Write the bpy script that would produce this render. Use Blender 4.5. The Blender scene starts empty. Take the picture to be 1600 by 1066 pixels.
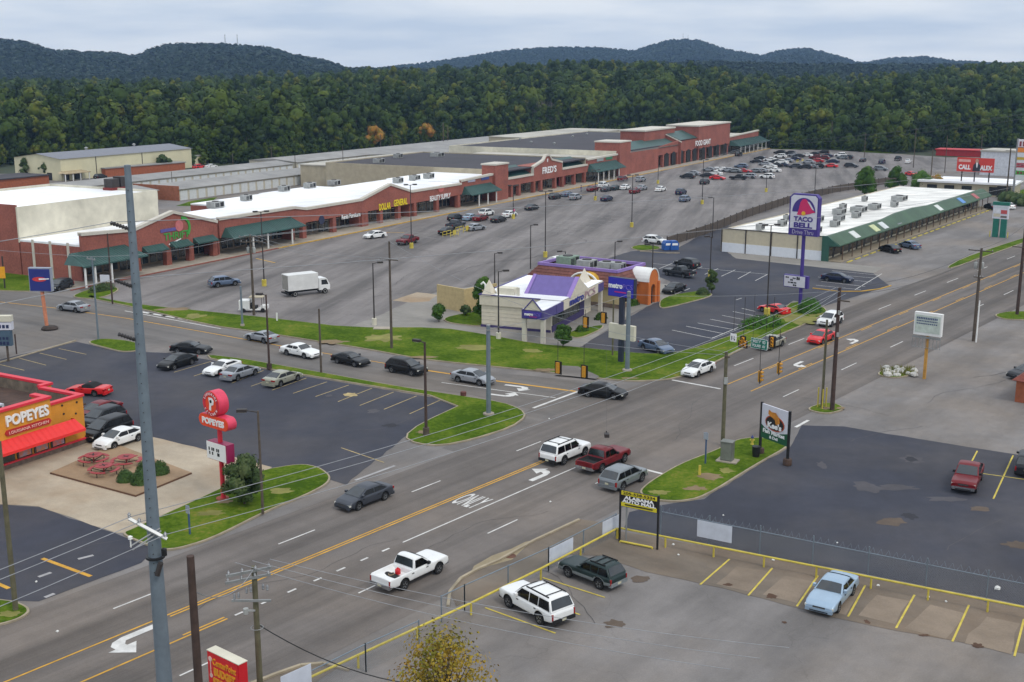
import bpy, math, random
from mathutils import Vector, Matrix
R = math.radians
random.seed(11)
S = bpy.context.scene
COL = S.collection

# ------------------------------------------------------------------ camera, sky, sun, exposure
F, CH = 1850.0, 33.0                       # focal length in photo pixels, camera height in metres
PITCH = math.atan(423 / F)
PC, PS = math.cos(PITCH), math.sin(PITCH)
cam_d = bpy.data.cameras.new('camera')
cam_d.sensor_fit = 'HORIZONTAL'; cam_d.sensor_width = 36; cam_d.lens = F / 1600 * 36
cam_d.clip_start = 0.5; cam_d.clip_end = 30000
cam = bpy.data.objects.new('camera', cam_d); COL.objects.link(cam)
cam.location = (0, 0, CH); cam.rotation_euler = (math.pi / 2 - PITCH, 0, 0)
S.camera = cam

HAZE = 0.000105
SUN_EL, SUN_AZ = R(52), R(140)              # azimuth clockwise from +Y
W = bpy.data.worlds.new('World'); S.world = W; W.use_nodes = True
nt = W.node_tree; N = nt.nodes; LK = nt.links
for n in list(N): N.remove(n)
def wn(t, **k):
    n = N.new(t)
    for a, b in k.items(): setattr(n, a, b)
    return n
tc = wn('ShaderNodeTexCoord')
sky = wn('ShaderNodeTexSky', sky_type='NISHITA', sun_disc=False, sun_elevation=SUN_EL, sun_rotation=SUN_AZ)
mp = wn('ShaderNodeMapping'); mp.inputs['Scale'].default_value = (1.0, 1.0, 7.0); mp.inputs['Location'].default_value = (3.1, 0.7, 0)
LK.new(tc.outputs['Generated'], mp.inputs['Vector'])
nz = wn('ShaderNodeTexNoise'); nz.inputs['Scale'].default_value = 5.5; nz.inputs['Detail'].default_value = 6; nz.inputs['Roughness'].default_value = .5
LK.new(mp.outputs[0], nz.inputs['Vector'])
cr = wn('ShaderNodeValToRGB')
cr.color_ramp.elements[0].position = .36; cr.color_ramp.elements[0].color = (.60, .68, .79, 1)
cr.color_ramp.elements[1].position = .62; cr.color_ramp.elements[1].color = (.86, .89, .92, 1)
LK.new(nz.outputs['Fac'], cr.inputs[0])
# an overcast sky is brighter overhead than at the horizon (CIE overcast sky)
sp = wn('ShaderNodeSeparateXYZ'); LK.new(tc.outputs['Generated'], sp.inputs[0])
mr = wn('ShaderNodeMapRange'); LK.new(sp.outputs['Z'], mr.inputs['Value'])
mr.inputs['From Min'].default_value = 0.06; mr.inputs['From Max'].default_value = 0.9
mr.inputs['To Min'].default_value = 11.2; mr.inputs['To Max'].default_value = 16.0
vm = wn('ShaderNodeVectorMath', operation='SCALE')
LK.new(cr.outputs[0], vm.inputs[0]); LK.new(mr.outputs[0], vm.inputs['Scale'])
mx = wn('ShaderNodeMix', data_type='RGBA'); mx.inputs['Factor'].default_value = .93
LK.new(sky.outputs[0], mx.inputs['A']); LK.new(vm.outputs[0], mx.inputs['B'])
bg = wn('ShaderNodeBackground'); bg.inputs['Strength'].default_value = .1
LK.new(mx.outputs['Result'], bg.inputs['Color'])
wo = wn('ShaderNodeOutputWorld'); LK.new(bg.outputs[0], wo.inputs['Surface'])

sun_d = bpy.data.lights.new('sun', 'SUN'); sun_d.energy = 1.25; sun_d.angle = R(16); sun_d.color = (1, .93, .82)
sun = bpy.data.objects.new('sun', sun_d); COL.objects.link(sun)
sun.rotation_euler = (math.pi / 2 - SUN_EL, 0, math.pi - SUN_AZ)
sun.location = (60, -60, 120)
S.view_settings.view_transform = 'Standard'; S.view_settings.look = 'None'
S.view_settings.exposure = 0.0; S.view_settings.gamma = 1.0
try: S.view_settings.use_curve_mapping = False
except Exception: pass

# ------------------------------------------------------------------ where a pixel of the photo stands in the place
def G(px, py, z=0.0):
    u = (px - 800) / F; v = (533 - py) / F
    d = (u, PC + v * PS, -PS + v * PC); t = (z - CH) / d[2]
    return Vector((d[0] * t, d[1] * t, z))
def AT(px, py, Y):                          # the point on the pixel's ray at depth Y
    u = (px - 800) / F; v = (533 - py) / F
    d = Vector((u, PC + v * PS, -PS + v * PC))
    return Vector((0, 0, CH)) + d * (Y / d.y)
def ZT(Y, top):                             # height that reaches image row top at depth Y
    k = (533 - top) / F
    return CH + Y * (k * PC - PS) / (PC + k * PS)
def SC(Y, z=0): return F / (Y * PC + (CH - z) * PS)   # photo pixels per metre
ROAD = math.atan2(.779, .627)
RD = Vector((.627, .779, 0)); RN = Vector((.779, -.627, 0))
RZ = -R(38.8)                               # a sign facing the traffic: local X across the road, -Y to the camera side
def RP(s, n, z=0): return RD * s + RN * n + Vector((0, 0, z))

# ------------------------------------------------------------------ materials
def lin(c):
    return tuple(((x / 255) / 12.92 if x <= 10 else ((x / 255 + .055) / 1.055) ** 2.4) for x in c)
MATS = {}
def mat(name, col, rough=.7, metal=0, var=.12, scale=1.5, coat=0, bump=0, spec=.5, space='Object', streak=None, col2=None, blot=0):
    """A procedural Principled material: noise mottles the colour, a second slower noise blotches it."""
    if name in MATS: return MATS[name]
    m = bpy.data.materials.new(name); m.use_nodes = True; t = m.node_tree; b = t.nodes['Principled BSDF']
    c = lin(col); c2 = lin(col2) if col2 else tuple(x * (1 - var * 1.6) for x in c)
    c1 = c if col2 else tuple(min(1, x * (1 + var * .6)) for x in c)
    if space == 'Object':
        o = t.nodes.new('ShaderNodeTexCoord').outputs['Object']
    else:
        o = t.nodes.new('ShaderNodeNewGeometry').outputs['Position']
    if streak:
        mp = t.nodes.new('ShaderNodeMapping'); mp.vector_type = 'POINT'
        vr = t.nodes.new('ShaderNodeVectorRotate'); vr.rotation_type = 'Z_AXIS'; vr.inputs['Angle'].default_value = -streak[0]
        t.links.new(o, vr.inputs['Vector']); mp.inputs['Scale'].default_value = streak[1]
        t.links.new(vr.outputs[0], mp.inputs[0]); o2 = mp.outputs[0]
    else: o2 = o
    n = t.nodes.new('ShaderNodeTexNoise'); n.inputs['Scale'].default_value = scale; n.inputs['Detail'].default_value = 6; n.inputs['Roughness'].default_value = .6
    t.links.new(o2, n.inputs['Vector'])
    r = t.nodes.new('ShaderNodeValToRGB'); r.color_ramp.elements[0].position = .32; r.color_ramp.elements[1].position = .68
    r.color_ramp.elements[0].color = (*c2, 1); r.color_ramp.elements[1].color = (*c1, 1)
    t.links.new(n.outputs['Fac'], r.inputs[0]); out = r.outputs[0]
    if blot:
        n2 = t.nodes.new('ShaderNodeTexNoise'); n2.inputs['Scale'].default_value = blot; n2.inputs['Detail'].default_value = 5; n2.inputs['Roughness'].default_value = .62
        t.links.new(o, n2.inputs['Vector'])
        m2 = t.nodes.new('ShaderNodeMapRange'); m2.inputs['From Min'].default_value = .3; m2.inputs['From Max'].default_value = .7
        m2.inputs['To Min'].default_value = .78; m2.inputs['To Max'].default_value = 1.18
        t.links.new(n2.outputs['Fac'], m2.inputs[0])
        sc = t.nodes.new('ShaderNodeVectorMath'); sc.operation = 'SCALE'
        t.links.new(out, sc.inputs[0]); t.links.new(m2.outputs[0], sc.inputs['Scale']); out = sc.outputs[0]
    t.links.new(out, b.inputs['Base Color'])
    b.inputs['Roughness'].default_value = rough; b.inputs['Metallic'].default_value = metal
    b.inputs['Coat Weight'].default_value = coat; b.inputs['Coat Roughness'].default_value = .06
    b.inputs['Specular IOR Level'].default_value = spec
    if bump:
        bp = t.nodes.new('ShaderNodeBump'); bp.inputs['Strength'].default_value = bump; bp.inputs['Distance'].default_value = .05
        t.links.new(n.outputs['Fac'], bp.inputs['Height']); t.links.new(bp.outputs[0], b.inputs['Normal'])
    MATS[name] = m; return m

def asphalt(name, col, streak_dir, crack=0.0, sr=(.32, .68), dark=(.7, 1.16), grain=9, oil=0.0, along=.012, across=.33, tint=None, tintf=0.0):
    """Worn asphalt: grain, long tyre streaks, blotches, sealed cracks."""
    m = bpy.data.materials.new(name); m.use_nodes = True; t = m.node_tree; b = t.nodes['Principled BSDF']; K = t.nodes.new; L = t.links.new
    g = K('ShaderNodeNewGeometry').outputs['Position']
    vr = K('ShaderNodeVectorRotate'); vr.rotation_type = 'Z_AXIS'; vr.inputs['Angle'].default_value = -streak_dir; L(g, vr.inputs['Vector'])
    mp = K('ShaderNodeMapping'); mp.inputs['Scale'].default_value = (along, across, 1); L(vr.outputs[0], mp.inputs[0])
    def noise(v, s, d=5, ro=.6):
        n = K('ShaderNodeTexNoise'); n.inputs['Scale'].default_value = s; n.inputs['Detail'].default_value = d; n.inputs['Roughness'].default_value = ro
        L(v, n.inputs['Vector']); return n.outputs['Fac']
    def rng(v, a, b2, c, d):
        q = K('ShaderNodeMapRange'); q.inputs['From Min'].default_value = a; q.inputs['From Max'].default_value = b2
        q.inputs['To Min'].default_value = c; q.inputs['To Max'].default_value = d; L(v, q.inputs[0]); return q.outputs[0]
    def mul(a, b2):
        q = K('ShaderNodeMath'); q.operation = 'MULTIPLY'; L(a, q.inputs[0]); L(b2, q.inputs[1]); return q.outputs[0]
    v = mul(rng(noise(mp.outputs[0], 1.0, 6, .62), sr[0], sr[1], dark[0], dark[1]), rng(noise(g, .09, 6, .65), .3, .7, .84, 1.12))
    v = mul(v, rng(noise(g, grain, 3, .7), .25, .75, .88, 1.12))
    v = mul(v, rng(noise(g, .9, 4, .6), .3, .7, .93, 1.06))
    if crack:
        dn = K('ShaderNodeTexNoise'); dn.inputs['Scale'].default_value = .25; dn.inputs['Detail'].default_value = 4; L(g, dn.inputs['Vector'])
        ad = K('ShaderNodeVectorMath'); ad.operation = 'MULTIPLY_ADD'; L(dn.outputs['Color'], ad.inputs[0]); ad.inputs[1].default_value = (7, 7, 0); L(g, ad.inputs[2])
        vo = K('ShaderNodeTexVoronoi'); vo.feature = 'DISTANCE_TO_EDGE'; vo.inputs['Scale'].default_value = .1; L(ad.outputs[0], vo.inputs['Vector'])
        v = mul(v, rng(vo.outputs['Distance'], .001, .006, 1 - crack, 1))
    sc = K('ShaderNodeVectorMath'); sc.operation = 'SCALE'; L(v, sc.inputs['Scale'])
    if tint:
        mxx = K('ShaderNodeMix'); mxx.data_type = 'RGBA'; mxx.inputs['A'].default_value = (*lin(col), 1); mxx.inputs['B'].default_value = (*lin(tint), 1)
        L(rng(noise(g, .055, 5, .6), .45, .62, 0, tintf), mxx.inputs['Factor']); L(mxx.outputs['Result'], sc.inputs[0])
    else: sc.inputs[0].default_value = lin(col)
    L(sc.outputs[0], b.inputs['Base Color']); b.inputs['Roughness'].default_value = .88; b.inputs['Specular IOR Level'].default_value = .3
    MATS[name] = m; return m

# ------------------------------------------------------------------ mesh building
class MB:
    def __init__(s): s.v = []; s.f = []; s.m = []; s.n = []
    def add(s, verts, faces, m=0):
        o = len(s.v); s.v += [tuple(v) for v in verts]; s.f += [tuple(i + o for i in f) for f in faces]; s.m += [m] * len(faces); return s
    def merge(s, b, off=(0, 0, 0)):
        o = len(s.v); s.v += [(x + off[0], y + off[1], z + off[2]) for x, y, z in b.v]; s.f += [tuple(i + o for i in f) for f in b.f]; s.m += b.m; return s
    def box(s, x0, x1, y0, y1, z0, z1, m=0, rz=0, c=None):
        P = [(x, y, z) for z in (z0, z1) for x, y in ((x0, y0), (x1, y0), (x1, y1), (x0, y1))]
        if rz:
            cx, cy = c if c else ((x0 + x1) / 2, (y0 + y1) / 2); a, b = math.cos(rz), math.sin(rz)
            P = [(cx + (x - cx) * a - (y - cy) * b, cy + (x - cx) * b + (y - cy) * a, z) for x, y, z in P]
        return s.add(P, [(3, 2, 1, 0), (4, 5, 6, 7), (0, 1, 5, 4), (1, 2, 6, 5), (2, 3, 7, 6), (3, 0, 4, 7)], m)
    def prism(s, poly, z0, z1, m=0, mt=None):        # polygon in XY, vertical extrusion
        n = len(poly); a = sum(poly[i][0] * poly[(i + 1) % n][1] - poly[(i + 1) % n][0] * poly[i][1] for i in range(n))
        if a < 0: poly = poly[::-1]
        P = [(p[0], p[1], z0) for p in poly] + [(p[0], p[1], z1) for p in poly]
        s.add(P, [tuple(range(n))[::-1]] + [(i, (i + 1) % n, (i + 1) % n + n, i + n) for i in range(n)], m)
        return s.add(P[n:], [tuple(range(n))], m if mt is None else mt)
    def wallxz(s, poly, y0, y1, m=0):                # polygon in XZ, extruded along Y
        n = len(poly); a = sum(poly[i][0] * poly[(i + 1) % n][1] - poly[(i + 1) % n][0] * poly[i][1] for i in range(n))
        if a < 0: poly = poly[::-1]
        P = [(p[0], y0, p[1]) for p in poly] + [(p[0], y1, p[1]) for p in poly]
        return s.add(P, [tuple(range(n)), tuple(range(n, 2 * n))[::-1]] + [((i + 1) % n, i, i + n, (i + 1) % n + n) for i in range(n)], m)
    def wallyz(s, poly, x0, x1, m=0):
        b = MB().wallxz(poly, -x1, -x0, m)
        return s.add([(-y, x, z) for x, y, z in b.v], b.f, m)
    def tube(s, pts, r, n=8, m=0, r2=None, caps=True):
        pts = [Vector(p) for p in pts]; K = len(pts); o = []
        for i, p in enumerate(pts):
            d = (pts[min(i + 1, K - 1)] - pts[max(i - 1, 0)]).normalized()
            u = d.cross(Vector((0, 0, 1)));  u = Vector((1, 0, 0)) if u.length < 1e-3 else u.normalized()
            w = d.cross(u); rr = r if r2 is None else r + (r2 - r) * i / (K - 1)
            o += [p + (u * math.cos(2 * math.pi * k / n) + w * math.sin(2 * math.pi * k / n)) * rr for k in range(n)]
        f = [(i * n + k, i * n + (k + 1) % n, (i + 1) * n + (k + 1) % n, (i + 1) * n + k) for i in range(K - 1) for k in range(n)]
        if caps: f += [tuple(range(n))[::-1], tuple(range((K - 1) * n, K * n))]
        return s.add(o, f, m)
    def lathe(s, prof, n=16, m=0, c=(0, 0, 0)):      # profile of (r, z)
        o = [(c[0] + r * math.cos(2 * math.pi * k / n), c[1] + r * math.sin(2 * math.pi * k / n), c[2] + z) for r, z in prof for k in range(n)]
        K = len(prof)
        f = [(i * n + k, i * n + (k + 1) % n, (i + 1) * n + (k + 1) % n, (i + 1) * n + k) for i in range(K - 1) for k in range(n)]
        return s.add(o, f + [tuple(range(n))[::-1], tuple(range((K - 1) * n, K * n))], m)
    def mesh(s, name, mats, smooth=None):
        me = bpy.data.meshes.new(name); me.from_pydata(s.v, [], s.f)
        if s.n and len(s.n) == len(s.v): me.shade_smooth(); me.normals_split_custom_set_from_vertices(s.n)
        for q in (mats if isinstance(mats, (list, tuple)) else [mats]): me.materials.append(q)
        me.polygons.foreach_set('material_index', s.m)
        if smooth is not None:
            me.shade_smooth(); me.set_sharp_from_angle(angle=R(smooth))
        me.update(); return me
    def build(s, name, mats, parent=None, smooth=None, **k): return link(name, s.mesh(name, mats, smooth), parent, **k)

def link(name, me, parent=None, loc=None, rz=None):
    o = bpy.data.objects.new(name, me); COL.objects.link(o)
    if parent: o.parent = parent
    if loc is not None: o.location = loc
    if rz is not None: o.rotation_euler = (0, 0, rz)
    return o
def tag(o, label, cat, group=None):
    o['label'] = label; o['category'] = cat
    if group: o['group'] = group
    return o
def thing(name, label, cat, loc=(0, 0, 0), rz=0, group=None):
    return tag(link(name, None, None, loc, rz), label, cat, group)
def structure(o, kind='structure'): o['kind'] = kind; return o
def copy_thing(o, loc=None, rz=None, label=None):
    c = o.copy(); COL.objects.link(c)
    for ch in o.children:
        d = ch.copy(); COL.objects.link(d); d.parent = c
        for g in ch.children:
            e = g.copy(); COL.objects.link(e); e.parent = d
    if loc is not None: c.location = loc
    if rz is not None: c.rotation_euler = (0, 0, rz)
    if label: c['label'] = label
    return c

_fc = {}
def lettering(text, w, h, m, parent, loc, rz=0, name='lettering', depth=.04, tilt=0, bold=0.0, shear=0.0, yaw=None):
    """Raised letters fitted into w x h, standing in local XZ and facing -Y; loc is the middle of the text."""
    c = bpy.data.curves.new(name, 'FONT'); c.body = text; c.align_x = 'CENTER'; c.extrude = 0.02; c.offset = bold; c.resolution_u = 3; c.shear = shear
    o = bpy.data.objects.new('t', c); COL.objects.link(o)
    me = bpy.data.meshes.new_from_object(o); bpy.data.objects.remove(o); bpy.data.curves.remove(c)
    xs = [v.co.x for v in me.vertices]; ys = [v.co.y for v in me.vertices]
    x0, x1, y0, y1 = min(xs), max(xs), min(ys), max(ys)
    for v in me.vertices:
        x = (v.co.x - (x0 + x1) / 2) / (x1 - x0) * w; z = (v.co.y - (y0 + y1) / 2) / (y1 - y0) * h
        v.co = (x, -v.co.z / .02 * depth / 2, z)
    me.materials.clear(); me.materials.append(m); me.name = name
    ob = link(name, me, parent, loc); ob.rotation_euler = (tilt, 0, rz)
    return ob
def disc(r, y0, y1, n=28, c=(0, 0), a0=0, a1=360, rin=0, sx=1, sz=1):
    """points of a disc or arc in XZ"""
    P = [(c[0] + r * sx * math.cos(R(a0 + (a1 - a0) * i / n)), c[1] + r * sz * math.sin(R(a0 + (a1 - a0) * i / n))) for i in range(n + (a1 - a0 < 360))]
    if rin: P += [(c[0] + rin * sx * math.cos(R(a1 - (a1 - a0) * i / n)), c[1] + rin * sz * math.sin(R(a1 - (a1 - a0) * i / n))) for i in range(n + 1)]
    return P

brick = mat('brick', (150, 88, 75), .9, var=.16, scale=3, blot=.25)
brick_col = mat('brick_column', (142, 82, 69), .9, var=.16, scale=3, blot=.4)
trim_white = mat('trim_white', (196, 190, 178), .8, var=.06)
white_roof = mat('white_roof', (236, 237, 239), .7, var=.09, scale=1.2, streak=(math.atan2(.4656, -.885), (.05, .5, 1)), blot=.05)
cream_wall = mat('cream_wall', (205, 200, 182), .85, var=.06, scale=.4, blot=.1)
green_metal = mat('green_metal', (44, 78, 73), .5, var=.1, scale=.8, blot=.2)
concrete = mat('concrete', (160, 150, 136), .9, var=.12, scale=.8, blot=.15, space='P')
kerb_m = mat('kerb_concrete', (158, 146, 124), .9, var=.2, scale=.7, space='P')
kerb_yellow = mat('kerb_yellow', (190, 150, 60), .8, var=.18, scale=.6, space='P')
glass_dark = mat('glass_dark', (30, 36, 40), .1, var=.3, scale=.5, spec=.8)
shop_dark = mat('shop_dark', (24, 24, 26), .5, var=.3, scale=.4)
galv = mat('galvanised', (118, 130, 140), .5, metal=.3, var=.1, scale=1.5)
wood_pole = mat('wood_pole', (88, 78, 68), .9, var=.2, scale=2)
wood_brown = mat('wood_brown', (72, 56, 50), .9, var=.25, scale=2)
wood_green = mat('wood_green', (98, 94, 72), .9, var=.2, scale=2)
dark_metal = mat('dark_metal', (52, 46, 44), .6, var=.15)
black_metal = mat('black_metal', (24, 24, 26), .5, var=.15)
white_paint = mat('white_paint', (225, 225, 222), .6, var=.06)
yellow_paint = mat('yellow_paint', (196, 178, 70), .6, var=.15)
grey_metal = mat('grey_metal', (140, 142, 142), .5, metal=.2, var=.15)
unit_grey = mat('unit_grey', (158, 160, 158), .6, var=.2, scale=1)
tan_wall = mat('tan_wall', (172, 162, 140), .9, var=.1, scale=.6)
cap_white = mat('letter_white', (235, 235, 235), .5, var=.03)
cap_yellow = mat('letter_yellow', (232, 208, 30), .5, var=.04)
cap_green = mat('letter_green', (60, 150, 60), .5, var=.04)
# ------------------------------------------------------------------ the ground
PERP = ROAD + math.pi / 2
FAC = math.atan2(.885, .4656)               # direction of the long plaza front
road_m = asphalt('road_asphalt', (104, 98, 94), ROAD, sr=(.37, .61), dark=(.6, 1.13), along=.007, across=.27, tint=(116, 106, 97), tintf=.5)
cross_m = asphalt('street_asphalt', (108, 104, 101), R(146), dark=(.72, 1.12), along=.012, across=.36, tint=(120, 110, 100), tintf=.5)
plaza_m = asphalt('plaza_asphalt', (117, 112, 110), FAC + .25, crack=.2, sr=(.38, .58), dark=(.6, 1.1), along=.016, across=.2, tint=(124, 119, 116), tintf=.6)
old_m = asphalt('old_asphalt', (118, 114, 112), ROAD, crack=.12, sr=(.38, .6), dark=(.8, 1.1), along=.05, across=.2, tint=(122, 112, 102), tintf=.6)
seal_m = asphalt('sealed_asphalt', (56, 58, 68), ROAD + .5, dark=(.88, 1.1), along=.06, across=.16, tint=(74, 72, 75), tintf=.8)
dirt_m = asphalt('dirty_asphalt', (112, 102, 91), PERP, dark=(.75, 1.15), along=.1, across=.3, tint=(120, 104, 88), tintf=.9)
stall_m = asphalt('stall_concrete', (132, 118, 103), PERP, dark=(.8, 1.12), along=.2, across=.3)
conc_m = asphalt('pad_concrete', (168, 155, 136), PERP, dark=(.86, 1.1), along=.1, across=.25, tint=(146, 124, 98), tintf=.9)
tan_c = asphalt('tan_concrete', (140, 128, 104), ROAD, dark=(.85, 1.1), along=.1, across=.3)
walk_m = asphalt('walk_concrete', (134, 130, 124), PERP, dark=(.85, 1.1), along=.08, across=.3)
patio_m = asphalt('patio_concrete', (148, 124, 98), PERP, dark=(.8, 1.14), along=.15, across=.3)
forest_floor = mat('forest_floor', (48, 58, 30), .95, var=.3, scale=.02, space='P')
wline = mat('line_white', (206, 204, 200), .8, var=.16, scale=1.2, space='P')
wfade = mat('line_faded', (160, 158, 158), .8, var=.16, scale=1.2, space='P')
yline = mat('line_yellow', (200, 150, 48), .8, var=.16, scale=1.2, space='P')
pline = mat('line_pale_yellow', (172, 152, 104), .8, var=.25, scale=1.6, space='P')
lotyel = mat('line_lot_yellow', (196, 176, 74), .8, var=.18, scale=1.6, space='P')

def grass_material():
    m = bpy.data.materials.new('grass'); m.use_nodes = True; t = m.node_tree; b = t.nodes['Principled BSDF']; K = t.nodes.new; L = t.links.new
    g = K('ShaderNodeNewGeometry').outputs['Position']
    def nz(s, d=5, ro=.65):
        n = K('ShaderNodeTexNoise'); n.inputs['Scale'].default_value = s; n.inputs['Detail'].default_value = d; n.inputs['Roughness'].default_value = ro; L(g, n.inputs['Vector']); return n.outputs['Fac']
    r = K('ShaderNodeValToRGB'); e = r.color_ramp.elements
    e[0].position = .36; e[0].color = (*lin((58, 82, 18)), 1); e[1].position = .76; e[1].color = (*lin((130, 118, 60)), 1)
    q = e.new(.56); q.color = (*lin((88, 108, 32)), 1)
    ad = K('ShaderNodeMath'); ad.operation = 'MULTIPLY_ADD'; L(nz(.16), ad.inputs[0]); ad.inputs[1].default_value = .85; 
    ad2 = K('ShaderNodeMath'); ad2.operation = 'MULTIPLY_ADD'; L(nz(2.2, 4, .75), ad2.inputs[0]); ad2.inputs[1].default_value = .62; ad2.inputs[2].default_value = -.25
    L(ad2.outputs[0], ad.inputs[2]); L(ad.outputs[0], r.inputs[0]); L(r.outputs[0], b.inputs['Base Color'])
    b.inputs['Roughness'].default_value = .9; b.inputs['Specular IOR Level'].default_value = .02
    bp = K('ShaderNodeBump'); bp.inputs['Strength'].default_value = .7; bp.inputs['Distance'].default_value = .08
    L(nz(7, 3, .8), bp.inputs['Height']); L(bp.outputs[0], b.inputs['Normal'])
    return m
grass_m = grass_material()

def sheet(name, px, z, m, world=None, rough=.1):
    P = [G(*q) for q in px] if world is None else [Vector(q) for q in world]
    if px and rough:                                         # poured edges are never ruled lines
        rg = random.Random(len(px) * 7 + int(px[0][0])); Q = []
        for i, p in enumerate(P):
            q = P[(i + 1) % len(P)]; L = (q - p).length; n = max(1, min(60, int(L / 1.3)))
            for k in range(n): Q.append(p + (q - p) * (k / n) + Vector((rg.uniform(-1, 1), rg.uniform(-1, 1), 0)) * rough)
        P = Q
    a = sum(P[i].x * P[(i + 1) % len(P)].y - P[(i + 1) % len(P)].x * P[i].y for i in range(len(P)))
    if a < 0: P = P[::-1]
    return structure(MB().add([(p.x, p.y, z) for p in P], [tuple(range(len(P)))]).build(name, m))
def inset(P, d):
    n = len(P); a = sum(P[i].x * P[(i + 1) % n].y - P[(i + 1) % n].x * P[i].y for i in range(n))
    if a < 0: P = P[::-1]
    o = []
    for i in range(n):
        e1 = (P[i] - P[i - 1]).normalized(); e2 = (P[(i + 1) % n] - P[i]).normalized()
        n1 = Vector((-e1.y, e1.x, 0)); n2 = Vector((-e2.y, e2.x, 0)); b = n1 + n2
        o.append(P[i] + b * (d / max(.45, (1 + n1.dot(n2)))))
    return o
def smooth_poly(P, k=2):
    for _ in range(k):
        o = []
        for i in range(len(P)):
            a, b = P[i], P[(i + 1) % len(P)]; o += [a * .78 + b * .22, a * .22 + b * .78]
        P = o
    return P
def island(name, px, grass=True, km=None, k=2, w=.16):
    P = smooth_poly([G(*q) for q in px], k)
    P = inset(P, 0)
    Q = inset(P, w)
    structure(MB().prism([(p.x, p.y) for p in P], .0, .13).build('kerb', km or kerb_m))
    structure(MB().prism([(p.x, p.y) for p in Q], .1, .16).build(name, grass_m if grass else patio_m))
def ribbon(name, px, w, z0, z1, m, closed=False):
    P = [G(*q) for q in px]
    b = MB()
    for i in range(len(P) - 1):
        d = (P[i + 1] - P[i]).normalized(); s = Vector((-d.y, d.x, 0)) * w / 2
        b.prism([((P[i] + s).x, (P[i] + s).y), ((P[i] - s).x, (P[i] - s).y), ((P[i + 1] - s).x, (P[i + 1] - s).y), ((P[i + 1] + s).x, (P[i + 1] + s).y)], z0, z1)
    return structure(b.build(name, m))

sheet('ground', None, -.06, forest_floor, [(-9000, -200, 0), (9000, -200, 0), (9000, 9000, 0), (-9000, 9000, 0)])
sheet('lot_asphalt', [(-900, 1300), (2500, 1300), (2300, 246), (1480, 246), (1400, 240.5), (1200, 232.5), (1150, 230), (860, 216), (700, 219), (600, 231), (420, 252), (290, 266), (-400, 280)], -.004, old_m)
sheet('parking_lot', [(110, 440), (135, 462), (345, 490), (545, 512), (690, 514), (905, 543), (1140, 395), (1143, 345), (1480, 262), (1480, 248), (1400, 242), (1300, 234.5), (1195, 233), (1100, 249), (840, 300), (620, 350), (415, 395), (200, 440)], 0, plaza_m)
sheet('cross_street', [(-300, 430), (0, 452), (70, 460), (135, 468), (205, 482), (330, 512), (440, 530), (560, 555), (650, 567), (800, 585), (930, 597), (1010, 612), (760, 720), (690, 700), (830, 640), (740, 618), (620, 602), (500, 581), (380, 560), (300, 552), (205, 533), (130, 529), (0, 560), (-300, 600)], .004, cross_m)
sheet('road', None, .008, road_m, [RP(-60, -66.7), RP(-60, -47.6), RP(1500, -47.6), RP(1500, -66.7)])
sheet('sealed_lot', [(-200, 600), (0, 562), (120, 534), (170, 546), (215, 550), (262, 552), (330, 563), (480, 589), (729, 630), (655, 664), (630, 685), (540, 758), (512, 748), (480, 730), (410, 735), (337, 707), (240, 683), (135, 692), (0, 737), (-200, 800)], .012, seal_m)
sheet('sealed_lot', [(-200, 770), (0, 788), (60, 793), (180, 833), (243, 858), (222, 880), (60, 940), (-200, 925)], .012, seal_m)
sheet('concrete_pad', [(-300, 830), (0, 737), (135, 692), (240, 683), (337, 707), (425, 730), (330, 775), (205, 832), (180, 833), (60, 792), (0, 788), (-300, 840)], .016, conc_m)
sheet('sealed_lot', [(905, 543), (1000, 553), (1055, 553), (1155, 520), (1240, 470), (1290, 478), (1390, 447), (1365, 427), (1150, 404), (1136, 393), (1139, 352), (1180, 326), (1170, 328), (1105, 362), (1062, 386), (985, 393), (950, 404), (1048, 440), (1040, 462), (1000, 486)], .012, seal_m)
sheet('concrete_walk', [(545, 511), (600, 490), (650, 466), (690, 455), (860, 430), (1050, 445), (1066, 456), (985, 490), (908, 542), (840, 538), (760, 523), (690, 513)], .016, walk_m)
sheet('concrete_walk', [(1136, 394), (1150, 404), (1365, 427), (1380, 418), (1300, 410), (1180, 394)], .016, walk_m)
sheet('sealed_lot', [(1030, 790), (1100, 780), (1180, 730), (1237, 698), (1252, 665), (1320, 667), (1410, 682), (1620, 716), (1900, 760), (1900, 1010), (1600, 946), (1200, 868), (975, 826), (985, 800)], .012, seal_m)
sheet('dirt_strip', [(955, 828), (1200, 870), (1600, 950), (1900, 1015), (1900, 1090), (1600, 1022), (1330, 972), (1130, 920), (1010, 893), (930, 868), (880, 866)], .013, dirt_m)
for k in range(6):                                           # a worn concrete slab in the middle of each stall
    a, b, c, d = [(1150, 885), (1200, 893), (1172, 925), (1120, 912)], [(1225, 900), (1272, 910), (1246, 943), (1190, 930)], [(1300, 915), (1345, 924), (1320, 962), (1262, 946)], 0
    q = [a, b, [(1372, 930), (1420, 940), (1398, 976), (1342, 962)], [(1452, 946), (1505, 958), (1480, 1000), (1415, 983)], [(1540, 964), (1592, 975), (1580, 1022), (1505, 1005)], c][k]
    sheet('stall_slab', q, .017, stall_m)
sheet('concrete_walk', [(612, 470), (652, 457), (684, 461), (670, 471), (640, 473)], .018, conc_m)
sheet('concrete_apron', [(735, 895), (742, 884), (770, 868), (822, 847), (834, 844), (820, 857), (800, 874), (765, 884)], .013, tan_c)
sheet('dirt_verge', [(720, 903), (745, 893), (810, 868), (830, 848), (905, 812), (965, 818), (955, 828), (860, 880), (760, 930), (712, 948), (704, 925)], .011, dirt_m)
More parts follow.
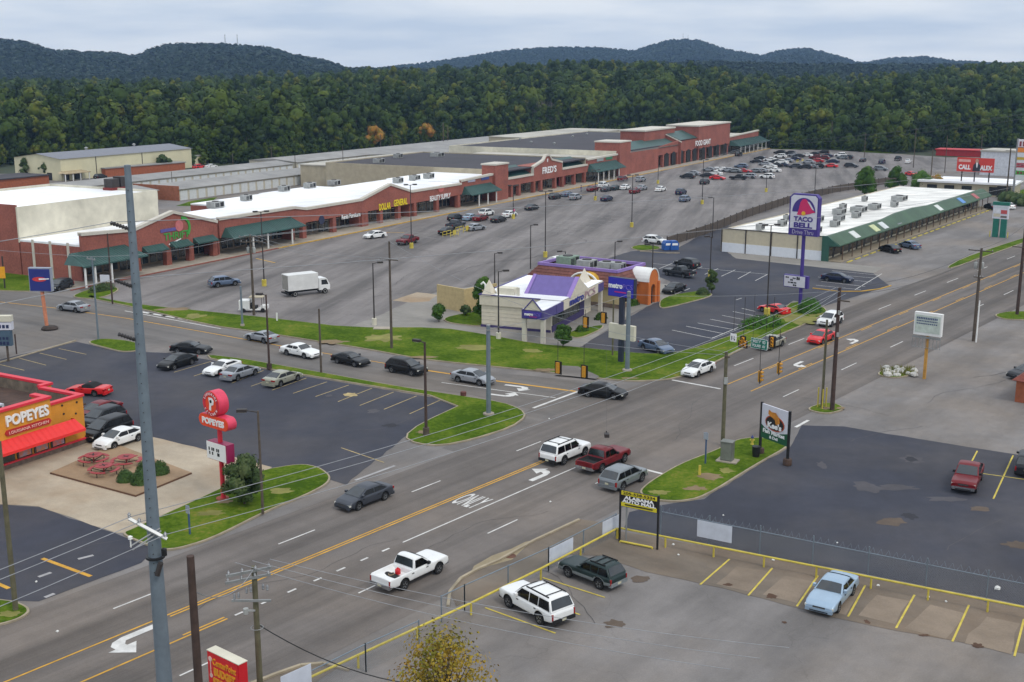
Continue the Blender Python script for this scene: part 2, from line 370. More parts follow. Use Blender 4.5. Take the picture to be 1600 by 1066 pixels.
sheet('dirt_verge', [(385, 1066), (430, 1054), (470, 1040), (530, 1042), (500, 1062), (470, 1090), (360, 1100)], .011, dirt_m)

# grass islands with their kerbs
island('grass', [(140, 462), (160, 467), (215, 477), (345, 490), (440, 500), (545, 513), (690, 513), (760, 524), (840, 539), (905, 544), (1000, 554), (1057, 554), (1156, 521), (1212, 494), (1240, 470), (1288, 481), (1294, 490), (1235, 518), (1170, 541), (1110, 571), (1075, 587), (1040, 595), (985, 597), (930, 592), (860, 583), (770, 574), (700, 567), (650, 561), (570, 546), (500, 535), (400, 519), (330, 510), (205, 480), (135, 466)], k=1)
island('grass', [(322, 555), (380, 562), (420, 569), (500, 583), (620, 605), (720, 620), (785, 630), (815, 641), (823, 652), (800, 669), (740, 688), (690, 698), (650, 695), (630, 684), (655, 664), (730, 629), (480, 588), (330, 563)], k=1)
island('grass', [(133, 536), (160, 530), (205, 534), (228, 543), (212, 550), (190, 551), (165, 545)])
island('grass', [(188, 836), (205, 829), (330, 772), (400, 738), (470, 726), (500, 732), (518, 746), (512, 758), (480, 775), (420, 799), (330, 845), (262, 864), (225, 852)], k=2)
island('grass', [(-60, 935), (0, 939), (25, 942), (45, 951), (47, 959), (30, 970), (0, 979), (-60, 985)])
island('grass', [(996, 772), (1012, 756), (1060, 727), (1118, 705), (1160, 684), (1228, 689), (1237, 697), (1180, 729), (1100, 779), (1060, 786), (1022, 783)])
island('grass', [(1257, 641), (1283, 631), (1308, 632), (1322, 641), (1292, 649)])
island('grass', [(1478, 419), (1500, 406), (1560, 385), (1640, 360), (1640, 366), (1540, 401), (1488, 420)], k=1)
island('grass', [(1550, 493), (1580, 487), (1640, 490), (1640, 500), (1570, 501)])
island('grass', [(983, 388), (1000, 383), (1030, 386), (1033, 390), (1000, 393)])
island('grass', [(880, 524), (905, 515), (945, 508), (940, 516), (905, 531)])
island('grass', [(690, 498), (745, 487), (758, 500), (758, 512), (700, 506)])
island('grass', [(1030, 470), (1050, 462), (1095, 455), (1120, 462), (1060, 478), (1030, 484)])
island('grass', [(0, 415), (30, 405), (75, 420), (95, 437), (60, 456), (20, 456), (-60, 452), (-60, 420)])
island('grass', [(110, 465), (130, 456), (165, 447), (190, 452), (168, 464), (140, 468)])
island('grass', [(1365, 586), (1395, 573), (1430, 578), (1436, 584), (1400, 593)])
island('patio', [(78, 741), (180, 695), (300, 741), (212, 777)], grass=False, km=mat('patio_edge', (96, 66, 48), .9), k=0, w=.05)
structure(sheet('grass_verge', [(1190, 232), (1240, 227.5), (1340, 229), (1400, 240), (1380, 239.5), (1300, 234), (1230, 233.5)], .02, grass_m))
sheet('grass_verge', [(275, 322), (300, 314), (340, 308), (332, 314), (300, 322)], .02, grass_m)
sheet('grass_verge', [(1555, 308), (1600, 296), (1700, 285), (1700, 305), (1600, 312)], .02, grass_m)
sheet('concrete_drive', [(868, 588), (878, 573), (904, 575), (935, 590), (930, 594)], .165, cross_m)
ribbon('kerb', [(700, 948), (703, 926), (720, 905), (745, 891), (780, 876), (834, 846), (905, 813)], .2, 0, .13, kerb_m)
ribbon('kerb', [(380, 1075), (430, 1055), (470, 1041), (505, 1038), (545, 1048)], .2, 0, .13, kerb_m)
ribbon('kerb', [(-60, 590), (0, 567), (60, 550), (118, 533)], .25, 0, .13, kerb_m)
ribbon('kerb', [(1270, 451), (1310, 456), (1345, 456), (1375, 452), (1392, 447)], .2, 0, .13, kerb_yellow)
ribbon('kerb', [(1000, 393), (1040, 396), (1062, 396)], .25, 0, .13, kerb_m)

# ------------------------------------------------------------------ painted markings
def stripe(b, p, q, w, z):
    d = (q - p).normalized(); s = Vector((-d.y, d.x, 0)) * w / 2
    b.add([(v.x, v.y, z) for v in (p + s, p - s, q - s, q + s)], [(0, 1, 2, 3)])
def marks(name, segs, w, z, m):
    b = MB()
    for p, q in segs: stripe(b, G(*p), G(*q), w, z)
    return structure(b.build(name, m))
def sn(px, py): p = G(px, py); return p.dot(RD), p.dot(RN)
b = MB(); by = MB()
def rs(bb, s0, s1, n, w=.13): stripe(bb, RP(s0, n), RP(s1, n), w, .02)
sA0, sA1, sB1 = sn(8, 1065)[0] - 20, sn(852, 716)[0], sn(355, 967)[0]
sA2, sB2 = sn(1132, 600)[0], sn(1175, 612)[0]
nA, nB = -59.25, -55.95
rs(by, sA0, sA1, nA, .14); rs(by, sn(258, 960)[0], sA1, nA + .3, .14)
rs(by, sA0, sB1, nB, .14); rs(by, sn(290, 995)[0], sB1, nB - .3, .14)
rs(by, sA2, 700, nA, .14); rs(by, sB2, 700, nB, .14)
for k in range(24): rs(by, sA2 + 9 + k * 13, sA2 + 12.5 + k * 13, nA + .32, .12); rs(by, sB2 + 12 + k * 13, sB2 + 15.5 + k * 13, nB - .32, .12)
for p, q in (((180, 953), (240, 930)), ((436, 851), (494, 829)), ((643, 769), (690, 752)), ((807, 705), (845, 690)), ((1153, 573), (1182, 561)), ((1240, 540), (1262, 530)), ((1375, 484), (1392, 476)), ((1432, 462), (1449, 455)), ((1482, 442), (1497, 435)), ((1528, 423), (1542, 417)), ((1572, 405), (1584, 400))):
    rs(b, sn(*p)[0], sn(*q)[0], -62.65)
for p, q in (((280, 1056), (336, 1030)), ((557, 926), (584, 913)), ((759, 833), (804, 811)), ((930, 756), (960, 742)), ((1222, 620), (1248, 609)), ((1313, 578), (1336, 567)), ((1392, 543), (1411, 534)), ((1525, 482), (1540, 476)), ((1569, 461), (1583, 454))):
    rs(b, sn(*p)[0], sn(*q)[0], -52.3)
rs(b, sn(627, 847)[0], sn(905, 730)[0], -55.95)
for p, q in (((367, 962), (381, 957)), ((408, 944), (422, 938)), ((449, 926), (462, 920)), ((489, 908), (502, 903)), ((526, 893), (539, 887)), ((562, 876), (573, 871)), ((597, 862), (608, 857))):
    rs(b, sn(*p)[0], sn(*q)[0], -55.95, .17)
for p, q in (((1050, 594), (1126, 608)), ((833, 638), (903, 612)), ((1008, 734), (1036, 741)), ((690, 598), (868, 622)), ((1243, 668), (1263, 657))):
    stripe(b, G(*p), G(*q), .32 if p[0] != 690 else .15, .021)
yp = [(900, 612), (772, 595), (660, 578), (560, 561), (440, 541), (330, 521), (200, 498), (90, 482), (0, 472)]
for i in range(len(yp) - 1):
    stripe(by, G(*yp[i]), G(*yp[i + 1]), .36 if i < 2 else .2, .018)
# lane arrows and the word ONLY
def arrow(bb, px, py, dirv, L=2.6, left=True, z=.0215):
    f = dirv.normalized(); l = Vector((-f.y, f.x, 0)) * (1 if left else -1); o = G(px, py)
    T = [(-1.0, -.1), (.1, -.1), (.45, -.0), (.62, .18), (.62, .42), (.85, .42), (.35, 1.0), (-.05, .42), (.25, .42), (.25, .32), (.12, .16), (-1.0, .16)]
    P = [o + f * (x * L / 2) + l * (y * L / 2 - .5) for x, y in T]
    if not left: P = P[::-1]
    bb.add([(p.x, p.y, z) for p in P], [tuple(range(len(P)))])
arrow(b, 843, 741, RD, 3.6); arrow(b, 1250, 570, -RD, 3.2); arrow(b, 1332, 533, RD, 3.2); arrow(b, 205, 1000, -RD, 4.2)
csd = G(900, 616) - G(700, 592)
arrow(b, 788, 617, csd, 3.6); arrow(b, 810, 606, csd, 3.6, left=False)
for i in range(8):
    x0 = 205 + i * 20; stripe(b, G(x0 + 8, 486 + i * 3.6), G(x0 + 34, 491 + i * 3.3), .5, .019)
stripe(b, G(195, 486), G(345, 514), .2, .0185)
cu = bpy.data.curves.new('only', 'FONT'); cu.body = 'ONLY'; cu.align_x = 'CENTER'; cu.offset = .015
ot = bpy.data.objects.new('t', cu); COL.objects.link(ot); me = bpy.data.meshes.new_from_object(ot); bpy.data.objects.remove(ot)
o = G(737, 783); xs = [v.co.x for v in me.vertices]; ys = [v.co.y for v in me.vertices]
for v in me.vertices:
    x = (v.co.x - (min(xs) + max(xs)) / 2) / (max(xs) - min(xs)) * 2.3; y = (v.co.y - (min(ys) + max(ys)) / 2) / (max(ys) - min(ys)) * 2.7
    p = o + RN * x + RD * y; v.co = (p.x, p.y, .0215)
b.add([v.co for v in me.vertices], [tuple(p.vertices) for p in me.polygons])
structure(b.build('lane_markings', wline)); structure(by.build('centre_lines', yline))

marks('stall_lines', [((425, 610), (479, 591)), ((458, 615), (511, 597)), ((493, 620), (545, 602)), ((528, 628), (581, 607)), ((562, 634), (615, 613)), ((600, 640), (651, 619)), ((640, 647), (689, 625)), ((392, 604), (446, 585)), ((362, 599), (412, 579)), ((272, 582), (330, 565)), ((303, 588), (360, 569)), ((0, 570), (38, 579)), ((30, 560), (72, 571)), ((62, 552), (104, 562)), ((92, 545), (135, 554)), ((533, 700), (600, 723))], .12, .02, pline)
marks('yellow_bars', [((66, 873), (142, 901)), ((-20, 905), (14, 920))], .3, .02, yline)
marks('white_bars', [((555, 751), (617, 728)), ((-30, 985), (-10, 975)), ((70, 934), (85, 928)), ((122, 874), (146, 868)), ((60, 902), (80, 895))], .3, .021, wfade)
marks('stall_lines', [((1050, 516), (1112, 529)), ((1072, 510), (1132, 522)), ((1090, 505), (1150, 516)), ((1110, 499), (1166, 510)), ((1128, 493), (1184, 504)), ((1145, 487), (1195, 497)), ((1159, 482), (1180, 487)), ((1112, 529), (1190, 497)), ((1101, 429), (1122, 420)), ((1127, 432), (1149, 422)), ((1153, 436), (1173, 425)), ((1180, 439), (1199, 429)), ((1020, 412), (1199, 429)), ((1075, 426), (1097, 417)), ((1030, 420), (1050, 412)), ((1055, 460), (1078, 451)), ((1150, 469), (1159, 466)), ((1275, 446), (1345, 453)), ((1283, 440), (1352, 448)), ((1278, 433), (1362, 441)), ((1290, 428), (1368, 435)), ((1300, 423), (1372, 430)), ((1336, 453), (1378, 428))], .12, .02, wline)
marks('stall_lines', [((1140, 874), (1094, 914)), ((1207, 888), (1169, 931)), ((1278, 900), (1245, 948)), ((1352, 915), (1325, 964)), ((1429, 930), (1400, 982)), ((1514, 946), (1488, 1003)), ((1600, 968), (1585, 1026)), ((848, 903), (945, 934)), ((758, 950), (868, 990)), ((895, 957), (906, 961)), ((1527, 705), (1498, 760)), ((1583, 712), (1552, 780)), ((1533, 740), (1640, 755))], .13, .022, lotyel)
# worn patches and oil
def blob(name, px, py, w, h, z, m, seed, n=18):
    rg = random.Random(seed); o = G(px, py); P = []
    for i in range(n): a = 2 * math.pi * i / n; k = rg.uniform(.55, 1.15); P.append((o.x + w / 2 * math.cos(a) * k, o.y + h / 2 * math.sin(a) * k, 0))
    P = [tuple(p) for p in smooth_poly([Vector(p) for p in P], 1)]; return sheet(name, None, z, m, P)
patch_l = asphalt('patch_light', (78, 76, 80), ROAD, dark=(.8, 1.15), along=.3, across=.3); patch_d = asphalt('patch_dark', (48, 48, 54), ROAD, dark=(.85, 1.1), along=.3, across=.3); patch_b = asphalt('patch_brown', (92, 80, 70), ROAD, dark=(.8, 1.15), along=.3, across=.3)
patch_w = asphalt('patch_worn', (142, 138, 137), ROAD, dark=(.85, 1.1), along=.3, across=.3); oil_m = asphalt('oil_stain', (84, 62, 48), ROAD, dark=(.75, 1.15), along=.5, across=.5)
for i, (px, py, w, h, m) in enumerate(((1425, 718, 2.2, 2.4, patch_l), (1425, 718, 1.2, 1.5, patch_d), (1355, 762, 3, 3, patch_l), (1400, 762, 4, 1.6, patch_l), (1392, 815, 2.4, 2.2, patch_b), (1420, 806, 1.4, 1.8, patch_d), (1475, 780, 3.4, 1.2, patch_l), (1530, 795, 2, 1.2, patch_b), (1590, 852, 2.2, 1.6, patch_b), (1285, 727, 1.0, 2.2, patch_l),
        (960, 975, 1.6, 1.2, patch_b), 
        (548, 617, 1.6, 1.6, pline), (514, 619, .9, 1.2, patch_l), (583, 643, 1.3, 1.6, patch_l), (610, 665, 1.6, 1.4, patch_d), 
        (1138, 914, .7, .5, oil_m), (1205, 932, .8, .8, oil_m), (1355, 972, .4, .6, oil_m), (1445, 993, .7, .35, oil_m), (1527, 1009, .7, .7, oil_m), (1226, 973, .35, .35, oil_m), (1000, 905, 1.6, 1.2, patch_b))):
    blob('asphalt_patch', px, py, w, h, .0185 + .0004 * (i % 5), m, 40 + i)
FN = Vector((.4656, .885, 0)); FP = Vector((-.885, .4656, 0)); FO = Vector((-54.63, 211.71, 0))     # plaza front: along, into the building
def FL(x, y, z=0): return FO + FN * x + FP * y + Vector((0, 0, z))
bw = MB()
for row, (y, x0, x1) in enumerate(((-16, 40, 300), (-22, 40, 300), (-36, 40, 300), (-42, 60, 300), (-56, 130, 300), (-62, 130, 300))):
    for i in range(int((x1 - x0) / 5.4)):
        stripe(bw, FL(x0 + i * 5.4, y - 2.7), FL(x0 + i * 5.4 + 1.5, y + 2.7), .11, .018)
structure(bw.build('stall_lines', wfade))
marks('yellow_hatching', [((400, 404), (430, 411)), ((596, 363), (632, 364)), ((872, 306), (930, 303))], .35, .02, kerb_yellow)

dirt_p = asphalt('bare_dirt', (126, 108, 82), ROAD, dark=(.8, 1.15), along=.4, across=.4); dry_p = asphalt('dry_grass', (122, 120, 62), ROAD, dark=(.75, 1.2), along=.5, across=.5, grain=14)
for i, (px, py, w, h, m) in enumerate(((855, 580, 3, 1.6, dirt_p), (985, 593, 2.4, .7, dirt_p), (655, 560, 5, 1.2, dirt_p), (520, 536, 4, 2.5, dirt_p), (270, 485, 5, 3, dirt_p), (305, 496, 3, 4, dry_p), (600, 530, 5, 5, dry_p), (1110, 748, 2.2, 2.0, dirt_p), (1085, 766, 2.0, 1.3, dirt_p), (1135, 738, 1.6, 1.6, dry_p), (1030, 772, 1.8, 1.2, dry_p), (350, 787, 1.4, 1.0, dirt_p), (330, 805, 2.2, 1.3, dry_p), (440, 770, 2.0, 1.4, dry_p), (15, 963, 1.6, 1.0, dry_p), (660, 678, 1.3, 1.2, dirt_p),
        (1245, 500, 6, 9, dry_p), (1225, 485, 4, 6, dry_p), (1270, 492, 3, 4, dry_p), (30, 425, 7, 6, dirt_p), (830, 550, 3, 2, dry_p), (740, 545, 5, 3, dry_p), (1290, 640, 1.4, 1.2, dirt_p), (1313, 640, 1.2, .8, dirt_p))):
    blob('dirt_patch' if m is dirt_p else 'dry_grass', px, py, w, h, .163 + .0004 * (i % 4), m, 140 + i, 22)

cb = MB(); rg = random.Random(21)
for px, py, L, hd in ((930, 975, 9, 2.0), (560, 455, 50, 1.1), (420, 470, 40, .5), (700, 430, 70, 1.2), (820, 380, 60, 1.0), (620, 410, 50, .2), (950, 350, 80, 1.1), (330, 445, 40, 1.0), (1450, 630, 22, .6), (1390, 650, 18, 2.2), (1520, 590, 24, .2), (1330, 690, 10, .6), (300, 640, 16, .8), (480, 680, 14, .4), (120, 860, 12, .7), (1480, 860, 12, .8), (650, 870, 14, .9), (1050, 690, 16, .9), (300, 960, 18, .9), (1200, 470, 20, .5)):
    p = G(px, py); a = hd; w = .035 + .02 * (p.y > 120) + .05 * (p.y > 180)
    for k in range(int(L / .8)):
        a += rg.uniform(-.35, .35) + (hd - a) * .2; q = p + Vector((math.cos(a), math.sin(a), 0)) * .8
        stripe(cb, p, q, w * rg.uniform(.6, 1.5), .0178); p = q
structure(cb.build('asphalt_cracks', asphalt('crack_tar', (82, 79, 79), ROAD)))
# ------------------------------------------------------------------ vehicles
def paint(name, c, metal=.0, rough=.32):
    d = max(c) < 110; return mat('paint_' + name, c, rough + .08 * d, metal=metal, var=.05, scale=1.2, coat=.2 if d else .35, spec=.3 if d else .4)
PAINT = {'white': paint('white', (226, 227, 226)), 'silver': paint('silver', (150, 154, 160), .35), 'grey': paint('grey', (66, 70, 78), .3),
         'black': paint('black', (16, 17, 19)), 'charcoal': paint('charcoal', (36, 39, 44), .1), 'red': paint('red', (176, 22, 30)), 'dark red': paint('dark_red', (104, 8, 18)),
         'dark green': paint('dark_green', (28, 46, 46), .1), 'pale blue': paint('pale_blue', (150, 172, 192), .25), 'blue grey': paint('blue_grey', (92, 108, 132), .25),
         'navy': paint('navy', (28, 38, 66), .1), 'tan': paint('tan', (156, 156, 140), .3), 'bright red': paint('bright_red', (205, 28, 32)), 'steel': paint('steel', (120, 126, 130), .3)}
V_DARK = mat('car_dark', (18, 18, 19), .75, var=.2); V_GLASS = mat('car_glass', (34, 41, 46), .07, var=.3, spec=.9)  # opaque glass, its base colour lightened to stand in for reflected sky
V_CHROME = mat('car_chrome', (170, 172, 175), .2, metal=.8); V_LIGHT = mat('car_lamp', (205, 205, 195), .15, var=.1, spec=.8)
V_RED = mat('car_tail_lamp', (150, 16, 18), .2, var=.15, spec=.8); V_TYRE = mat('car_tyre', (20, 20, 21), .85, var=.2); V_RIM = mat('car_rim', (140, 142, 145), .35, metal=.6)
V_PLATE = mat('car_plate', (190, 186, 160), .5); V_BED = mat('bed_liner', (22, 22, 24), .8); V_CLOTH = mat('soft_top', (20, 20, 22), .9); V_TRIM = mat('car_lower_grey', (120, 126, 128), .5)
VM = [PAINT['white'], V_DARK, V_GLASS, V_CHROME, V_LIGHT, V_RED, V_TYRE, V_RIM, V_PLATE, V_BED, V_CLOTH, V_TRIM, mat('car_side_glass', (11, 13, 15), .1, var=.3, spec=.35)]  # side glass stays near black, without the reflected sky put into its colour
P0, DK, GL, CHR, LM, RDL, TY, RM, PL, BED, CL, TR, SG = range(13)

def interp(pts, x):
    if x <= pts[0][0]: return pts[0][1]
    for (a, b), (c, d) in zip(pts, pts[1:]):
        if x <= c: return b + (d - b) * (x - a) / (c - a)
    return pts[-1][1]
# L, W, rocker z, top profile, wheel radius, front/rear axle x, greenhouse (x rear base, rear roof, front roof, front base), belt, roof, side window splits, extras
KINDS = {
 'sedan': dict(L=4.85, W=1.82, zr=.24, top=[(-2.43, .9), (-2.3, 1.04), (-1.7, 1.08), (-1.0, .99), (1.1, .97), (1.45, .97), (2.1, .84), (2.43, .66)], r=.34, ax=(1.45, -1.38), gh=(-2.0, -.95, .3, 1.42), zb=.97, zt=1.49, sp=(.5,)),
 'big_sedan': dict(L=5.35, W=1.95, zr=.26, top=[(-2.68, .84), (-2.55, .97), (-1.5, 1.0), (-1.0, .98), (.8, .98), (1.1, .97), (2.3, .86), (2.68, .68)], r=.34, ax=(1.55, -1.42), gh=(-1.75, -1.05, .2, .98), zb=.98, zt=1.46, sp=(.5,)),
 'coupe': dict(L=4.7, W=1.84, zr=.23, top=[(-2.35, .84), (-2.2, 1.0), (-1.7, 1.02), (-1.0, .96), (.7, .94), (.95, .93), (2.0, .8), (2.35, .62)], r=.34, ax=(1.4, -1.33), gh=(-1.85, -.85, .05, .92), zb=.96, zt=1.36, sp=()),
 'convertible': dict(L=4.6, W=1.82, zr=.22, top=[(-2.3, .82), (-2.15, .97), (-1.6, .99), (-1.0, .93), (.5, .91), (.8, .9), (1.9, .74), (2.3, .56)], r=.32, ax=(1.35, -1.2), gh=(-1.25, -.75, .0, .72), zb=.93, zt=1.3, sp=(), soft=True),
 'suv': dict(L=4.75, W=1.9, zr=.32, top=[(-2.38, .95), (-2.3, 1.06), (-1.0, 1.06), (.9, 1.06), (1.15, 1.04), (2.15, .98), (2.38, .78)], r=.38, ax=(1.42, -1.4), gh=(-2.32, -1.7, .3, 1.38), zb=1.06, zt=1.7, sp=(.36, .68)),
 'big_suv': dict(L=5.15, W=2.02, zr=.38, top=[(-2.58, 1.0), (-2.52, 1.14), (-1.0, 1.14), (1.0, 1.14), (1.25, 1.15), (2.4, 1.12), (2.58, .98)], r=.4, ax=(1.62, -1.42), gh=(-2.5, -2.2, .42, 1.15), zb=1.14, zt=1.88, sp=(.36, .66), rack=True),
 'old_suv': dict(L=4.55, W=1.82, zr=.36, top=[(-2.28, .9), (-2.22, 1.02), (-1.0, 1.02), (.6, 1.02), (.8, 1.0), (2.1, .96), (2.28, .78)], r=.37, ax=(1.4, -1.3), gh=(-2.2, -1.85, -.05, .72), zb=1.02, zt=1.64, sp=(.36, .66), rack=True, clad=True),
 'minivan': dict(L=5.0, W=1.95, zr=.28, top=[(-2.5, .95), (-2.42, 1.04), (-1.0, 1.04), (1.2, 1.04), (1.5, 1.02), (2.25, .88), (2.5, .66)], r=.34, ax=(1.55, -1.45), gh=(-2.42, -2.05, .35, 1.6), zb=1.04, zt=1.74, sp=(.36, .68)),
 'pickup': dict(L=5.6, W=1.98, zr=.42, top=[(-2.8, 1.12), (-.62, 1.12), (-.6, 1.12), (1.1, 1.12), (1.35, 1.12), (2.6, 1.1), (2.8, .98)], r=.39, ax=(1.8, -1.5), gh=(-.6, -.42, .3, 1.12), zb=1.12, zt=1.8, sp=(), bed=(-2.7, -.68)),
 'ext_pickup': dict(L=5.7, W=1.98, zr=.42, top=[(-2.85, 1.12), (-1.12, 1.12), (-1.1, 1.12), (.95, 1.12), (1.3, 1.12), (2.6, 1.1), (2.85, .98)], r=.39, ax=(1.85, -1.6), gh=(-1.12, -.96, .2, 1.02), zb=1.12, zt=1.8, sp=(.6,), bed=(-2.75, -1.2)),
}
def car_parts(kind):
    k = KINDS[kind]; L, Wd, zr, top, r, ax, gh, zb, zt = (k[q] for q in ('L', 'W', 'zr', 'top', 'r', 'ax', 'gh', 'zb', 'zt')); hl = L / 2
    ra = r * 1.2; bed = k.get('bed'); out = []
    xs = {-hl, -hl + .05, hl - .05, hl, -hl + .2, hl - .2, hl - .4}
    for a in ax:
        for i in range(-6, 7): xs.add(round(a + ra * math.sin(i / 6 * math.pi / 2), 3))
        xs.add(a + ra + .015); xs.add(a - ra - .015)
    for p in top: xs.add(p[0])
    x = -hl
    while x < hl: xs.add(round(x, 3)); x += .3
    if bed: xs |= {bed[0], bed[0] + .01, bed[1], bed[1] - .01}
    xs = sorted(q for q in xs if -hl <= q <= hl); xs2 = [xs[0]]
    for q in xs[1:]:
        if q - xs2[-1] > .008: xs2.append(q)
    V = []; Fc = []; M = []; n = 9; RNG = 2 * n - 1
    for x in xs2:
        e = min(1, (hl - abs(x)) / .55); w = Wd / 2 * (1 - (.05 if bed or k.get('rack') else .11) * (1 - e) ** 2); t = interp(top, x)
        z0 = zr + .1 * max(0, 1 - (hl - abs(x)) / .5)
        if abs(abs(x) - hl) < .02: w *= .96; t -= .06; z0 += .05
        for a in ax:
            if abs(x - a) < ra: z0 = max(z0, r + math.sqrt(ra * ra - (x - a) ** 2) - .02)
        z0 = min(z0, t - .08); h = t - z0
        inb = bed and bed[0] < x - .004 and x + .004 < bed[1]
        if inb: ring = [(0, z0), (w * .9, z0), (w * .99, z0 + .04), (w, z0 + h * .5), (w * .985, t - .1), (w * .965, t), (w * .86, t), (w * .85, zr + .32), (0, zr + .32)]
        else: ring = [(0, z0), (w * .9, z0), (w * .985, z0 + .05), (w, z0 + h * .5), (w * .985, t - min(.12, h * .25)), (w * .95, t - .03), (w * .84, t - .005), (w * .5, t + .012), (0, t + .018)]
        pts = ring + [(-y, z) for y, z in ring[-2:0:-1]]
        V += [(x, y, z) for y, z in pts]
    R2 = 2 * n - 2
    for i in range(len(xs2) - 1):
        xm = (xs2[i] + xs2[i + 1]) / 2
        for j in range(R2):
            a, b2 = i * R2 + j, i * R2 + (j + 1) % R2
            Fc.append((a, b2, b2 + R2, a + R2)); jj = j if j < n - 1 else R2 - 1 - j
            m = DK if jj <= 1 else P0
            if bed and bed[0] - .005 < xm < bed[1] + .005 and jj >= 6: m = BED if k.get('bedliner') else P0
            if k.get('clad') and jj == 2: m = TR
            M.append(m)
    Fc.append(tuple(range(R2))); M.append(P0); Fc.append(tuple(range((len(xs2) - 1) * R2, len(xs2) * R2))[::-1]); M.append(P0)
    body = MB(); body.v = V; body.f = [f[::-1] for f in Fc]; body.m = M
    # greenhouse
    wb = Wd / 2 * .93; wr = Wd / 2 * (.74 if zt < 1.6 else .8); gm = CL if k.get('soft') else P0
    def ring(t, zz, zfull):
        return [(wb, zb - .03), (wb + (wr - wb) * t * .8, zb + (zz - zb) * .8), (wb + (wr - wb) * t, zz - .06 * t), (wr * .9 if t else wb * .93, zz), (wr * .5, zz + .02 * t), (0, zz + .03 * t)]
    st = [(gh[0], ring(0, zb, 0)), (gh[1], ring(1, zt - .03, 0)), (gh[1] + .25, ring(1, zt, 0)), ((gh[1] + gh[2]) / 2, ring(1, zt + .01, 0)), (gh[2] - .25, ring(1, zt, 0)), (gh[2], ring(1, zt - .04, 0)), (gh[3], ring(0, zb, 0))]
    V2 = []
    for x, rg in st: V2 += [(x, y, z) for y, z in rg + [(-y, z) for y, z in rg[-2::-1]]]
    m2 = 11; f2 = [(i * m2 + j, i * m2 + j + 1, (i + 1) * m2 + j + 1, (i + 1) * m2 + j)[::-1] for i in range(len(st) - 1) for j in range(m2 - 1)]
    body.add(V2, f2, gm)
    out.append(('body', body, None))
    def yside(z): return wb + (wr - wb) * min(1, max(0, (z - zb) / (zt - zb - .04))) + .012
    zl, zh = zb + .035, zt - .15
    def ex(z, a, b2): return a + (b2 - a) * (z - zb) / (zt - .04 - zb)
    F_l, F_h = ex(zl, gh[3], gh[2]) - .16, ex(zh, gh[3], gh[2]) - .12
    B_l, B_h = ex(zl, gh[0], gh[1]) + .16, ex(zh, gh[0], gh[1]) + .1
    cuts = [0] + list(k['sp']) + [1]
    for s in (1, -1):
        if k.get('soft'): break
        for i in range(len(cuts) - 1):
            def X(t, lo): return (F_l + (B_l - F_l) * t) if lo else (F_h + (B_h - F_h) * t)
            def Xm(t, lo):                               # inner posts stand upright
                if t in (0, 1): return X(t, lo)
                return (X(t, True) + X(t, False)) / 2
            a, b2 = cuts[i], cuts[i + 1]; g = .035
            q = [(Xm(a, 1) - (g if a else 0), zl), (Xm(b2, 1) + (g if b2 < 1 else 0), zl), (Xm(b2, 0) + (g if b2 < 1 else 0), zh), (Xm(a, 0) - (g if a else 0), zh)]
            w = MB().add([(x, s * yside(z), z) for x, z in q] + [(x, s * (yside(z) - .03), z) for x, z in q], [(0, 1, 2, 3), (4, 7, 6, 5), (0, 4, 5, 1), (1, 5, 6, 2), (2, 6, 7, 3), (3, 7, 4, 0)] if s < 0 else [(3, 2, 1, 0), (5, 6, 7, 4), (1, 5, 4, 0), (2, 6, 5, 1), (3, 7, 6, 2), (0, 4, 7, 3)], SG)
            out.append(('side_window', w, None))
    for nm, a, b2 in (('windshield', 6, 5), ('rear_window', 0, 1)):
        if k.get('soft') and nm == 'rear_window': continue
        p, q = st[a], st[b2]; dx = .018 if nm == 'windshield' else -.018
        if nm == 'rear_window' and bed: dx = -.03
        def lp(t, j, s):
            y = p[1][j][0] + (q[1][j][0] - p[1][j][0]) * t; z = p[1][j][1] + (q[1][j][1] - p[1][j][1]) * t
            return (p[0] + (q[0] - p[0]) * t + dx, s * y * .97, z + .014)
        jj = (3, 4, 5); rows = [[lp(t, j, 1) for j in jj] + [lp(t, j, -1) for j in jj[-2::-1]] for t in (.06 if zt < 1.6 or nm == 'windshield' else .12, .5, .9)]
        vv = sum(rows, []); ff = [(i * 5 + j, i * 5 + j + 1, (i + 1) * 5 + j + 1, (i + 1) * 5 + j) for i in range(2) for j in range(4)]
        w = MB().add(vv, ff if nm != 'windshield' else [f[::-1] for f in ff], GL); out.append((nm, w, None))
    tz = interp(top, hl - .1)
    for s in (1, -1):
        zf = tz - .12; x1 = hl - .03
        out.append(('headlight', MB().box(x1 - .16, x1 + .012, s * Wd * .36 - .2, s * Wd * .36 + .2, zf - .1, zf + .04, LM), None))
        tl = interp(top, -hl + .1); th = .14 if zt < 1.6 else .2
        if bed or kind in ('big_suv', 'minivan', 'suv', 'old_suv'): out.append(('taillight', MB().box(-hl - .012, -hl + .12, s * Wd * .43 - .06, s * Wd * .43 + .06, tl - .1 - 1.9 * th, tl - .1, RDL), None))
        else: out.append(('taillight', MB().box(-hl - .012, -hl + .14, s * Wd * .35 - .22, s * Wd * .35 + .22, tl - .1 - th, tl - .08, RDL), None))
        mxp = gh[3] - .38
        out.append(('mirror', MB().box(mxp - .1, mxp + .1, s * (Wd / 2 + .02) - .1, s * (Wd / 2 + .02) + .1, zb + .02, zb + .19, P0 if not bed else DK), None))
    out.append(('grille', MB().box(hl - .1, hl + .012, -Wd * .2, Wd * .2, tz - .24, tz - .1, DK).box(hl - .1, hl + .02, -Wd * .2, Wd * .2, tz - .19, tz - .16, CHR), None))
    big = bed or k.get('rack')
    bm = CHR if bed else (TR if k.get('clad') else (DK if k.get('rack') else P0))
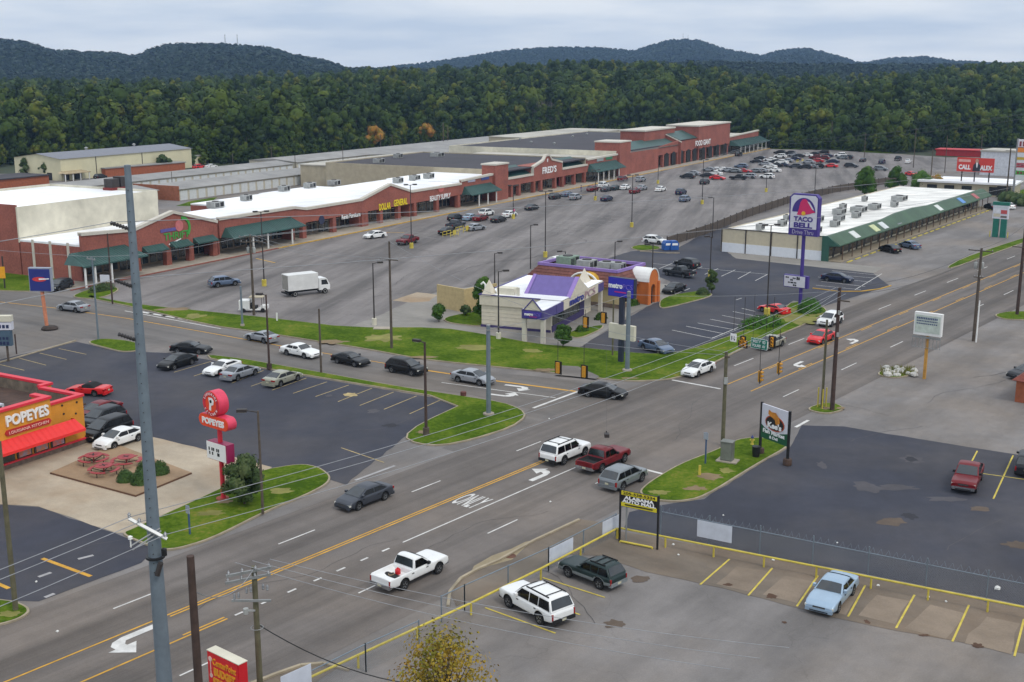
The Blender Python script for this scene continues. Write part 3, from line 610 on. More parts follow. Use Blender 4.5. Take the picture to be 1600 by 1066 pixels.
    out.append(('bumper', MB().box(hl - .2, hl + .05, -Wd * .44, Wd * .44, zr + .02, zr + .26, P0 if not big else bm).box(hl + .03, hl + .055, -Wd * .3, Wd * .3, zr + .04, zr + .12, DK), None))
    out.append(('bumper', MB().box(-hl - .07, -hl + .2, -Wd * .45, Wd * .45, zr + .03, zr + .27, bm), None))
    out.append(('license_plate', MB().box(-hl - .085, -hl - .06, -.16, .16, zr + .1 if big else zr + .34, (zr + .1 if big else zr + .34) + .15, PL), None))
    for s in (1, -1):
        for xx in ((gh[3] - .25), (gh[0] + gh[3]) / 2 - .1 if k['sp'] else gh[1] - .05):
            out.append(('door_handle', MB().box(xx - .34, xx - .16, s * Wd / 2 - .02, s * Wd / 2 + .015, zb - .2, zb - .155, DK), None))
    if k.get('rack'):
        rk = MB()
        for s in (1, -1): rk.box(gh[1] + .2, gh[2] - .3, s * wr * .86 - .025, s * wr * .86 + .025, zt + .01, zt + .075, DK)
        for xx in (gh[1] + .5, gh[2] - .7): rk.box(xx - .03, xx + .03, -wr * .86, wr * .86, zt + .045, zt + .075, DK)
        out.append(('roof_rack', rk, None))
    for a in ax:
        for s in (1, -1):
            w = MB(); T = [(r * .6, -.11), (r * .94, -.115), (r, -.08), (r, .08), (r * .94, .115), (r * .6, .11)]
            w.lathe(T, 20, TY); w.v = [(x, z * s, y) for x, y, z in w.v]
            if s > 0: w.f = [f[::-1] for f in w.f]
            rm = MB().lathe([(r * .62, 0), (r * .62, .113), (r * .5, .1), (r * .16, .108), (.001, .11)], 20, RM)
            for q in range(5):
                an = q * 2 * math.pi / 5; c, d = math.cos(an), math.sin(an)
                rm.add([(c * r * .2 - d * .05, d * r * .2 + c * .05, .116), (c * r * .2 + d * .05, d * r * .2 - c * .05, .116), (c * r * .55 + d * .03, d * r * .55 - c * .03, .122), (c * r * .55 - d * .03, d * r * .55 + c * .03, .122)], [(0, 1, 2, 3)], RM)
                an += math.pi / 5; c, d = math.cos(an), math.sin(an)
                rm.add([(c * r * .28 - d * .045, d * r * .28 + c * .045, .112), (c * r * .28 + d * .045, d * r * .28 - c * .045, .112), (c * r * .52 + d * .07, d * r * .52 - c * .07, .112), (c * r * .52 - d * .07, d * r * .52 + c * .07, .112)], [(0, 1, 2, 3)], DK)
            rm.v = [(x, z * s, y) for x, y, z in rm.v]
            if s > 0: rm.f = [f[::-1] for f in rm.f]
            out.append(('wheel', w, (a, s * (Wd / 2 - .13), r, rm)))
    return out
_cars = {}
def rounded(me):
    o = bpy.data.objects.new('t', me); COL.objects.link(o); md = o.modifiers.new('s', 'SUBSURF'); md.levels = md.render_levels = 1
    m2 = bpy.data.meshes.new_from_object(o.evaluated_get(bpy.context.evaluated_depsgraph_get())); m2.name = 'body'
    bpy.data.objects.remove(o); m2.shade_smooth(); m2.set_sharp_from_angle(angle=R(38)); return m2
NAMES = {'sedan': 'sedan', 'big_sedan': 'sedan', 'coupe': 'coupe', 'convertible': 'convertible', 'suv': 'suv', 'big_suv': 'suv', 'old_suv': 'suv', 'minivan': 'minivan', 'pickup': 'pickup_truck', 'ext_pickup': 'pickup_truck'}
def painted(me, col):
    m = me.copy(); m.materials[0] = PAINT[col]; return m
def car(kind, col, px, py, fwd, label, group=None, z=0, name=None, liner=None):
    """A vehicle whose middle stands on the ground at a photo pixel, nose along fwd (a world vector or a pixel step)."""
    p = G(px, py); 
    if isinstance(fwd, tuple): q = G(px + fwd[0] * .3, py + fwd[1] * .3) - p
    else: q = fwd
    t = thing(name or NAMES[kind], label, NAMES[kind].split('_')[0], (p.x, p.y, z), math.atan2(q.y, q.x), group)
    key = (kind, col, bool(liner))
    if key not in _cars:
        if liner: KINDS[kind]['bedliner'] = True
        L = []
        for nm, mb, ex in car_parts(kind):
            mats = list(VM); mats[0] = PAINT[col]
            L.append((nm, rounded(mb.mesh(nm, mats)) if nm == 'body' else mb.mesh(nm, mats, 30), ex, ex[3].mesh('rim', VM, 30) if ex else None))
        KINDS[kind].pop('bedliner', None); _cars[key] = L
    for nm, me, ex, rim in _cars[key]:
        o = link(nm, me, t, ex[:3] if ex else None)
        if rim: link('rim', rim, o)
    return t
_far = {}
def far_car(kind, col, px, py, fwd, label, group):
    p = G(px, py); key = (kind, col)
    if key not in _far:
        b = MB()
        for nm, mb, ex in car_parts(kind):
            b.merge(mb, ex[:3] if ex else (0, 0, 0))
            if ex: b.merge(ex[3], ex[:3])
        mats = list(VM); mats[0] = PAINT[col]; _far[key] = b.mesh(NAMES[kind], mats, 35)
    o = link(NAMES[kind], _far[key], None, (p.x, p.y, 0), math.atan2(fwd.y, fwd.x))
    return tag(o, label, NAMES[kind].split('_')[0], group)

TR_ = 'cars driving on the main road'; CQ = 'cars queuing on the side street'; PP = 'cars parked at the chicken restaurant'
w1 = car('pickup', 'white', 641, 905, RD, 'white regular-cab pickup truck driving up the main road with a red jug in its bed', TR_)
car('sedan', 'grey', 570, 786, -RD, 'dark grey sedan driving towards the camera beside the chicken restaurant lawn', TR_)
car('big_suv', 'white', 883, 717, RD, 'large white suv waiting in the left turn lane beside a dark red pickup', TR_)
car('ext_pickup', 'dark red', 943, 728, RD, 'dark red pickup truck waiting between a white suv and a silver crossover', TR_, liner=True)
car('suv', 'steel', 974, 757, RD, 'silver grey crossover suv waiting beside the kerb of the fish market lawn', TR_)
car('sedan', 'black', 942, 620, G(985, 623) - G(900, 614), 'black sedan turning out of the side street into the crossing', TR_)
car('sedan', 'white', 1091, 584, -RD, 'white sedan stopped at the white stop line on the main road', TR_)
car('sedan', 'bright red', 1283, 534, -RD, 'bright red sedan approaching in the lane beside the yellow line', TR_)
car('suv', 'white', 1297, 507, -RD, 'white suv on the main road beside the round green bush', TR_)
car('sedan', 'tan', 1204, 543, -RD, 'pale beige sedan seen behind the hanging green street name sign', TR_)
sd = G(760, 600) - G(560, 565)
car('sedan', 'silver', 739, 598, sd, 'silver grey sedan first in the queue at the side street stop line', CQ)
car('suv', 'black', 635, 583, G(760, 602) - G(560, 567), 'black suv third from the end of the side street queue', CQ)
car('coupe', 'black', 548, 569, G(640, 588) - G(460, 552), 'black coupe with a pale stripe on its bonnet in the side street queue', CQ)
car('big_sedan', 'white', 470, 556, G(560, 574) - G(380, 538), 'white old sedan at the end of the side street queue', CQ)
car('coupe', 'silver', 409, 533, G(330, 518) - G(480, 547), 'silver coupe with a rear spoiler driving away along the side street', CQ)
car('sedan', 'silver', 115, 486, G(60, 479) - G(160, 492), 'pale silver car driving away near the blue pole sign', CQ)
car('suv', 'charcoal', 94, 453, (-50, 14), 'dark green grey suv behind the blue pole sign', 'cars by the thrift store')
st_ = G(479, 591) - G(425, 610)
car('coupe', 'black', 299, 551, (60, 3), 'long black car leaving the restaurant lot with red tail lamps', PP)
car('sedan', 'black', 278, 573, (-50, 15), 'black sedan parked nose out at the end of the stall row', PP)
car('coupe', 'white', 348, 582, (-50, 16), 'white coupe parked nose out in the stall row', PP)
car('sedan', 'silver', 376, 590, st_, 'silver sedan parked nose in next to the white coupe', PP)
car('sedan', 'tan', 442, 599, st_, 'beige silver sedan parked alone in the middle of the stall row', PP)
car('convertible', 'bright red', 139, 616, (-60, -4), 'bright red convertible with a black soft top beside the restaurant', PP)
car('sedan', 'white', 188, 694, (-55, 19), 'white sedan parked by the restaurant picnic tables', PP)
car('minivan', 'black', 167, 681, (-55, 19), 'black minivan parked between the restaurant and the white sedan', PP)
car('suv', 'charcoal', 160, 664, (-55, 19), 'charcoal suv parked behind the black minivan', PP)
car('sedan', 'dark red', 155, 651, (-55, 19), 'dark maroon car mostly hidden behind the charcoal suv', PP)
car('suv', 'blue grey', 351, 447, (50, -5), 'blue grey estate car alone in the empty lot before the thrift store', 'cars by the thrift store')
AM = 'cars parked in the auto mall lot'
car('big_suv', 'white', 838, 957, G(800, 937) - G(870, 975), 'large white suv with a black roof rack parked by the yellow rail', AM)
car('old_suv', 'dark green', 925, 906, G(890, 892) - G(960, 919), 'dark green suv with grey lower trim parked by the yellow rail', AM)
car('big_sedan', 'pale blue', 1300, 938, G(1262, 978) - G(1320, 912), 'pale blue sedan parked nose out against the long yellow rail', AM)
car('ext_pickup', 'dark red', 1511, 757, G(1490, 805) - G(1511, 757), 'dark red pickup with chrome mirrors parked in the fish market lot', 'cars in the fish market lot', liner=True)
car('suv', 'charcoal', 1606, 735, G(1610, 700) - G(1596, 745), 'dark suv cut by the right edge of the photo in the fish market lot', 'cars in the fish market lot')
car('sedan', 'charcoal', 1606, 590, (-40, 6), 'dark car cut by the right edge near the brown roof', 'cars in the fish market lot')
ML = 'cars parked at the taco restaurant'
car('sedan', 'blue grey', 1025, 549, (50, 15), 'blue grey sedan in the sealed lot near the pole sign', ML)
car('coupe', 'bright red', 1209, 489, (-50, -11), 'bright red coupe parked by the yellow lamp base', ML)
car('ext_pickup', 'charcoal', 1061, 432, (-45, -7), 'dark grey pickup parked beside the taco restaurant', ML, liner=True)
car('suv', 'charcoal', 1073, 418, (-45, -8), 'dark suv parked beyond the dark grey pickup', ML)
car('sedan', 'black', 1053, 457, (-35, 11), 'black sedan parked nose out beside the orange arch', ML)
car('sedan', 'navy', 1308, 440, (50, 5), 'dark blue car parked low behind the letter board', ML)
car('suv', 'white', 1023, 381, (50, 5), 'white suv parked at the blue bins', ML)
SMG = 'cars parked at the green strip mall'
smf = G(1370, 386) - G(1405, 394)
car('sedan', 'black', 1390, 394, smf, 'black car parked first at the green strip mall', SMG)
car('sedan', 'blue grey', 1421, 388, smf, 'blue car parked behind the black one at the green strip mall', SMG)
far_car('sedan', 'black', 1548, 327, G(1530, 322) - G(1560, 330), 'black car near the far end of the green strip mall', SMG)
far_car('sedan', 'white', 1575, 326, G(1560, 322) - G(1590, 330), 'white car beyond the green and white tenant sign', SMG)

# a stripe down the bonnet of the black coupe, a red jug in the white pickup
JUG = mat('jug_red', (200, 24, 34), .4, var=.1); COIL = mat('hose_beige', (150, 128, 100), .7)
jug = tag(MB().lathe([(.02, 0), (.17, 0), (.19, .05), (.19, .3), (.15, .36), (.06, .38), (.06, .44), (.02, .44)], 14).build('jug', JUG, smooth=40), 'red plastic jug standing in the bed of the white pickup', 'jug')
jug.location = w1.matrix_basis @ Vector((-1.1, .05, .741))
hose = MB()
hose.tube([(.2 * math.cos(i * .6), .2 * math.sin(i * .6), .03 + i * .003) for i in range(24)], .025, 6)
hose = tag(hose.build('hose_coil', COIL, smooth=60), 'beige coil of hose lying in the bed of the white pickup', 'hose')
hose.location = w1.matrix_basis @ Vector((-1.5, .25, .741))

PZ = 'cars parked before the long plaza'
fa = FN; fb = -FN; fi = FP; fo = -FP
for kind, col, px, py, d, lab in (
    ('sedan', 'white', 586, 372, fb * .9 + fi * .3, 'white car alone in front of the discount store'), ('ext_pickup', 'dark red', 637, 381, fb, 'red pickup standing before the discount store by a lamp post'),
    ('sedan', 'black', 699, 366, fa, 'black car beside the yellow kerb before the beauty shop'), ('ext_pickup', 'grey', 712, 356, fa, 'dark grey pickup before the beauty shop'),
    ('sedan', 'silver', 743, 360, fa + fo * .3, 'silver sedan nearest the yellow kerb before the beauty shop'), ('sedan', 'pale blue', 735, 344, fa, 'pale blue sedan in the second row before the beauty shop'),
    ('sedan', 'dark red', 751, 345, fa, 'dark red car between pale cars before the beauty shop'), ('suv', 'white', 760, 337, fa, 'white suv before the blue shop sign'),
    ('sedan', 'charcoal', 779, 347, fa, 'charcoal sedan at the end of the beauty shop row'), ('sedan', 'white', 796, 339, fa, 'white sedan beyond the charcoal one in that row'),
    ('suv', 'charcoal', 712, 345, fa, 'charcoal suv hidden behind the dark grey pickup'), ('sedan', 'charcoal', 831, 328, fa, 'lone charcoal sedan driving past the variety store'),
    ('suv', 'charcoal', 867, 311, fa, 'charcoal suv at the left of the variety store row'), ('sedan', 'blue grey', 886, 307, fa, 'blue grey car in the variety store row'), ('suv', 'silver', 899, 312, fa, 'silver suv nearest the camera in the variety store row'),
    ('suv', 'dark red', 926, 299, fa, 'maroon suv left of the white one in the middle row'), ('suv', 'white', 943, 293, fa, 'white suv behind the lamp post in the middle row'), ('sedan', 'grey', 947, 299, fa, 'grey car before the white suv in the middle row'),
    ('sedan', 'dark green', 961, 297, fa, 'dark green car in the middle row'), ('sedan', 'white', 977, 296, fa, 'white sedan in the middle row'), ('sedan', 'dark red', 992, 302, fa, 'dark red sedan before the grocery store corner'),
    ('sedan', 'silver', 1003, 297, fa, 'silver sedan beside the dark red one before the grocery store corner'), ('suv', 'dark red', 973, 283, fa, 'maroon suv driving along the plaza front'), ('suv', 'silver', 1001, 284, fa, 'silver suv driving along the plaza front'),
    ('sedan', 'white', 1032, 299, fa, 'white sedan alone at the end of the middle row'), ('sedan', 'navy', 948, 314, fa, 'navy sedan alone in the second parking row'), ('suv', 'navy', 1064, 304, fa, 'navy suv by itself before the grocery store'),
    ('suv', 'blue grey', 1070, 315, fa, 'blue grey suv nearest the camera before the grocery store'), ('suv', 'charcoal', 1074, 279, fi, 'charcoal suv left of the grocery store entrance'), ('sedan', 'silver', 1083, 274, fi, 'silver sedan left of the grocery store entrance'),
    ('suv', 'charcoal', 1101, 288, fa, 'charcoal suv before the red hatchback'), ('sedan', 'bright red', 1121, 281, fo, 'bright red car with its rear to the grocery store'), ('ext_pickup', 'charcoal', 1154, 281, fi, 'charcoal pickup with its tail to the camera in the grocery lot'),
    ('sedan', 'bright red', 1424, 275, fb + fo, 'bright red car beside the far green trees'), ('suv', 'charcoal', 1154, 244, fa, 'dark car at the kerb of the grocery store'),
    ('suv', 'navy', 1378, 256, fa, 'navy suv near the far end of the lot'), ('suv', 'steel', 1376, 267, fo, 'grey suv below the navy one near the far end'), ('ext_pickup', 'charcoal', 1403, 251, fa, 'dark pickup at the far right end of the lot'),
    ('sedan', 'white', 1419, 255, fa, 'white sedan at the far right end of the lot'), ('suv', 'charcoal', 1330, 262, fo, 'dark suv standing apart right of the crowd'), ('sedan', 'charcoal', 1348, 253, fa, 'dark sedan standing apart right of the crowd'),
    ('suv', 'black', 157, 280, G(175, 277) - G(145, 281), 'black suv outside the cream warehouse'), ('sedan', 'white', 279, 266, G(290, 264) - G(270, 267), 'white car at the right end of the cream warehouse'),
    ('suv', 'bright red', 311, 264, G(320, 263) - G(300, 265), 'red suv at the right end of the cream warehouse'), ('sedan', 'white', 330, 263, G(340, 262) - G(320, 264), 'white sedan beyond the red suv by the storage rows')):
    far_car(kind, col, px, py, d, lab, PZ)
crowd = [('charcoal', 1105, 277, 0), ('white', 1117, 274, 0), ('silver', 1108, 268, 0), ('white', 1118, 268, 1), ('white', 1128, 268, 1), ('silver', 1138, 269, 1), ('steel', 1148, 270, 1), ('blue grey', 1158, 263, 3), ('red', 1164, 270, 2),
         ('silver', 1170, 279, 3), ('white', 1198, 279, 3), ('charcoal', 1182, 255, 0), ('black', 1188, 250, 0), ('steel', 1180, 270, 1), ('silver', 1189, 270, 0), ('white', 1199, 269, 0), ('white', 1209, 269, 1), ('white', 1203, 263, 0), ('silver', 1195, 259, 1),
         ('white', 1203, 252, 1), ('charcoal', 1212, 255, 0), ('black', 1213, 261, 0), ('navy', 1223, 261, 1), ('white', 1221, 256, 1), ('white', 1219, 247, 3), ('black', 1218, 241, 3), ('charcoal', 1234, 242, 3), ('silver', 1230, 254, 0), ('navy', 1241, 251, 1),
         ('grey', 1242, 263, 3), ('white', 1260, 245, 0), ('black', 1272, 243, 0), ('black', 1286, 241, 3), ('navy', 1292, 246, 0), ('dark red', 1286, 250, 3), ('dark red', 1274, 249, 3), ('silver', 1263, 256, 0), ('red', 1277, 254, 0), ('charcoal', 1258, 264, 3),
         ('silver', 1268, 263, 1), ('black', 1278, 263, 3), ('navy', 1301, 255, 0), ('bright red', 1298, 262, 0), ('white', 1313, 245, 3), ('steel', 1316, 249, 3), ('charcoal', 1323, 249, 3), ('charcoal', 1248, 246, 0), ('silver', 1240, 245, 0)]
for col, px, py, k in crowd:
    nm = {0: 'car', 1: 'car', 2: 'car', 3: 'tall vehicle'}[k]
    far_car(('sedan', 'sedan', 'coupe', 'suv')[k], col, px, py, fi if k != 2 else fo, '%s %s in the far crowd of parked cars before the grocery store' % (col, nm), 'far crowd of parked cars')

# box truck and utility cart
def box_truck():
    p = G(478, 460); q = G(515, 456) - G(445, 464)
    t = thing('box_truck', 'white box truck parked in the empty part of the plaza lot', 'truck', (p.x, p.y, 0), math.atan2(q.y, q.x))
    tb = mat('truck_box', (214, 214, 212), .6, var=.08, scale=.7); tbk = mat('truck_back', (150, 146, 138), .8, var=.15)
    MB().box(-3.3, 1.6, -1.15, 1.15, .95, 3.3).build('cargo_box', tb, t)
    MB().box(-3.33, -3.301, -1.05, 1.05, 1.05, 3.2).build('rear_door', tbk, t)
    MB().box(-3.2, 3.3, -.5, .5, .55, .94).box(-3.5, -3.2, -1.1, 1.1, .45, .65).build('chassis', V_DARK, t)
    cb = MB().wallxz([(1.75, .6), (3.55, .6), (3.6, 1.25), (3.1, 2.25), (2.9, 2.4), (1.75, 2.4)], -1.0, 1.0)
    cb.build('cab', PAINT['white'], t)
    MB().add([(3.605, -.9, 1.32), (3.605, .9, 1.32), (3.15, .9, 2.2), (3.15, -.9, 2.2)], [(0, 1, 2, 3)]).build('windshield', V_GLASS, t)
    for s in (1, -1):
        y = s * 1.01; MB().add([(2.15, y, 1.4), (3.3, y, 1.4), (3.0, y, 2.15), (2.15, y, 2.15)], [(0, 1, 2, 3) if s < 0 else (3, 2, 1, 0)]).build('side_window', V_GLASS, t)
        MB().box(3.56, 3.64, s * .75 - .15, s * .75 + .15, .85, 1.0).build('headlight', V_LIGHT, t)
        for x in (2.7, -2.2):
            w = MB().lathe([(.22, -.14), (.4, -.14), (.42, -.1), (.42, .1), (.4, .14), (.22, .14)], 18); w.v = [(a, c * s, b) for a, b, c in w.v]
            wo = w.build('wheel', V_TYRE, t, 40); wo.location = (x, s * .95, .42)
            r2 = MB().lathe([(.24, .1), (.24, .145), (.1, .12), (.001, .13)], 16); r2.v = [(a, c * s, b) for a, b, c in r2.v]; r2.build('rim', white_paint, wo, 40)
box_truck()
def cart():
    p = G(398, 487); q = G(420, 487) - G(380, 487)
    t = thing('utility_cart', 'small white utility cart behind the tall wooden pole', 'cart', (p.x, p.y, 0), math.atan2(q.y, q.x))
    MB().box(-2.0, -.5, -.8, .8, .5, 1.7).build('cargo_box', white_paint, t)
    MB().box(-2.1, 1.8, -.75, .75, .35, .5).box(1.0, 1.9, -.7, .7, .5, .95).build('chassis', white_paint, t)
    MB().box(-.3, .4, -.65, .65, .5, .85).box(-.4, -.25, -.65, .65, .85, 1.3).build('seat', V_DARK, t)
    b = MB()
    for x in (-.4, 1.2):
        for y in (-.7, .7): b.box(x - .03, x + .03, y - .03, y + .03, .5, 2.1)
    b.build('frame', dark_metal, t); MB().box(-.6, 1.4, -.8, .8, 2.1, 2.18).build('canopy', tan_wall, t)
    for x in (-1.4, 1.3):
        for s in (1, -1):
            w = MB().lathe([(.12, -.1), (.3, -.1), (.32, 0), (.3, .1), (.12, .1)], 14); w.v = [(a, c * s, b) for a, b, c in w.v]
            wo = w.build('wheel', V_TYRE, t, 40); wo.location = (x, s * .72, .32)
cart()
# ------------------------------------------------------------------ the long brick plaza (local X along its front, Y into it)
def fx(px):
    lo, hi = -60.0, 520.0
    for _ in range(50):
        m = (lo + hi) / 2; q = FL(m, 0)
        if 800 + F * q.x / (q.y * PC + CH * PS) < px: lo = m
        else: hi = m
    return lo
def fz(px, top): x = fx(px); return x, ZT(FL(x, 0).y, top)
dark_roof = mat('dark_roof', (60, 57, 62), .9, var=.1, scale=.2, blot=.08)
cream_roof = mat('cream_roof', (176, 172, 162), .9, var=.1, scale=.2, blot=.08)
stone_base = mat('stone_base', (120, 104, 92), .9, var=.25, scale=3)
back_wall = mat('shop_back_wall', (128, 112, 96), .9, var=.15)
shop_glass = mat('shop_glass', (58, 68, 72), .12, var=.6, scale=.6, spec=.8)
soffit = mat('soffit', (150, 140, 125), .9)
def plaza_store(name, label, X0, X1, prof, cols, zb=3.2, rz=6.0, depth=16, roof=white_roof, side=brick, cw=.9, coping=True, recess=3.2, up=-.31, group='shop units of the long plaza'):
    p = FL(X0, 0); t = thing(name, label, 'store', p, FAC, group); o = lambda x: x - X0
    P = [(o(x), z) for x, z in prof]
    MB().wallxz([(P[0][0], zb)] + P + [(P[-1][0], zb)], 0, .45).build('fascia', brick, t)
    tr = MB()
    for a, b in zip(P, P[1:]):
        tr.wallxz([(a[0], a[1] - .3), (b[0], b[1] - .3), (b[0], b[1] + .22), (a[0], a[1] + .22)], -.22, .7)
    if coping: tr.build('coping', trim_white, t)
    for c in cols: MB().wallxz([(o(c) - cw / 2 - .15, 0), (o(c) + cw / 2 + .15, 0), (o(c) + cw / 2, zb), (o(c) - cw / 2, zb)], -.05, .85).build('column', brick_col, t)
    MB().box(0, o(X1), .46, recess, zb - .05, zb + .1).build('soffit', soffit, t)
    w = X1 - X0; n = max(2, int(w / 3.4)); g = MB().box(0, w, recess + .05, recess + .3, 0, zb)
    g.build('shop_wall', back_wall, t)
    for i in range(n):
        a = (i + .08) * w / n; b = (i + .92) * w / n
        MB().box(a, b, recess - .02, recess + .049, .5 if i % 3 else .05, zb - .35, 0).box((a + b) / 2 - .04, (a + b) / 2 + .04, recess - .06, recess - .021, .5 if i % 3 else .05, zb - .35, 1).box(a, b, recess - .06, recess - .022, zb - 1.0, zb - .93, 1).build('window', [shop_glass, trim_white], t)
    b = MB()
    for a in (0, w - .3): b.box(a, a + .3, .46, depth, 0, rz + up)
    b.box(.3, w - .3, depth - .3, depth, 0, rz + up); b.build('wall', side, t)
    MB().box(0 if up < 0 else .3, w if up < 0 else w - .3, .46, depth if up < 0 else depth - .3, rz - .3, rz).build('roof', roof, t)
    return t, o
def hip_awning(t, x0, x1, z1, z0, y0=-2.6, y1=.0, m=None, ends=1.2, name='awning', post=(), pm_=None):
    b = MB(); th = .12
    P = [(x0, y0, z0), (x1, y0, z0), (x1 - ends, y1, z1), (x0 + ends, y1, z1), (x0, y1, z0), (x1, y1, z0)]
    b.add(P, [(0, 1, 2, 3), (0, 3, 4), (1, 5, 2), (0, 4, 5, 1)])
    b.box(x0, x1, y0 - .03, y0 + .1, z0 - .22, z0 - .004)
    n = int((x1 - x0) / .6)
    for i in range(1, n):                                    # standing seams
        x = x0 + (x1 - x0) * i / n; xt = min(max(x, x0 + ends), x1 - ends)
        b.add([(x - .02, y0, z0 + .05), (x + .02, y0, z0 + .05), (xt + .02, y1, z1 + .05), (xt - .02, y1, z1 + .05), (x - .02, y0, z0), (x + .02, y0, z0), (xt + .02, y1, z1), (xt - .02, y1, z1)], [(0, 1, 2, 3), (1, 5, 6, 2), (4, 0, 3, 7)])
    b.build(name, m or green_metal, t)
    for x in post: MB().box(x - .12, x + .12, y0 + .2, y0 + .44, 0, z0 - .2).build('post', pm_ or white_paint, t)
PL_ = 'shop units of the long plaza'
# thrift store
prof = [fz(132, 366), fz(213, 359), fz(275, 331), fz(342, 346)]
t, o = plaza_store('thrift_store', 'brick thrift store with a high white rear block and a green canopy', prof[0][0], prof[-1][0], prof, [fx(217), fx(265), fx(300), fx(337)], zb=3.3, rz=6.0, depth=14, cw=1.0)
x0, x1 = prof[0][0], prof[-1][0]
b = MB(); b.box(0, o(x1), 14.05, 14.35, 5.5, 11.3).box(0, .3, 14.35, 42, 0, 11.6, 1).box(o(x1) - .3, o(x1), 14.35, 42, 5, 11.3).box(.3, o(x1) - .3, 41.7, 42, 0, 11.3)
b.build('rear_block', [cream_wall, brick], t)
MB().box(.3, o(x1) - .3, 14.36, 41.7, 10.6, 10.9).build('roof', white_roof, t)
for y in (3, 7, 11): MB().box(-.12, -.005, y - .25, y + .25, 0, 6.2).build('pilaster', trim_white, t)
hip_awning(t, -3.8, o(fx(205)), 5.0, 3.4, y0=-4.2, y1=-.02, post=(-3.2, -1.2, 2.2))
MB().box(-3.6, 8, -3.4, -3.3, .2, .3).build('walk_edge', brick_col, t)
for a, b2 in ((224, 258), (267, 296), (303, 335)):
    hip_awning(t, o(fx(a)), o(fx(b2)), 4.1, 3.25, y0=-1.3, y1=-.02, ends=.1)
xm, zm = fz(276, 368)
lettering('THRIFT', 6.2, 1.25, cap_green, t, (o(xm) + .4, -.08, zm), bold=.02)
bl = mat('tag_purple', (92, 84, 150), .5); MB().box(o(xm) - 3.4, o(xm) + .6, -.12, -.005, zm + .85, zm + 1.4).build('logo_tag', bl, t)
MB().wallxz(disc(.95, 0, 0, c=(o(xm) + 1.1, zm + 1.55)), -.16, -.005).build('logo_disc', mat('logo_pink', (196, 112, 112), .5), t)
MB().wallxz(disc(2.0, 0, 0, c=(o(xm) + 1.9, zm + 1.1), a0=-45, a1=95, rin=1.5), -.14, -.006).build('logo_arc', cap_green, t)
MB().wallxz([(o(xm) - 1.6, zm - 1.5), (o(xm) + 1.4, zm - .8), (o(xm) + 1.4, zm - .65), (o(xm) - 1.6, zm - 1.3)], -.1, -.005).build('logo_swoosh', cap_white, t)
xm, zm = fz(318, 374); MB().box(o(xm) - 1.4, o(xm) + 1.4, -.15, -.005, zm - .2, zm + .3).build('sign_board', cap_white, t)
# vacant shops with the green awning, then the discount shop next to it
prof = [fz(345, 342), fz(450, 326)]; x0, x1 = prof[0][0], fx(462)
prof = [(x0 + .02, prof[0][1]), (x1, prof[1][1])]
t, o = plaza_store('shop_building', 'brick shop unit with a long green awning right of the thrift store', x0 + .02, x1, prof, [], depth=17, cw=.9)
hip_awning(t, .3, o(x1) - .3, 4.9, 3.3, y0=-3.0, y1=-.02, post=(6, o(fx(402)), o(fx(440))))
prof = [(x1 + .02, prof[1][1]), fz(480, 326), fz(566, 312)]
t, o = plaza_store('shop_building', 'brick shop unit with a round dark emblem and a white sign', x1 + .02, prof[-1][0], prof, [fx(476), fx(523), fx(568)], depth=27, cw=1.0)
xm, zm = fz(503, 344); MB().wallxz(disc(.9, 0, 0, c=(o(xm), zm)), -.12, -.005).build('emblem', mat('emblem_navy', (44, 50, 78), .5), t)
xm, zm = fz(549, 337); lettering('Rents Furniture', 6.8, .95, cap_white, t, (o(xm), -.06, zm), bold=.02)
prof = [(fx(566) + .02, fz(566, 312)[1]), fz(611, 288), fz(644, 299)]
t, o = plaza_store('shop_building', 'brick discount store with a gabled front and yellow letters', prof[0][0], prof[-1][0], prof, [fx(573), fx(596), fx(624)], depth=28, cw=1.0)
xa, za = fz(610, 320); lettering('DOLLAR', 4.6, 1.5, cap_yellow, t, (o(fx(601.5)), -.1, za - .15), bold=.03); lettering('GENERAL', 5.6, 1.5, cap_yellow, t, (o(fx(626)), -.1, fz(626, 316)[1]), bold=.03)
prof = [(fx(644) + .02, fz(644, 299)[1]), fz(721, 287)]
t, o = plaza_store('shop_building', 'brick beauty shop with white letters under a small red emblem', prof[0][0], prof[-1][0], prof, [fx(649), fx(684), fx(717)], depth=22, cw=1.0)
xm, zm = fz(688, 308); lettering('BEAUTY SUPPLY', 9.5, 1.25, cap_white, t, (o(xm), -.08, zm), bold=.02)
MB().wallxz(disc(1.0, 0, 0, c=(o(xm) + .3, zm + 1.9), sx=1.3, sz=.8), -.12, -.005).build('emblem', mat('emblem_red', (190, 96, 88), .5), t)
xb = prof[-1][0]
# shops with the two blue signs and the square brick tower
xt0, xt1 = fx(770), fx(790)
prof = [(xb + .02, 6.6), (xt0, 7.0)]
t, o = plaza_store('shop_building', 'brick shop unit with two small signs over a green awning and a square brick tower', xb + .02, xt1, prof + [(xt1, 7.0)], [], rz=6.2, depth=22)
hip_awning(t, .2, o(xt0) - .2, 5.0, 3.2, y0=-2.8, y1=-.02, post=(4.5, 9, 13.5))
MB().box(o(xt0), o(xt1), -.8, 3.2, 0, 9.2).build('tower', brick, t); MB().box(o(xt0) - .2, o(xt1) + .2, -1.0, 3.4, 9.2, 9.6).build('tower_cap', trim_white, t)
x, z = fz(725, 281); MB().box(3.2, 6.8, -.12, -.005, 5.9, 6.5).build('sign_board', mat('sign_pale', (170, 170, 190), .5), t)
MB().box(10, 14, -.12, -.005, 5.9, 6.6).build('sign_board', mat('sign_blue', (60, 76, 140), .5), t)
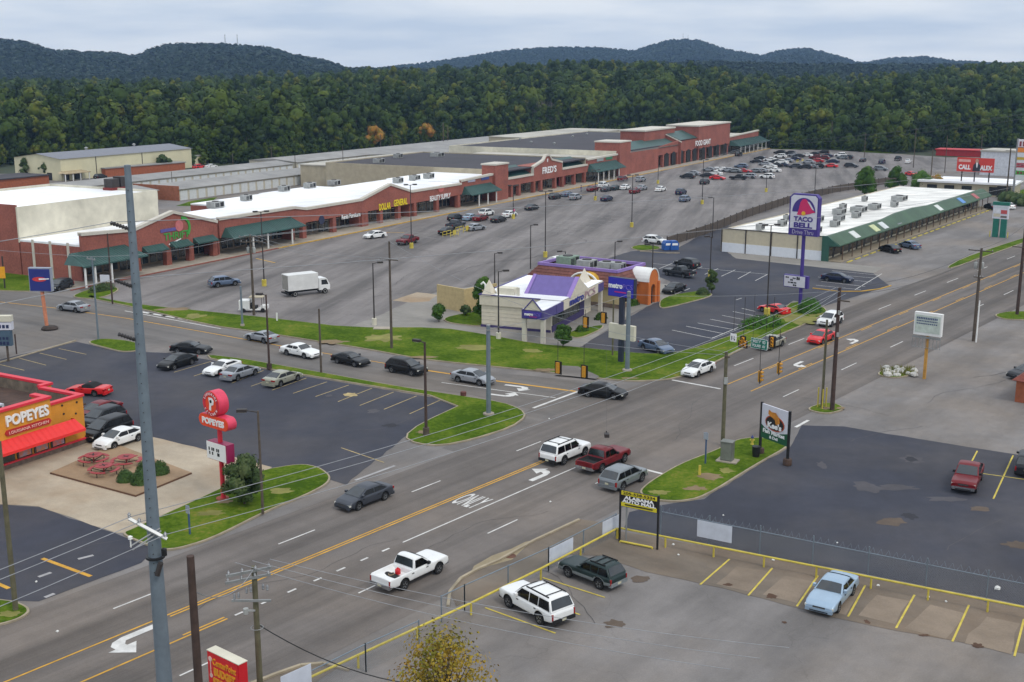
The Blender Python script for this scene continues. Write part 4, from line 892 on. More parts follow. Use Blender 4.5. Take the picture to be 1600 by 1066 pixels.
# variety store
y0 = xt1 + .02; gA, gB, gC = fx(833), fx(855), fx(878); xe = fx(917)
prof = [(y0, 5.2), (gA - .01, 5.2), (gA, 7.2), (gB - 2.5, 8.6), (gB - 1, 9.9), (gB + 1, 9.9), (gB + 2.5, 8.6), (gC, 7.4), (gC + .01, 5.4), (xe, 5.4)]
t, o = plaza_store('variety_store', 'brick variety store with a stepped gable, green roofs beside it and white letters', y0, xe, prof, [fx(p) for p in (800, 812, 835, 846, 868, 880, 898, 914)], rz=7.2, depth=58, roof=dark_roof, side=tan_wall, cw=1.0, up=.3)
for a, b2 in ((0.3, o(gA)), (o(gC), o(xe) - .3)):
    MB().add([(a, .5, 5.3), (b2, .5, 5.3), (b2, 5.5, 7.7), (a, 5.5, 7.7), (a, 5.5, 5.3), (b2, 5.5, 5.3)], [(0, 1, 2, 3), (0, 3, 4), (1, 5, 2)]).build('pitched_roof', green_metal, t)
MB().box(o(gA), o(gC), .5, 6, 5.3, 7.3).build('gable_back', brick, t)
lettering("FRED'S", 9.0, 1.9, cap_white, t, (o(fx(858)), -.1, fz(858, 265)[1]), bold=.03)
x = o(gB); MB().box(x - .25, x + .25, -.1, -.005, 8.0, 8.9).build('vent', cap_white, t)
MB().box(o(fx(885)), o(fx(895)), 2.4, 2.7, .1, 3.0).build('door_panel', mat('door_red', (150, 34, 40), .5), t)
# small shops with the green awning
y0 = xe + .02; xf = fx(964)
t, o = plaza_store('shop_building', 'shop unit with a green awning between the variety and grocery stores', y0, xf, [(y0, 6.9), (xf, 7.1)], [], rz=6.4, depth=48, roof=cream_roof, side=tan_wall)
hip_awning(t, .2, o(xf) - .2, 5.4, 3.3, y0=-3.2, y1=-.02, post=[2 + 4 * i for i in range(5)])
MB().box(14, 19, -.14, -.005, 5.9, 6.7).build('sign_board', mat('sign_green', (40, 120, 80), .5), t)
MB().box(7, 12, -.14, -.005, 5.8, 6.6).build('sign_board', mat('sign_grey', (150, 160, 160), .5), t)
# grocery store
y0 = xf + .02; xg = fx(1138); q = [fx(p) for p in (982, 997, 1027, 1060, 1073, 1088, 1130)]
prof = [(y0, 7.6), (q[0] - .01, 7.6), (q[0], 7.2), (q[2], 7.2), (q[3] - .01, 8.6), (q[3], 8.2), (q[5], 8.2), (xg, 8.4)]
t, o = plaza_store('grocery_store', 'large brick grocery store with square towers, arches and a green roof', y0, xg, prof, [fx(p) for p in (1036, 1046, 1058, 1070, 1080, 1091, 1102, 1113, 1124, 1136)], zb=4.4, rz=7.6, depth=62, roof=dark_roof, side=cream_wall, cw=1.2, coping=False, up=.4)
MB().box(.02, o(q[2]), -.3, 0, 0, 7.0).build('front_wall', brick, t)
MB().box(.3, o(q[0]), -.6, 8, 0, 10.6).build('tower', brick, t); MB().box(.1, o(q[0]) + .2, -.8, 8.2, 10.6, 11.0).build('tower_cap', trim_white, t)
MB().box(o(q[2]) , o(q[4]), 5, 14, 7, 12.4).build('tower', brick, t); MB().box(o(q[2]) - .3, o(q[4]) + .3, 4.7, 14.3, 12.4, 12.9).build('tower_cap', trim_white, t)
MB().box(o(q[5]), o(xg) - 1, -.6, 12, 4.5, 12.6).build('tower', brick, t); MB().box(o(q[5]) - .3, o(xg) - .7, -.9, 12.3, 12.6, 13.1).build('tower_cap', trim_white, t)
for a, b2, z1 in ((o(q[0]) + .3, o(q[3]), 9.6), (o(q[3]) + .2, o(q[5]) - .2, 11.2)):
    MB().add([(a, -.3, z1 - 2.6), (b2, -.3, z1 - 2.6), (b2, 6, z1), (a, 6, z1), (a, 6, z1 - 2.6), (b2, 6, z1 - 2.6)], [(0, 1, 2, 3), (0, 3, 4), (1, 5, 2)]).build('pitched_roof', green_metal, t)
for x, a, c in ((o(q[0]), (-.35, 7.0), (7.5, 10.2)), (o(q[3]) - .5, (-.9, 7.8), (7, 11.2))):
    MB().wallyz([(a[0], 0), a, c, (c[0], 0)], x, x + .5).build('end_wall', brick, t)
    MB().wallyz([(a[0] - .1, a[1] + .01), (a[0] - .1, a[1] + .3), (c[0], c[1] + .3), (c[0], c[1] + .01)], x - .1, x + .6).build('end_coping', trim_white, t)
for i, p in enumerate((1041, 1052, 1064, 1075, 1085, 1096, 1107, 1118, 1130)):
    x = o(fx(p)); MB().wallxz([(x - 2.0, .1), (x + 2.0, .1), (x + 2.0, 3.3)] + [(x + 2.0 * math.cos(a * .314), 3.3 + 1.6 * math.sin(a * .314)) for a in range(1, 10)] + [(x - 2.0, 3.3)], -.72 if p > 1086 else -.12, -.66 if p > 1086 else -.004).build('arch', shop_dark, t)
xa, za = fz(1095, 228)
lettering('FOOD GIANT', 17.5, 2.0, cap_white, t, (o(fx(1094)), -.95, 6.6), bold=.03)
# end shops
y0 = xg + .02; xh = fx(1184)
t, o = plaza_store('shop_building', 'last plaza shop with a green awning and white posts beyond the grocery store', y0, xh, [(y0, 7.0), (xh, 7.8)], [], rz=6.4, depth=30, roof=cream_roof, side=tan_wall)
hip_awning(t, .2, o(xh) + 3, 5.4, 3.4, y0=-4.5, y1=-.02, post=[3 + 6 * i for i in range(8)])
# plaza pavement with its painted kerb
b = MB(); b.prism([tuple(FL(x, y).xy) for x, y in ((fx(132) - 6, -3.4), (fx(1186) + 4, -4.6), (fx(1186) + 4, 4), (fx(132) - 6, 4))], 0, .14); structure(b.build('plaza_pavement', concrete))
b = MB(); b.prism([tuple(FL(x, y).xy) for x, y in ((fx(410), -3.95), (fx(1186) + 4, -5.0), (fx(1186) + 4, -4.6), (fx(410), -3.55))], 0, .16); structure(b.build('kerb', kerb_yellow))
b = MB(); b.prism([tuple(FL(x, y).xy) for x, y in ((fx(132) - 6, -3.72), (fx(410), -3.95), (fx(410), -3.55), (fx(132) - 6, -3.4))], 0, .15); structure(b.build('kerb', brick_col))

# ------------------------------------------------------------------ roof-top units
def rooftop_unit(loc, rz, w, d, h, label, m=None, group='units on the flat roofs'):
    t = thing('rooftop_unit', label, 'air conditioner', loc, rz, group)
    MB().box(-w / 2, w / 2, -d / 2, d / 2, .15, h).box(-w / 2 + .1, w / 2 - .1, -d / 2 + .1, d / 2 - .1, -.02, .15).build('casing', m or unit_grey, t)
    g = MB()
    for i in range(5): g.box(-w * .4, -w * .02, -d / 2 - .03, -d / 2 - .005, .3 + i * (h - .5) / 5, .3 + (i + .6) * (h - .5) / 5)
    g.box(w * .08, w * .42, -d / 2 - .02, -d / 2 - .005, .3, h - .15); g.build('louvre', V_DARK, t)
    MB().lathe([(.01, h), (min(w, d) * .32, h), (min(w, d) * .32, h + .12), (.01, h + .12)], 14).build('fan', dark_metal, t, 40)
for i, (px, py, z, w, lab) in enumerate(((337, 325, 6.0, 3.0, 'grey air unit nearest the thrift store on the white roof'), (385, 314, 6.0, 2.2, 'air unit on the white roof above the green awning shop'), (444, 299, 6.0, 2.4, 'air unit in the middle of the white roof'), (484, 294, 6.0, 2.6, 'air unit of the white roof by the storage doors'), (522, 290, 6.0, 2.8, 'pale air unit on the white roof by the blue tank'),
                                  (622, 286, 6.0, 2.4, 'air unit behind the gabled discount store'), (648, 282, 6.0, 2.6, 'left one of two air units behind the beauty shop'), (670, 279, 6.2, 2.6, 'right one of two air units behind the beauty shop'),
                                  (592, 255, 7.2, 3.0, 'grey air unit at the left edge of the dark roof'), (622, 247, 7.2, 2.6, 'dark air unit on the tan edge of the dark roof'), (683, 245, 7.2, 4.0, 'wide pale air unit on the dark roof'))):
    p = G(px, py, z); rooftop_unit(p, FAC, w, w * .7, 1.3, lab, group='air units on the plaza roofs')
p = G(183, 296, 10.9); t = thing('condenser_rack', 'rack of red and dark condensers on the high white thrift roof', 'air conditioner', p, FAC)
MB().box(-2.4, 2.4, -1.2, 1.2, 0, .5).build('base', mat('rack_red', (120, 40, 36), .7), t); MB().box(-2.2, -.3, -1, 1, .5, 2.1).box(.1, 1.2, -1, 1, .5, 2.4).box(1.4, 2.3, -1, 1, .5, 1.9).build('condenser', dark_metal, t)
for px, py in ((813, 221), (830, 226), (895, 217), (917, 213), (866, 228)):
    p = G(px, py, 7.2); tag(MB().lathe([(.25, 0), (.25, .8), (.5, .8), (.5, 1.1), (.02, 1.3)], 10).build('roof_vent', unit_grey, smooth=40), 'small pale vent on the big dark plaza roof', 'vent', 'small vents on the dark roof').location = p

# ------------------------------------------------------------------ storage rows and the cream warehouse behind
store_roof = mat('storage_roof', (140, 138, 135), .7, var=.1, scale=.3, blot=.1)
store_wall = mat('storage_wall', (190, 184, 166), .9, var=.1)
roll_door = mat('roll_door', (205, 208, 208), .6, var=.06)
def storage_row(label, X0, X1, Y0, Y1, z=3.0, doors=True, brick_end=False):
    t = thing('storage_building', label, 'storage', FL(X0, Y0), FAC, 'self storage rows behind the plaza'); L = X1 - X0; D = Y1 - Y0
    MB().box(0, L, 0, D, 0, z).build('wall', store_wall, t)
    MB().add([(-.3, -.4, z), (L + .3, -.4, z), (L + .3, D / 2, z + .9), (-.3, D / 2, z + .9), (L + .3, D + .4, z), (-.3, D + .4, z), (-.3, -.4, z - .12), (L + .3, -.4, z - .12)], [(0, 1, 2, 3), (3, 2, 4, 5), (0, 3, 5), (1, 4, 2), (6, 7, 1, 0)]).build('roof', store_roof, t)
    if doors:
        n = min(34, int(L / 3.3))
        for i in range(n): MB().box((i + .12) * L / n, (i + .88) * L / n, -.06, -.004, .05, z - .5).build('roll_door', roll_door, t)
    if brick_end: MB().box(-.35, -.02, -.1, D + .1, 0, z + .8).build('end_wall', mat('end_brick', (150, 92, 66), .9, var=.15), t)
storage_row('storage row with white roll doors facing the white plaza roof', 70, 138, 72.5, 88, 3.0, True, True)
storage_row('grey roofed storage row behind the thrift store, ending in a brick wall', 28, 66, 76, 92, 3.0, True, False)
storage_row('long grey roofed storage row second from the plaza', 42, 150, 98, 112, 3.2)
storage_row('long pale roofed storage row nearest the forest', 152, 345, 98, 118, 3.6)
storage_row('wide grey roofed storage block behind the dark plaza roof', 186, 262, 64, 92, 4.2, False)
t = thing('storage_building', 'wide tan flat roofed block behind the dark plaza roof', 'storage', FL(268, 64), FAC, 'self storage rows behind the plaza')
MB().box(0, 80, 0, 26, 0, 6.4).build('wall', tan_wall, t); MB().box(-.2, 80.2, -.2, 26.2, 6.4, 6.7).build('roof', cream_roof, t)
t = thing('storage_building', 'tan rear block beside the blue tank', 'storage', FL(118, 58.3), FAC, 'self storage rows behind the plaza')
MB().box(0, 60, 0, 12, 0, 6.0).build('wall', tan_wall, t); MB().box(-.2, 60.2, -.2, 12.2, 6.0, 6.3).build('roof', cream_roof, t)
p = G(532, 284); tank = mat('tank_blue', (70, 120, 160), .6, var=.1)
tag(MB().box(-2, 2, -1.3, 1.3, 0, 4.2).box(-2.1, 2.1, -1.4, 1.4, 4.2, 4.5).build('water_tank', tank), 'pale blue tank standing at the end of the storage row', 'tank').location = p
W1, W2, W3 = Vector((-155.3, 370.4, 0)), Vector((-137.6, 363.8, 0)), Vector((-111.3, 415.1, 0))
wd = (W3 - W2); wl = wd.length; t = thing('warehouse', 'long cream metal warehouse with a low grey gable roof at the forest edge', 'warehouse', W2, math.atan2(wd.y, wd.x))
ww = mat('warehouse_wall', (206, 200, 168), .8, var=.06, scale=.3)
MB().box(0, wl, 0, 20, 0, 6.6).wallyz([(0, 6.6), (20, 6.6), (10, 7.9)], 0, wl).build('wall', ww, t)
MB().add([(-.4, -.4, 6.62), (wl + .4, -.4, 6.62), (wl + .4, 10, 8.0), (-.4, 10, 8.0), (wl + .4, 20.4, 6.62), (-.4, 20.4, 6.62)], [(0, 1, 2, 3), (3, 2, 4, 5)]).build('roof', mat('warehouse_roof', (118, 120, 128), .7, var=.08), t)
for x in (14, 34): MB().box(x, x + .25, -.1, -.01, 0, 6.5).build('downpipe', dark_metal, t)
hip_awning(t, -1.5, 9, 2.9, 2.4, y0=-3, y1=-.01, m=mat('porch_tan', (176, 160, 130), .8), name='porch', post=(-1, 2, 5, 8.5))
MB().box(1, 3, -.06, -.004, .1, 2.3).box(5, 8, -.06, -.004, .1, 2.3).build('door', shop_dark, t)
MB().box(-.08, -.004, 4, 6, .1, 2.3).build('door', shop_dark, t)
for x, d in ((20, 0), (41, 0)): MB().lathe([(.4, 0), (.4, .5), (.7, .6), (.02, 1.0)], 10, c=(x, 10, 8.0)).build('roof_vent', unit_grey, t)
t = thing('warehouse', 'low cream annex at the right end of the cream warehouse', 'warehouse', W3 + wd.normalized() * .5 + Vector((-6, 4, 0)), math.atan2(wd.y, wd.x)); MB().box(0, 14, 0, 10, 0, 3).build('wall', ww, t); MB().box(-.2, 14.2, -.2, 10.2, 3, 3.3).build('roof', store_roof, t)
t = thing('brick_building', 'low orange brick building in front of the cream warehouse', 'building', G(165, 277), FAC - .12)
bo = mat('orange_brick', (156, 88, 58), .9, var=.15); MB().box(0, 32, 0, 7, 0, 2.6).build('wall', bo, t); MB().box(-.3, 32.3, -.3, 7.3, 2.6, 2.9).build('roof', store_roof, t)
t = thing('brick_building', 'dark roofed low building beyond the thrift store at the left edge', 'building', G(-40, 300), FAC)
MB().box(-10, 26, 0, 12, 0, 2.6).build('wall', bo, t); MB().box(-10.4, 26.4, -.4, 12.4, 2.6, 2.9).build('roof', dark_roof, t)

# ------------------------------------------------------------------ phone shop with the purple roof
purple = mat('purple_fascia', (78, 70, 128), .55, var=.08); purple_roof = mat('purple_roof', (104, 90, 152), .5, var=.08); lilac = mat('lilac_trim', (138, 112, 178), .55, var=.05); purple_dk = mat('purple_dark', (58, 48, 96), .6)
siding = mat('cream_siding', (206, 198, 180), .8, var=.06)
pink = mat('line_pink', (190, 40, 120), .5); blue_txt = mat('letter_blue', (44, 52, 140), .5)
mf = Vector((.39, .92, 0)).normalized(); t = thing('phone_shop', 'small cream phone shop with a purple gabled roof and a two post porch', 'shop', (3.95, 142.4, 0), math.atan2(mf.y, mf.x))
W_ = MB().box(6.5, 22, 1.6, 11.4, .0, 4.0)
for i in range(7): W_.box(6.46, 6.499, 1.7, 11.4, .55 + i * .5, .58 + i * .5)
W_.box(6.46, 6.499, 1.6, 11.5, 0, .35, 1); W_.build('wall', [siding, purple_dk], t)
MB().box(6.3, 22.6, 3.0, 11.6, 3.0, 4.3).box(6.22, 6.4, 3.0, 11.7, 4.301, 4.42, 1).box(6.4, 22.7, 11.5, 11.7, 4.301, 4.42, 1).build('fascia', [siding, purple], t)
MB().box(6.6, 22.7, 0, 2.98, 3.0, 4.2).build('canopy', siding, t)
MB().box(0, 6.6, 0, 3.0, 3.05, 4.2).box(4.2, 6.7, -.05, .01, 3.02, 4.22).build('canopy_corner', purple, t); MB().box(20.4, 22.75, -.02, 0.001, 3.0, 4.2).box(22.701, 22.75, -.01, 3, 3.01, 4.19).build('canopy_corner', purple, t)
MB().box(.1, 6.3, .1, 2.9, 4.205, 4.28).box(6.41, 22.6, .1, 11.45, 4.305, 4.36).build('roof', white_roof, t)
MB().add([(-.06, .3, 4.2), (-.06, 2.7, 4.2), (-.06, 1.5, 5.5), (.8, 1.5, 4.3)], [(0, 2, 1), (0, 3, 2), (2, 3, 1)]).build('porch_gable', siding, t)
b = MB()
for a, c in (((.3, 4.2), (1.5, 5.55)), ((1.5, 5.55), (2.7, 4.2))): b.tube([(-.08, a[0], a[1]), (-.08, c[0], c[1])], .09, 5)
b.build('porch_trim', purple, t)
for x, y in ((.35, .25), (.35, 2.75), (22.3, .3)): MB().box(x - .25, x + .25, y - .25, y + .25, 0, 3.04).build('post', trim_white, t)
b = MB(); P = [(9.0, -.05, 4.2), (16.4, -.05, 4.2), (12.4, -.05, 6.4), (9.0, 6.4, 4.2), (16.4, 6.4, 4.2), (12.4, 6.35, 6.4)]
b.add(P, [(0, 2, 5, 3), (1, 4, 5, 2), (3, 5, 4)])
for i in range(15):
    y = .2 + i * .4; b.add([(9.0, y, 4.26), (9.0, y + .04, 4.26), (12.4, y + .04, 6.46), (12.4, y, 6.46)], [(0, 3, 2, 1)])
b.build('pitched_roof', purple_roof, t)
b = MB(); b.add([(9.0, -.1, 4.22), (12.4, -.1, 6.45), (12.4, .5, 6.45), (9.0, .5, 4.22)], [(3, 2, 1, 0)]); b.add([(v[0], v[1], v[2] + .05) for v in [(9.0, -.1, 4.22), (12.4, -.1, 6.45), (12.4, .5, 6.45), (9.0, .5, 4.22)]], [(3, 2, 1, 0)])
b.build('roof_edge', lilac, t); b = MB(); b.add([(9.0, 5.9, 4.27), (12.4, 5.95, 6.5), (12.4, 6.4, 6.5), (9.0, 6.45, 4.27)], [(3, 2, 1, 0)]); b.build('roof_edge', lilac, t)
MB().add([(9.0, -.06, 4.2), (16.4, -.06, 4.2), (12.4, -.06, 6.38)], [(0, 1, 2)]).build('gable', siding, t)
for x, y, h in ((7.2, 10.6, 2.0), (20.8, 2.2, 2.0)): MB().add([(x - 1, y - .7, 4.28), (x + 1, y - .7, 4.28), (x + 1, y + .7, 4.28), (x - 1, y + .7, 4.28), (x, y, 4.28 + h)], [(0, 1, 4), (1, 2, 4), (2, 3, 4), (3, 0, 4)]).build('roof_peak', siding, t)
MB().box(7.4, 9.0, 7.2, 9.6, 4.28, 5.2).box(7.4, 7.6, 6.4, 6.8, 4.28, 5.4).build('roof_box', cream_wall, t)
MB().tube([(6.9, 11.0, 4.3), (6.9, 11.0, 5.6), (6.9, 11.3, 5.9), (6.9, 11.6, 5.6)], .14, 8).build('vent_pipe', white_paint, t, 50)
for i in range(6): MB().box(7.0 + i * 1.9, 8.7 + i * 1.9, 1.53, 1.595, .9, 2.9).build('window', shop_glass, t)
MB().box(6.7, 19, 1.5, 1.59, .02, .85).box(17.2, 19, 1.5, 1.592, .86, 2.9).build('window_base', purple_dk, t)
lettering('metro', 5.4, .85, blue_txt, t, (11.6, -.08, 3.62), bold=.03); lettering('PCS', 4.2, .95, mat('letter_mauve', (170, 140, 150), .5), t, (16.9, -.08, 3.62), bold=.01)
sg = MB().box(-.16, -.01, .35, 2.65, 3.2, 4.0).build('porch_sign', mat('sign_violet', (66, 52, 150), .5), t)
lettering('metro', 1.15, .34, cap_white, t, (-.2, 1.98, 3.68), rz=-math.pi / 2, bold=.03); lettering('PCS', .8, .34, mat('letter_lilac', (120, 104, 190), .5), t, (-.2, .9, 3.68), rz=-math.pi / 2)
MB().box(-.2, -.17, .9, 1.9, 3.36, 3.42).build('sign_underline', pink, t)

# ------------------------------------------------------------------ taco restaurant
tile = mat('roof_tile', (118, 74, 66), .85, var=.22, scale=2.5, blot=.5); stucco = mat('tan_stucco', (186, 170, 128), .9, var=.08); orange = mat('orange_stucco', (196, 108, 48), .8, var=.08); yel_st = mat('yellow_stucco', (196, 150, 40), .8, var=.2, scale=1)
t = thing('taco_restaurant', 'tan taco restaurant with a tiled roof, purple trim and an orange arched entrance', 'restaurant', (15.4, 164.0, 0), math.atan2(.83, .56)); LX, LY = 11.5, 16.5
MB().box(.5, LX - .5, .5, LY - .5, 0, 3.2).box(.45, LX - .45, .45, LY - .45, 0, .6, 1).build('wall', [stucco, stone_base], t)
P = [(0, 0, 3.0), (LX, 0, 3.0), (LX, LY, 3.0), (0, LY, 3.0), (1.7, 1.7, 5.0), (LX - 1.7, 1.7, 5.0), (LX - 1.7, LY - 1.7, 5.0), (1.7, LY - 1.7, 5.0)]
b = MB().add(P, [(0, 1, 5, 4), (1, 2, 6, 5), (2, 3, 7, 6), (3, 0, 4, 7), (3, 2, 1, 0)])
for k in range(5):                                            # courses of tiles
    f = (k + .5) / 5; i = 1.7 * f - .03; z = 3.0 + 2.0 * f + .02; b.box(i, i + .05, i, LY - i, z, z + .05); b.box(i, LX - i, i, i + .05, z, z + .05)
b.build('tile_roof', tile, t)
b = MB().box(1.5, LX - 1.5, 1.5, 1.85, 4.9, 5.3).box(1.5, LX - 1.5, LY - 1.85, LY - 1.5, 4.9, 5.3).box(1.5, 1.85, 1.85, LY - 1.85, 4.9, 5.3).box(LX - 1.85, LX - 1.5, 1.85, LY - 1.85, 4.9, 5.3); b.build('parapet', lilac, t)
MB().box(1.85, LX - 1.85, 1.85, LY - 1.85, 4.3, 4.45).build('roof', cream_roof, t)
arch = [(-1.5, 0), (-1.5, 3.3)] + [(1.5 * -math.cos(a * math.pi / 12), 3.3 + 1.7 * math.sin(a * math.pi / 12)) for a in range(1, 12)] + [(1.5, 3.3), (1.5, 0)]
op = [(.62, 0), (.62, 2.2)] + [(.62 * math.cos(a * math.pi / 8), 2.2 + .62 * math.sin(a * math.pi / 8)) for a in range(1, 8)] + [(-.62, 2.2), (-.62, 0)]
MB().wallxz([(x + 7, z) for x, z in arch + op], -1.4, .48).build('entrance_arch', orange, t)
MB().wallxz([(7 - 1.66, 3.3)] + [(7 + 1.66 * -math.cos(a * math.pi / 12), 3.3 + 1.88 * math.sin(a * math.pi / 12)) for a in range(1, 12)] + [(7 + 1.66, 3.3), (7 + 1.49, 3.3)] + [(7 + 1.5 * math.cos(a * math.pi / 12), 3.32 + 1.71 * math.sin(a * math.pi / 12)) for a in range(1, 12)] + [(7 - 1.49, 3.3)], -1.5, 2.0).build('arch_cap', white_paint, t)
for x in (5.45, 8.55): MB().box(x - .25, x + .25, -1.6, -1.38, 0, 3.1).build('arch_pier', orange, t)
for x in (1.2, 3.2, 9.6): MB().wallxz([(x, .8), (x + 1.3, .8), (x + 1.3, 2.1)] + [(x + .65 + .65 * math.cos(a * .524), 2.1 + .6 * math.sin(a * .524)) for a in range(1, 6)] + [(x, 2.1)], .4, .47).build('window', glass_dark, t)
MB().wallyz([(3.6, 3.0)] + [(6.0 - 2.3 * math.cos(a * math.pi / 14), 3.0 + 1.75 * math.sin(a * math.pi / 14)) for a in range(1, 14)] + [(8.3, 3.0)], -.25, 1.4).build('side_arch', yel_st, t)
b = MB(); b.tube([(-.3, 6.0 - 2.35 * math.cos(a * math.pi / 14), 3.0 + 1.8 * math.sin(a * math.pi / 14)) for a in range(0, 15)], .16, 6); b.build('side_arch_rim', white_paint, t, 50)
MB().wallyz([(14.2, 3.2)] + [(15.6 - 1.6 * math.cos(a * math.pi / 12), 3.2 + 2.2 * math.sin(a * math.pi / 12)) for a in range(1, 12)] + [(17.2, 3.2)], 6.5, 8.2).build('rear_arch', white_paint, t)
gu = mat('unit_green', (120, 140, 124), .6)
for x, y, w, d, h, m_, lab in ((5.5, 12.2, 2.8, 2.4, 1.5, gu, 'green box unit on the taco restaurant roof'), (5.0, 8.6, 2.4, 2.2, 1.3, None, 'rounded grey unit in the middle of the taco restaurant roof'), (5.6, 5.6, 2.2, 2.0, 1.2, None, 'pale unit right of the middle on the taco restaurant roof'), (4.2, 2.9, 1.7, 1.6, 1.5, None, 'slotted metal unit at the front corner of the taco restaurant roof')):
    q = t.matrix_basis @ Vector((x, y, 4.47)); rooftop_unit(q, math.atan2(.83, .56), w, d, h, lab, m_, 'units on the taco restaurant roof')

# ------------------------------------------------------------------ green strip mall on the right
gm = mat('green_mansard', (58, 86, 62), .6, var=.1, scale=.5, blot=.2); gm_dk = mat('green_dark', (40, 84, 70), .6)
t = thing('strip_mall', 'long low strip mall with a white roof and a green sloping front canopy', 'store', (55.3, 208.0, 0), math.atan2(.817, .577)); L, D = 105, 20
MB().box(0, L, 0, D, 0, 3.9).box(-.06, -.004, .3, D - .2, 0, 1.75, 1).box(0, .25, 0, D, 3.9, 4.3).box(.25, L, D - .25, D, 3.9, 4.1).build('wall', [mat('mall_wall', (192, 182, 158), .85, var=.06), mat('mall_white', (214, 218, 224), .8, var=.04)], t)
MB().box(.26, L - .3, .2, D - .26, 3.9, 4.0).box(-.1, .3, -.05, D + .05, 4.3, 4.42, 1).build('roof', [mat('mall_roof', (232, 230, 224), .7, var=.22, scale=1.0, streak=(math.atan2(.577, -.817), (.08, .4, 1)), blot=.12), dark_metal], t)
b = MB()
for y in (5, 10, 15, 19.8): b.box(-.14, -.07, y - .1, y + .1, 0, 4.29)
b.build('pilaster', dark_metal, t)
prof = [(-2.8, 2.8), (-2.8, 3.0), (-.6, 4.45), (0, 4.45), (0, 2.8)]
b = MB()
st = [(0, 0), (30, 0), (38, .45), (50, .45), (60, 0), (L, 0)]; n5 = len(prof)
b.add([(x, y, z + (dz if z > 4 else 0)) for x, dz in st for y, z in prof], [(i * n5 + j, (i + 1) * n5 + j, (i + 1) * n5 + (j + 1) % n5, i * n5 + (j + 1) % n5) for i in range(len(st) - 1) for j in range(n5)] + [tuple(range(n5)), tuple(range((len(st) - 1) * n5, len(st) * n5))[::-1]])
for i in range(52):
    x = 1 + i * 2.0
    if 30 < x < 60: continue
    b.add([(x, -2.82, 3.03), (x + .05, -2.82, 3.03), (x + .05, -.62, 4.48), (x, -.62, 4.48)], [(0, 1, 2, 3)])
b.build('mansard', gm, t)
MB().wallyz([(-2.82, 2.85), (-.6, 4.5), (.4, 4.5), (.4, 0), (-.9, 0), (-.9, 2.7)], -.3, -.02).build('end_fin', gm_dk, t)
for i in range(25): 
    x = 1 + i * 4.1; MB().box(x, x + 3.0, -.07, -.004, .5, 2.6).box(x + 3.1, x + 3.9, -.06, -.004, .02, 2.5, 1).build('window', [glass_dark, shop_dark], t)
MB().box(0, L, -3.2, -.08, 0, .15).build('walkway', mat('mall_walk', (150, 138, 118), .9, var=.15), t)
for i in range(21): MB().box(2 + i * 5, 2.15 + i * 5, -2.7, -2.55, .15, 2.76).build('post', mat('post_brown', (96, 76, 60), .8), t)
for i in range(25): MB().box(.6 + i * 4.1, 3.2 + i * 4.1, -4.2, -3.95, 0, .16).build('wheel_stop', yellow_paint, t)
for x, c in ((9, (205, 208, 205)), (20, (190, 196, 150)), (25, (200, 205, 205)), (33, (120, 124, 128)), (62, (210, 215, 210)), (80, (90, 140, 200)), (92, (170, 90, 90))):
    b = MB(); b.add([(x, -2.55, 3.25), (x + 2.6, -2.55, 3.25), (x + 2.6, -1.1, 4.25), (x, -1.1, 4.25), (x, -2.35, 3.25), (x + 2.6, -2.35, 3.25), (x + 2.6, -.9, 4.25), (x, -.9, 4.25)], [(0, 1, 2, 3), (0, 4, 5, 1), (1, 5, 6, 2), (3, 2, 6, 7), (0, 3, 7, 4)])
    b.build('sign_board', mat('mall_sign_%d_%d_%d' % c, c, .6), t)
for x, y, w, lab in ((6, 4, 2.4, 'grey unit nearest the green end fin'), (9, 9, 3.0, 'flat pale unit near the tall taco sign'), (14, 8, 3.4, 'long pale unit in the second cluster'), (17, 4.5, 2.2, 'small unit near the front edge in the second cluster'), (22, 10, 3.0, 'long unit in the third cluster'), (26, 7, 2.6, 'unit with a dark side in the third cluster'), (33, 6, 2.2, 'small dark unit near the middle'), (37, 11, 3.2, 'large pale unit near the middle'), (43, 9, 4.0, 'widest pale blue unit'), (50, 8, 3.2, 'pale unit right of the widest one'), (70, 9, 4.2, 'dark topped unit alone near the far end'), (64, 15, 1.6, 'small dark vent box at the back'), (4, 14, 1.8, 'small unit at the left back corner'), (12, 13, 2.0, 'pale unit behind the second cluster'), (29, 13, 1.6, 'small unit behind the third cluster'), (46, 13.5, 1.8, 'small pale unit behind the widest one'), (57, 6, 2.0, 'small unit right of the middle by the green slope'), (20, 15.5, 1.4, 'tiny vent box behind the third cluster')):
    q = t.matrix_basis @ Vector((x, y, 4.0)); rooftop_unit(q, math.atan2(.817, .577), w, w * .6, 1.2, lab + ' on the strip mall roof', None, 'units on the strip mall roof')

# ------------------------------------------------------------------ chicken restaurant at the left edge
pop_y = mat('ochre_stucco', (206, 140, 44), .85, var=.08, scale=1, blot=.3); pop_r = mat('restaurant_red', (214, 44, 62), .5, var=.05); awn_r = mat('awning_red', (226, 44, 40), .55, var=.05); pop_o = mat('logo_orange', (230, 72, 30), .5, var=.03); white_g = mat('sign_white', (230, 230, 228), .5, var=.03)
parap = mat('parapet_inside', (110, 98, 84), .9, var=.25, scale=1.5, blot=.5); rust = mat('roof_brown', (78, 58, 48), .9, var=.3, scale=1, blot=.3)
t = thing('chicken_restaurant', 'ochre chicken restaurant with a red awning and raised white lettering', 'restaurant', (-38.68, 102.84, 0), math.atan2(.87, .495))
b = MB().box(-18, 0, 0, .3, 0, 4.4).box(-.3, 0, .3, 5.4, 0, 4.4).box(0.001, 1.06, 5.4, 5.7, 0, 4.5).box(.76, 1.06, 5.7, 20, 0, 4.5).box(-18, .76, 19.7, 20, 0, 4.5); b.build('wall', pop_y, t)
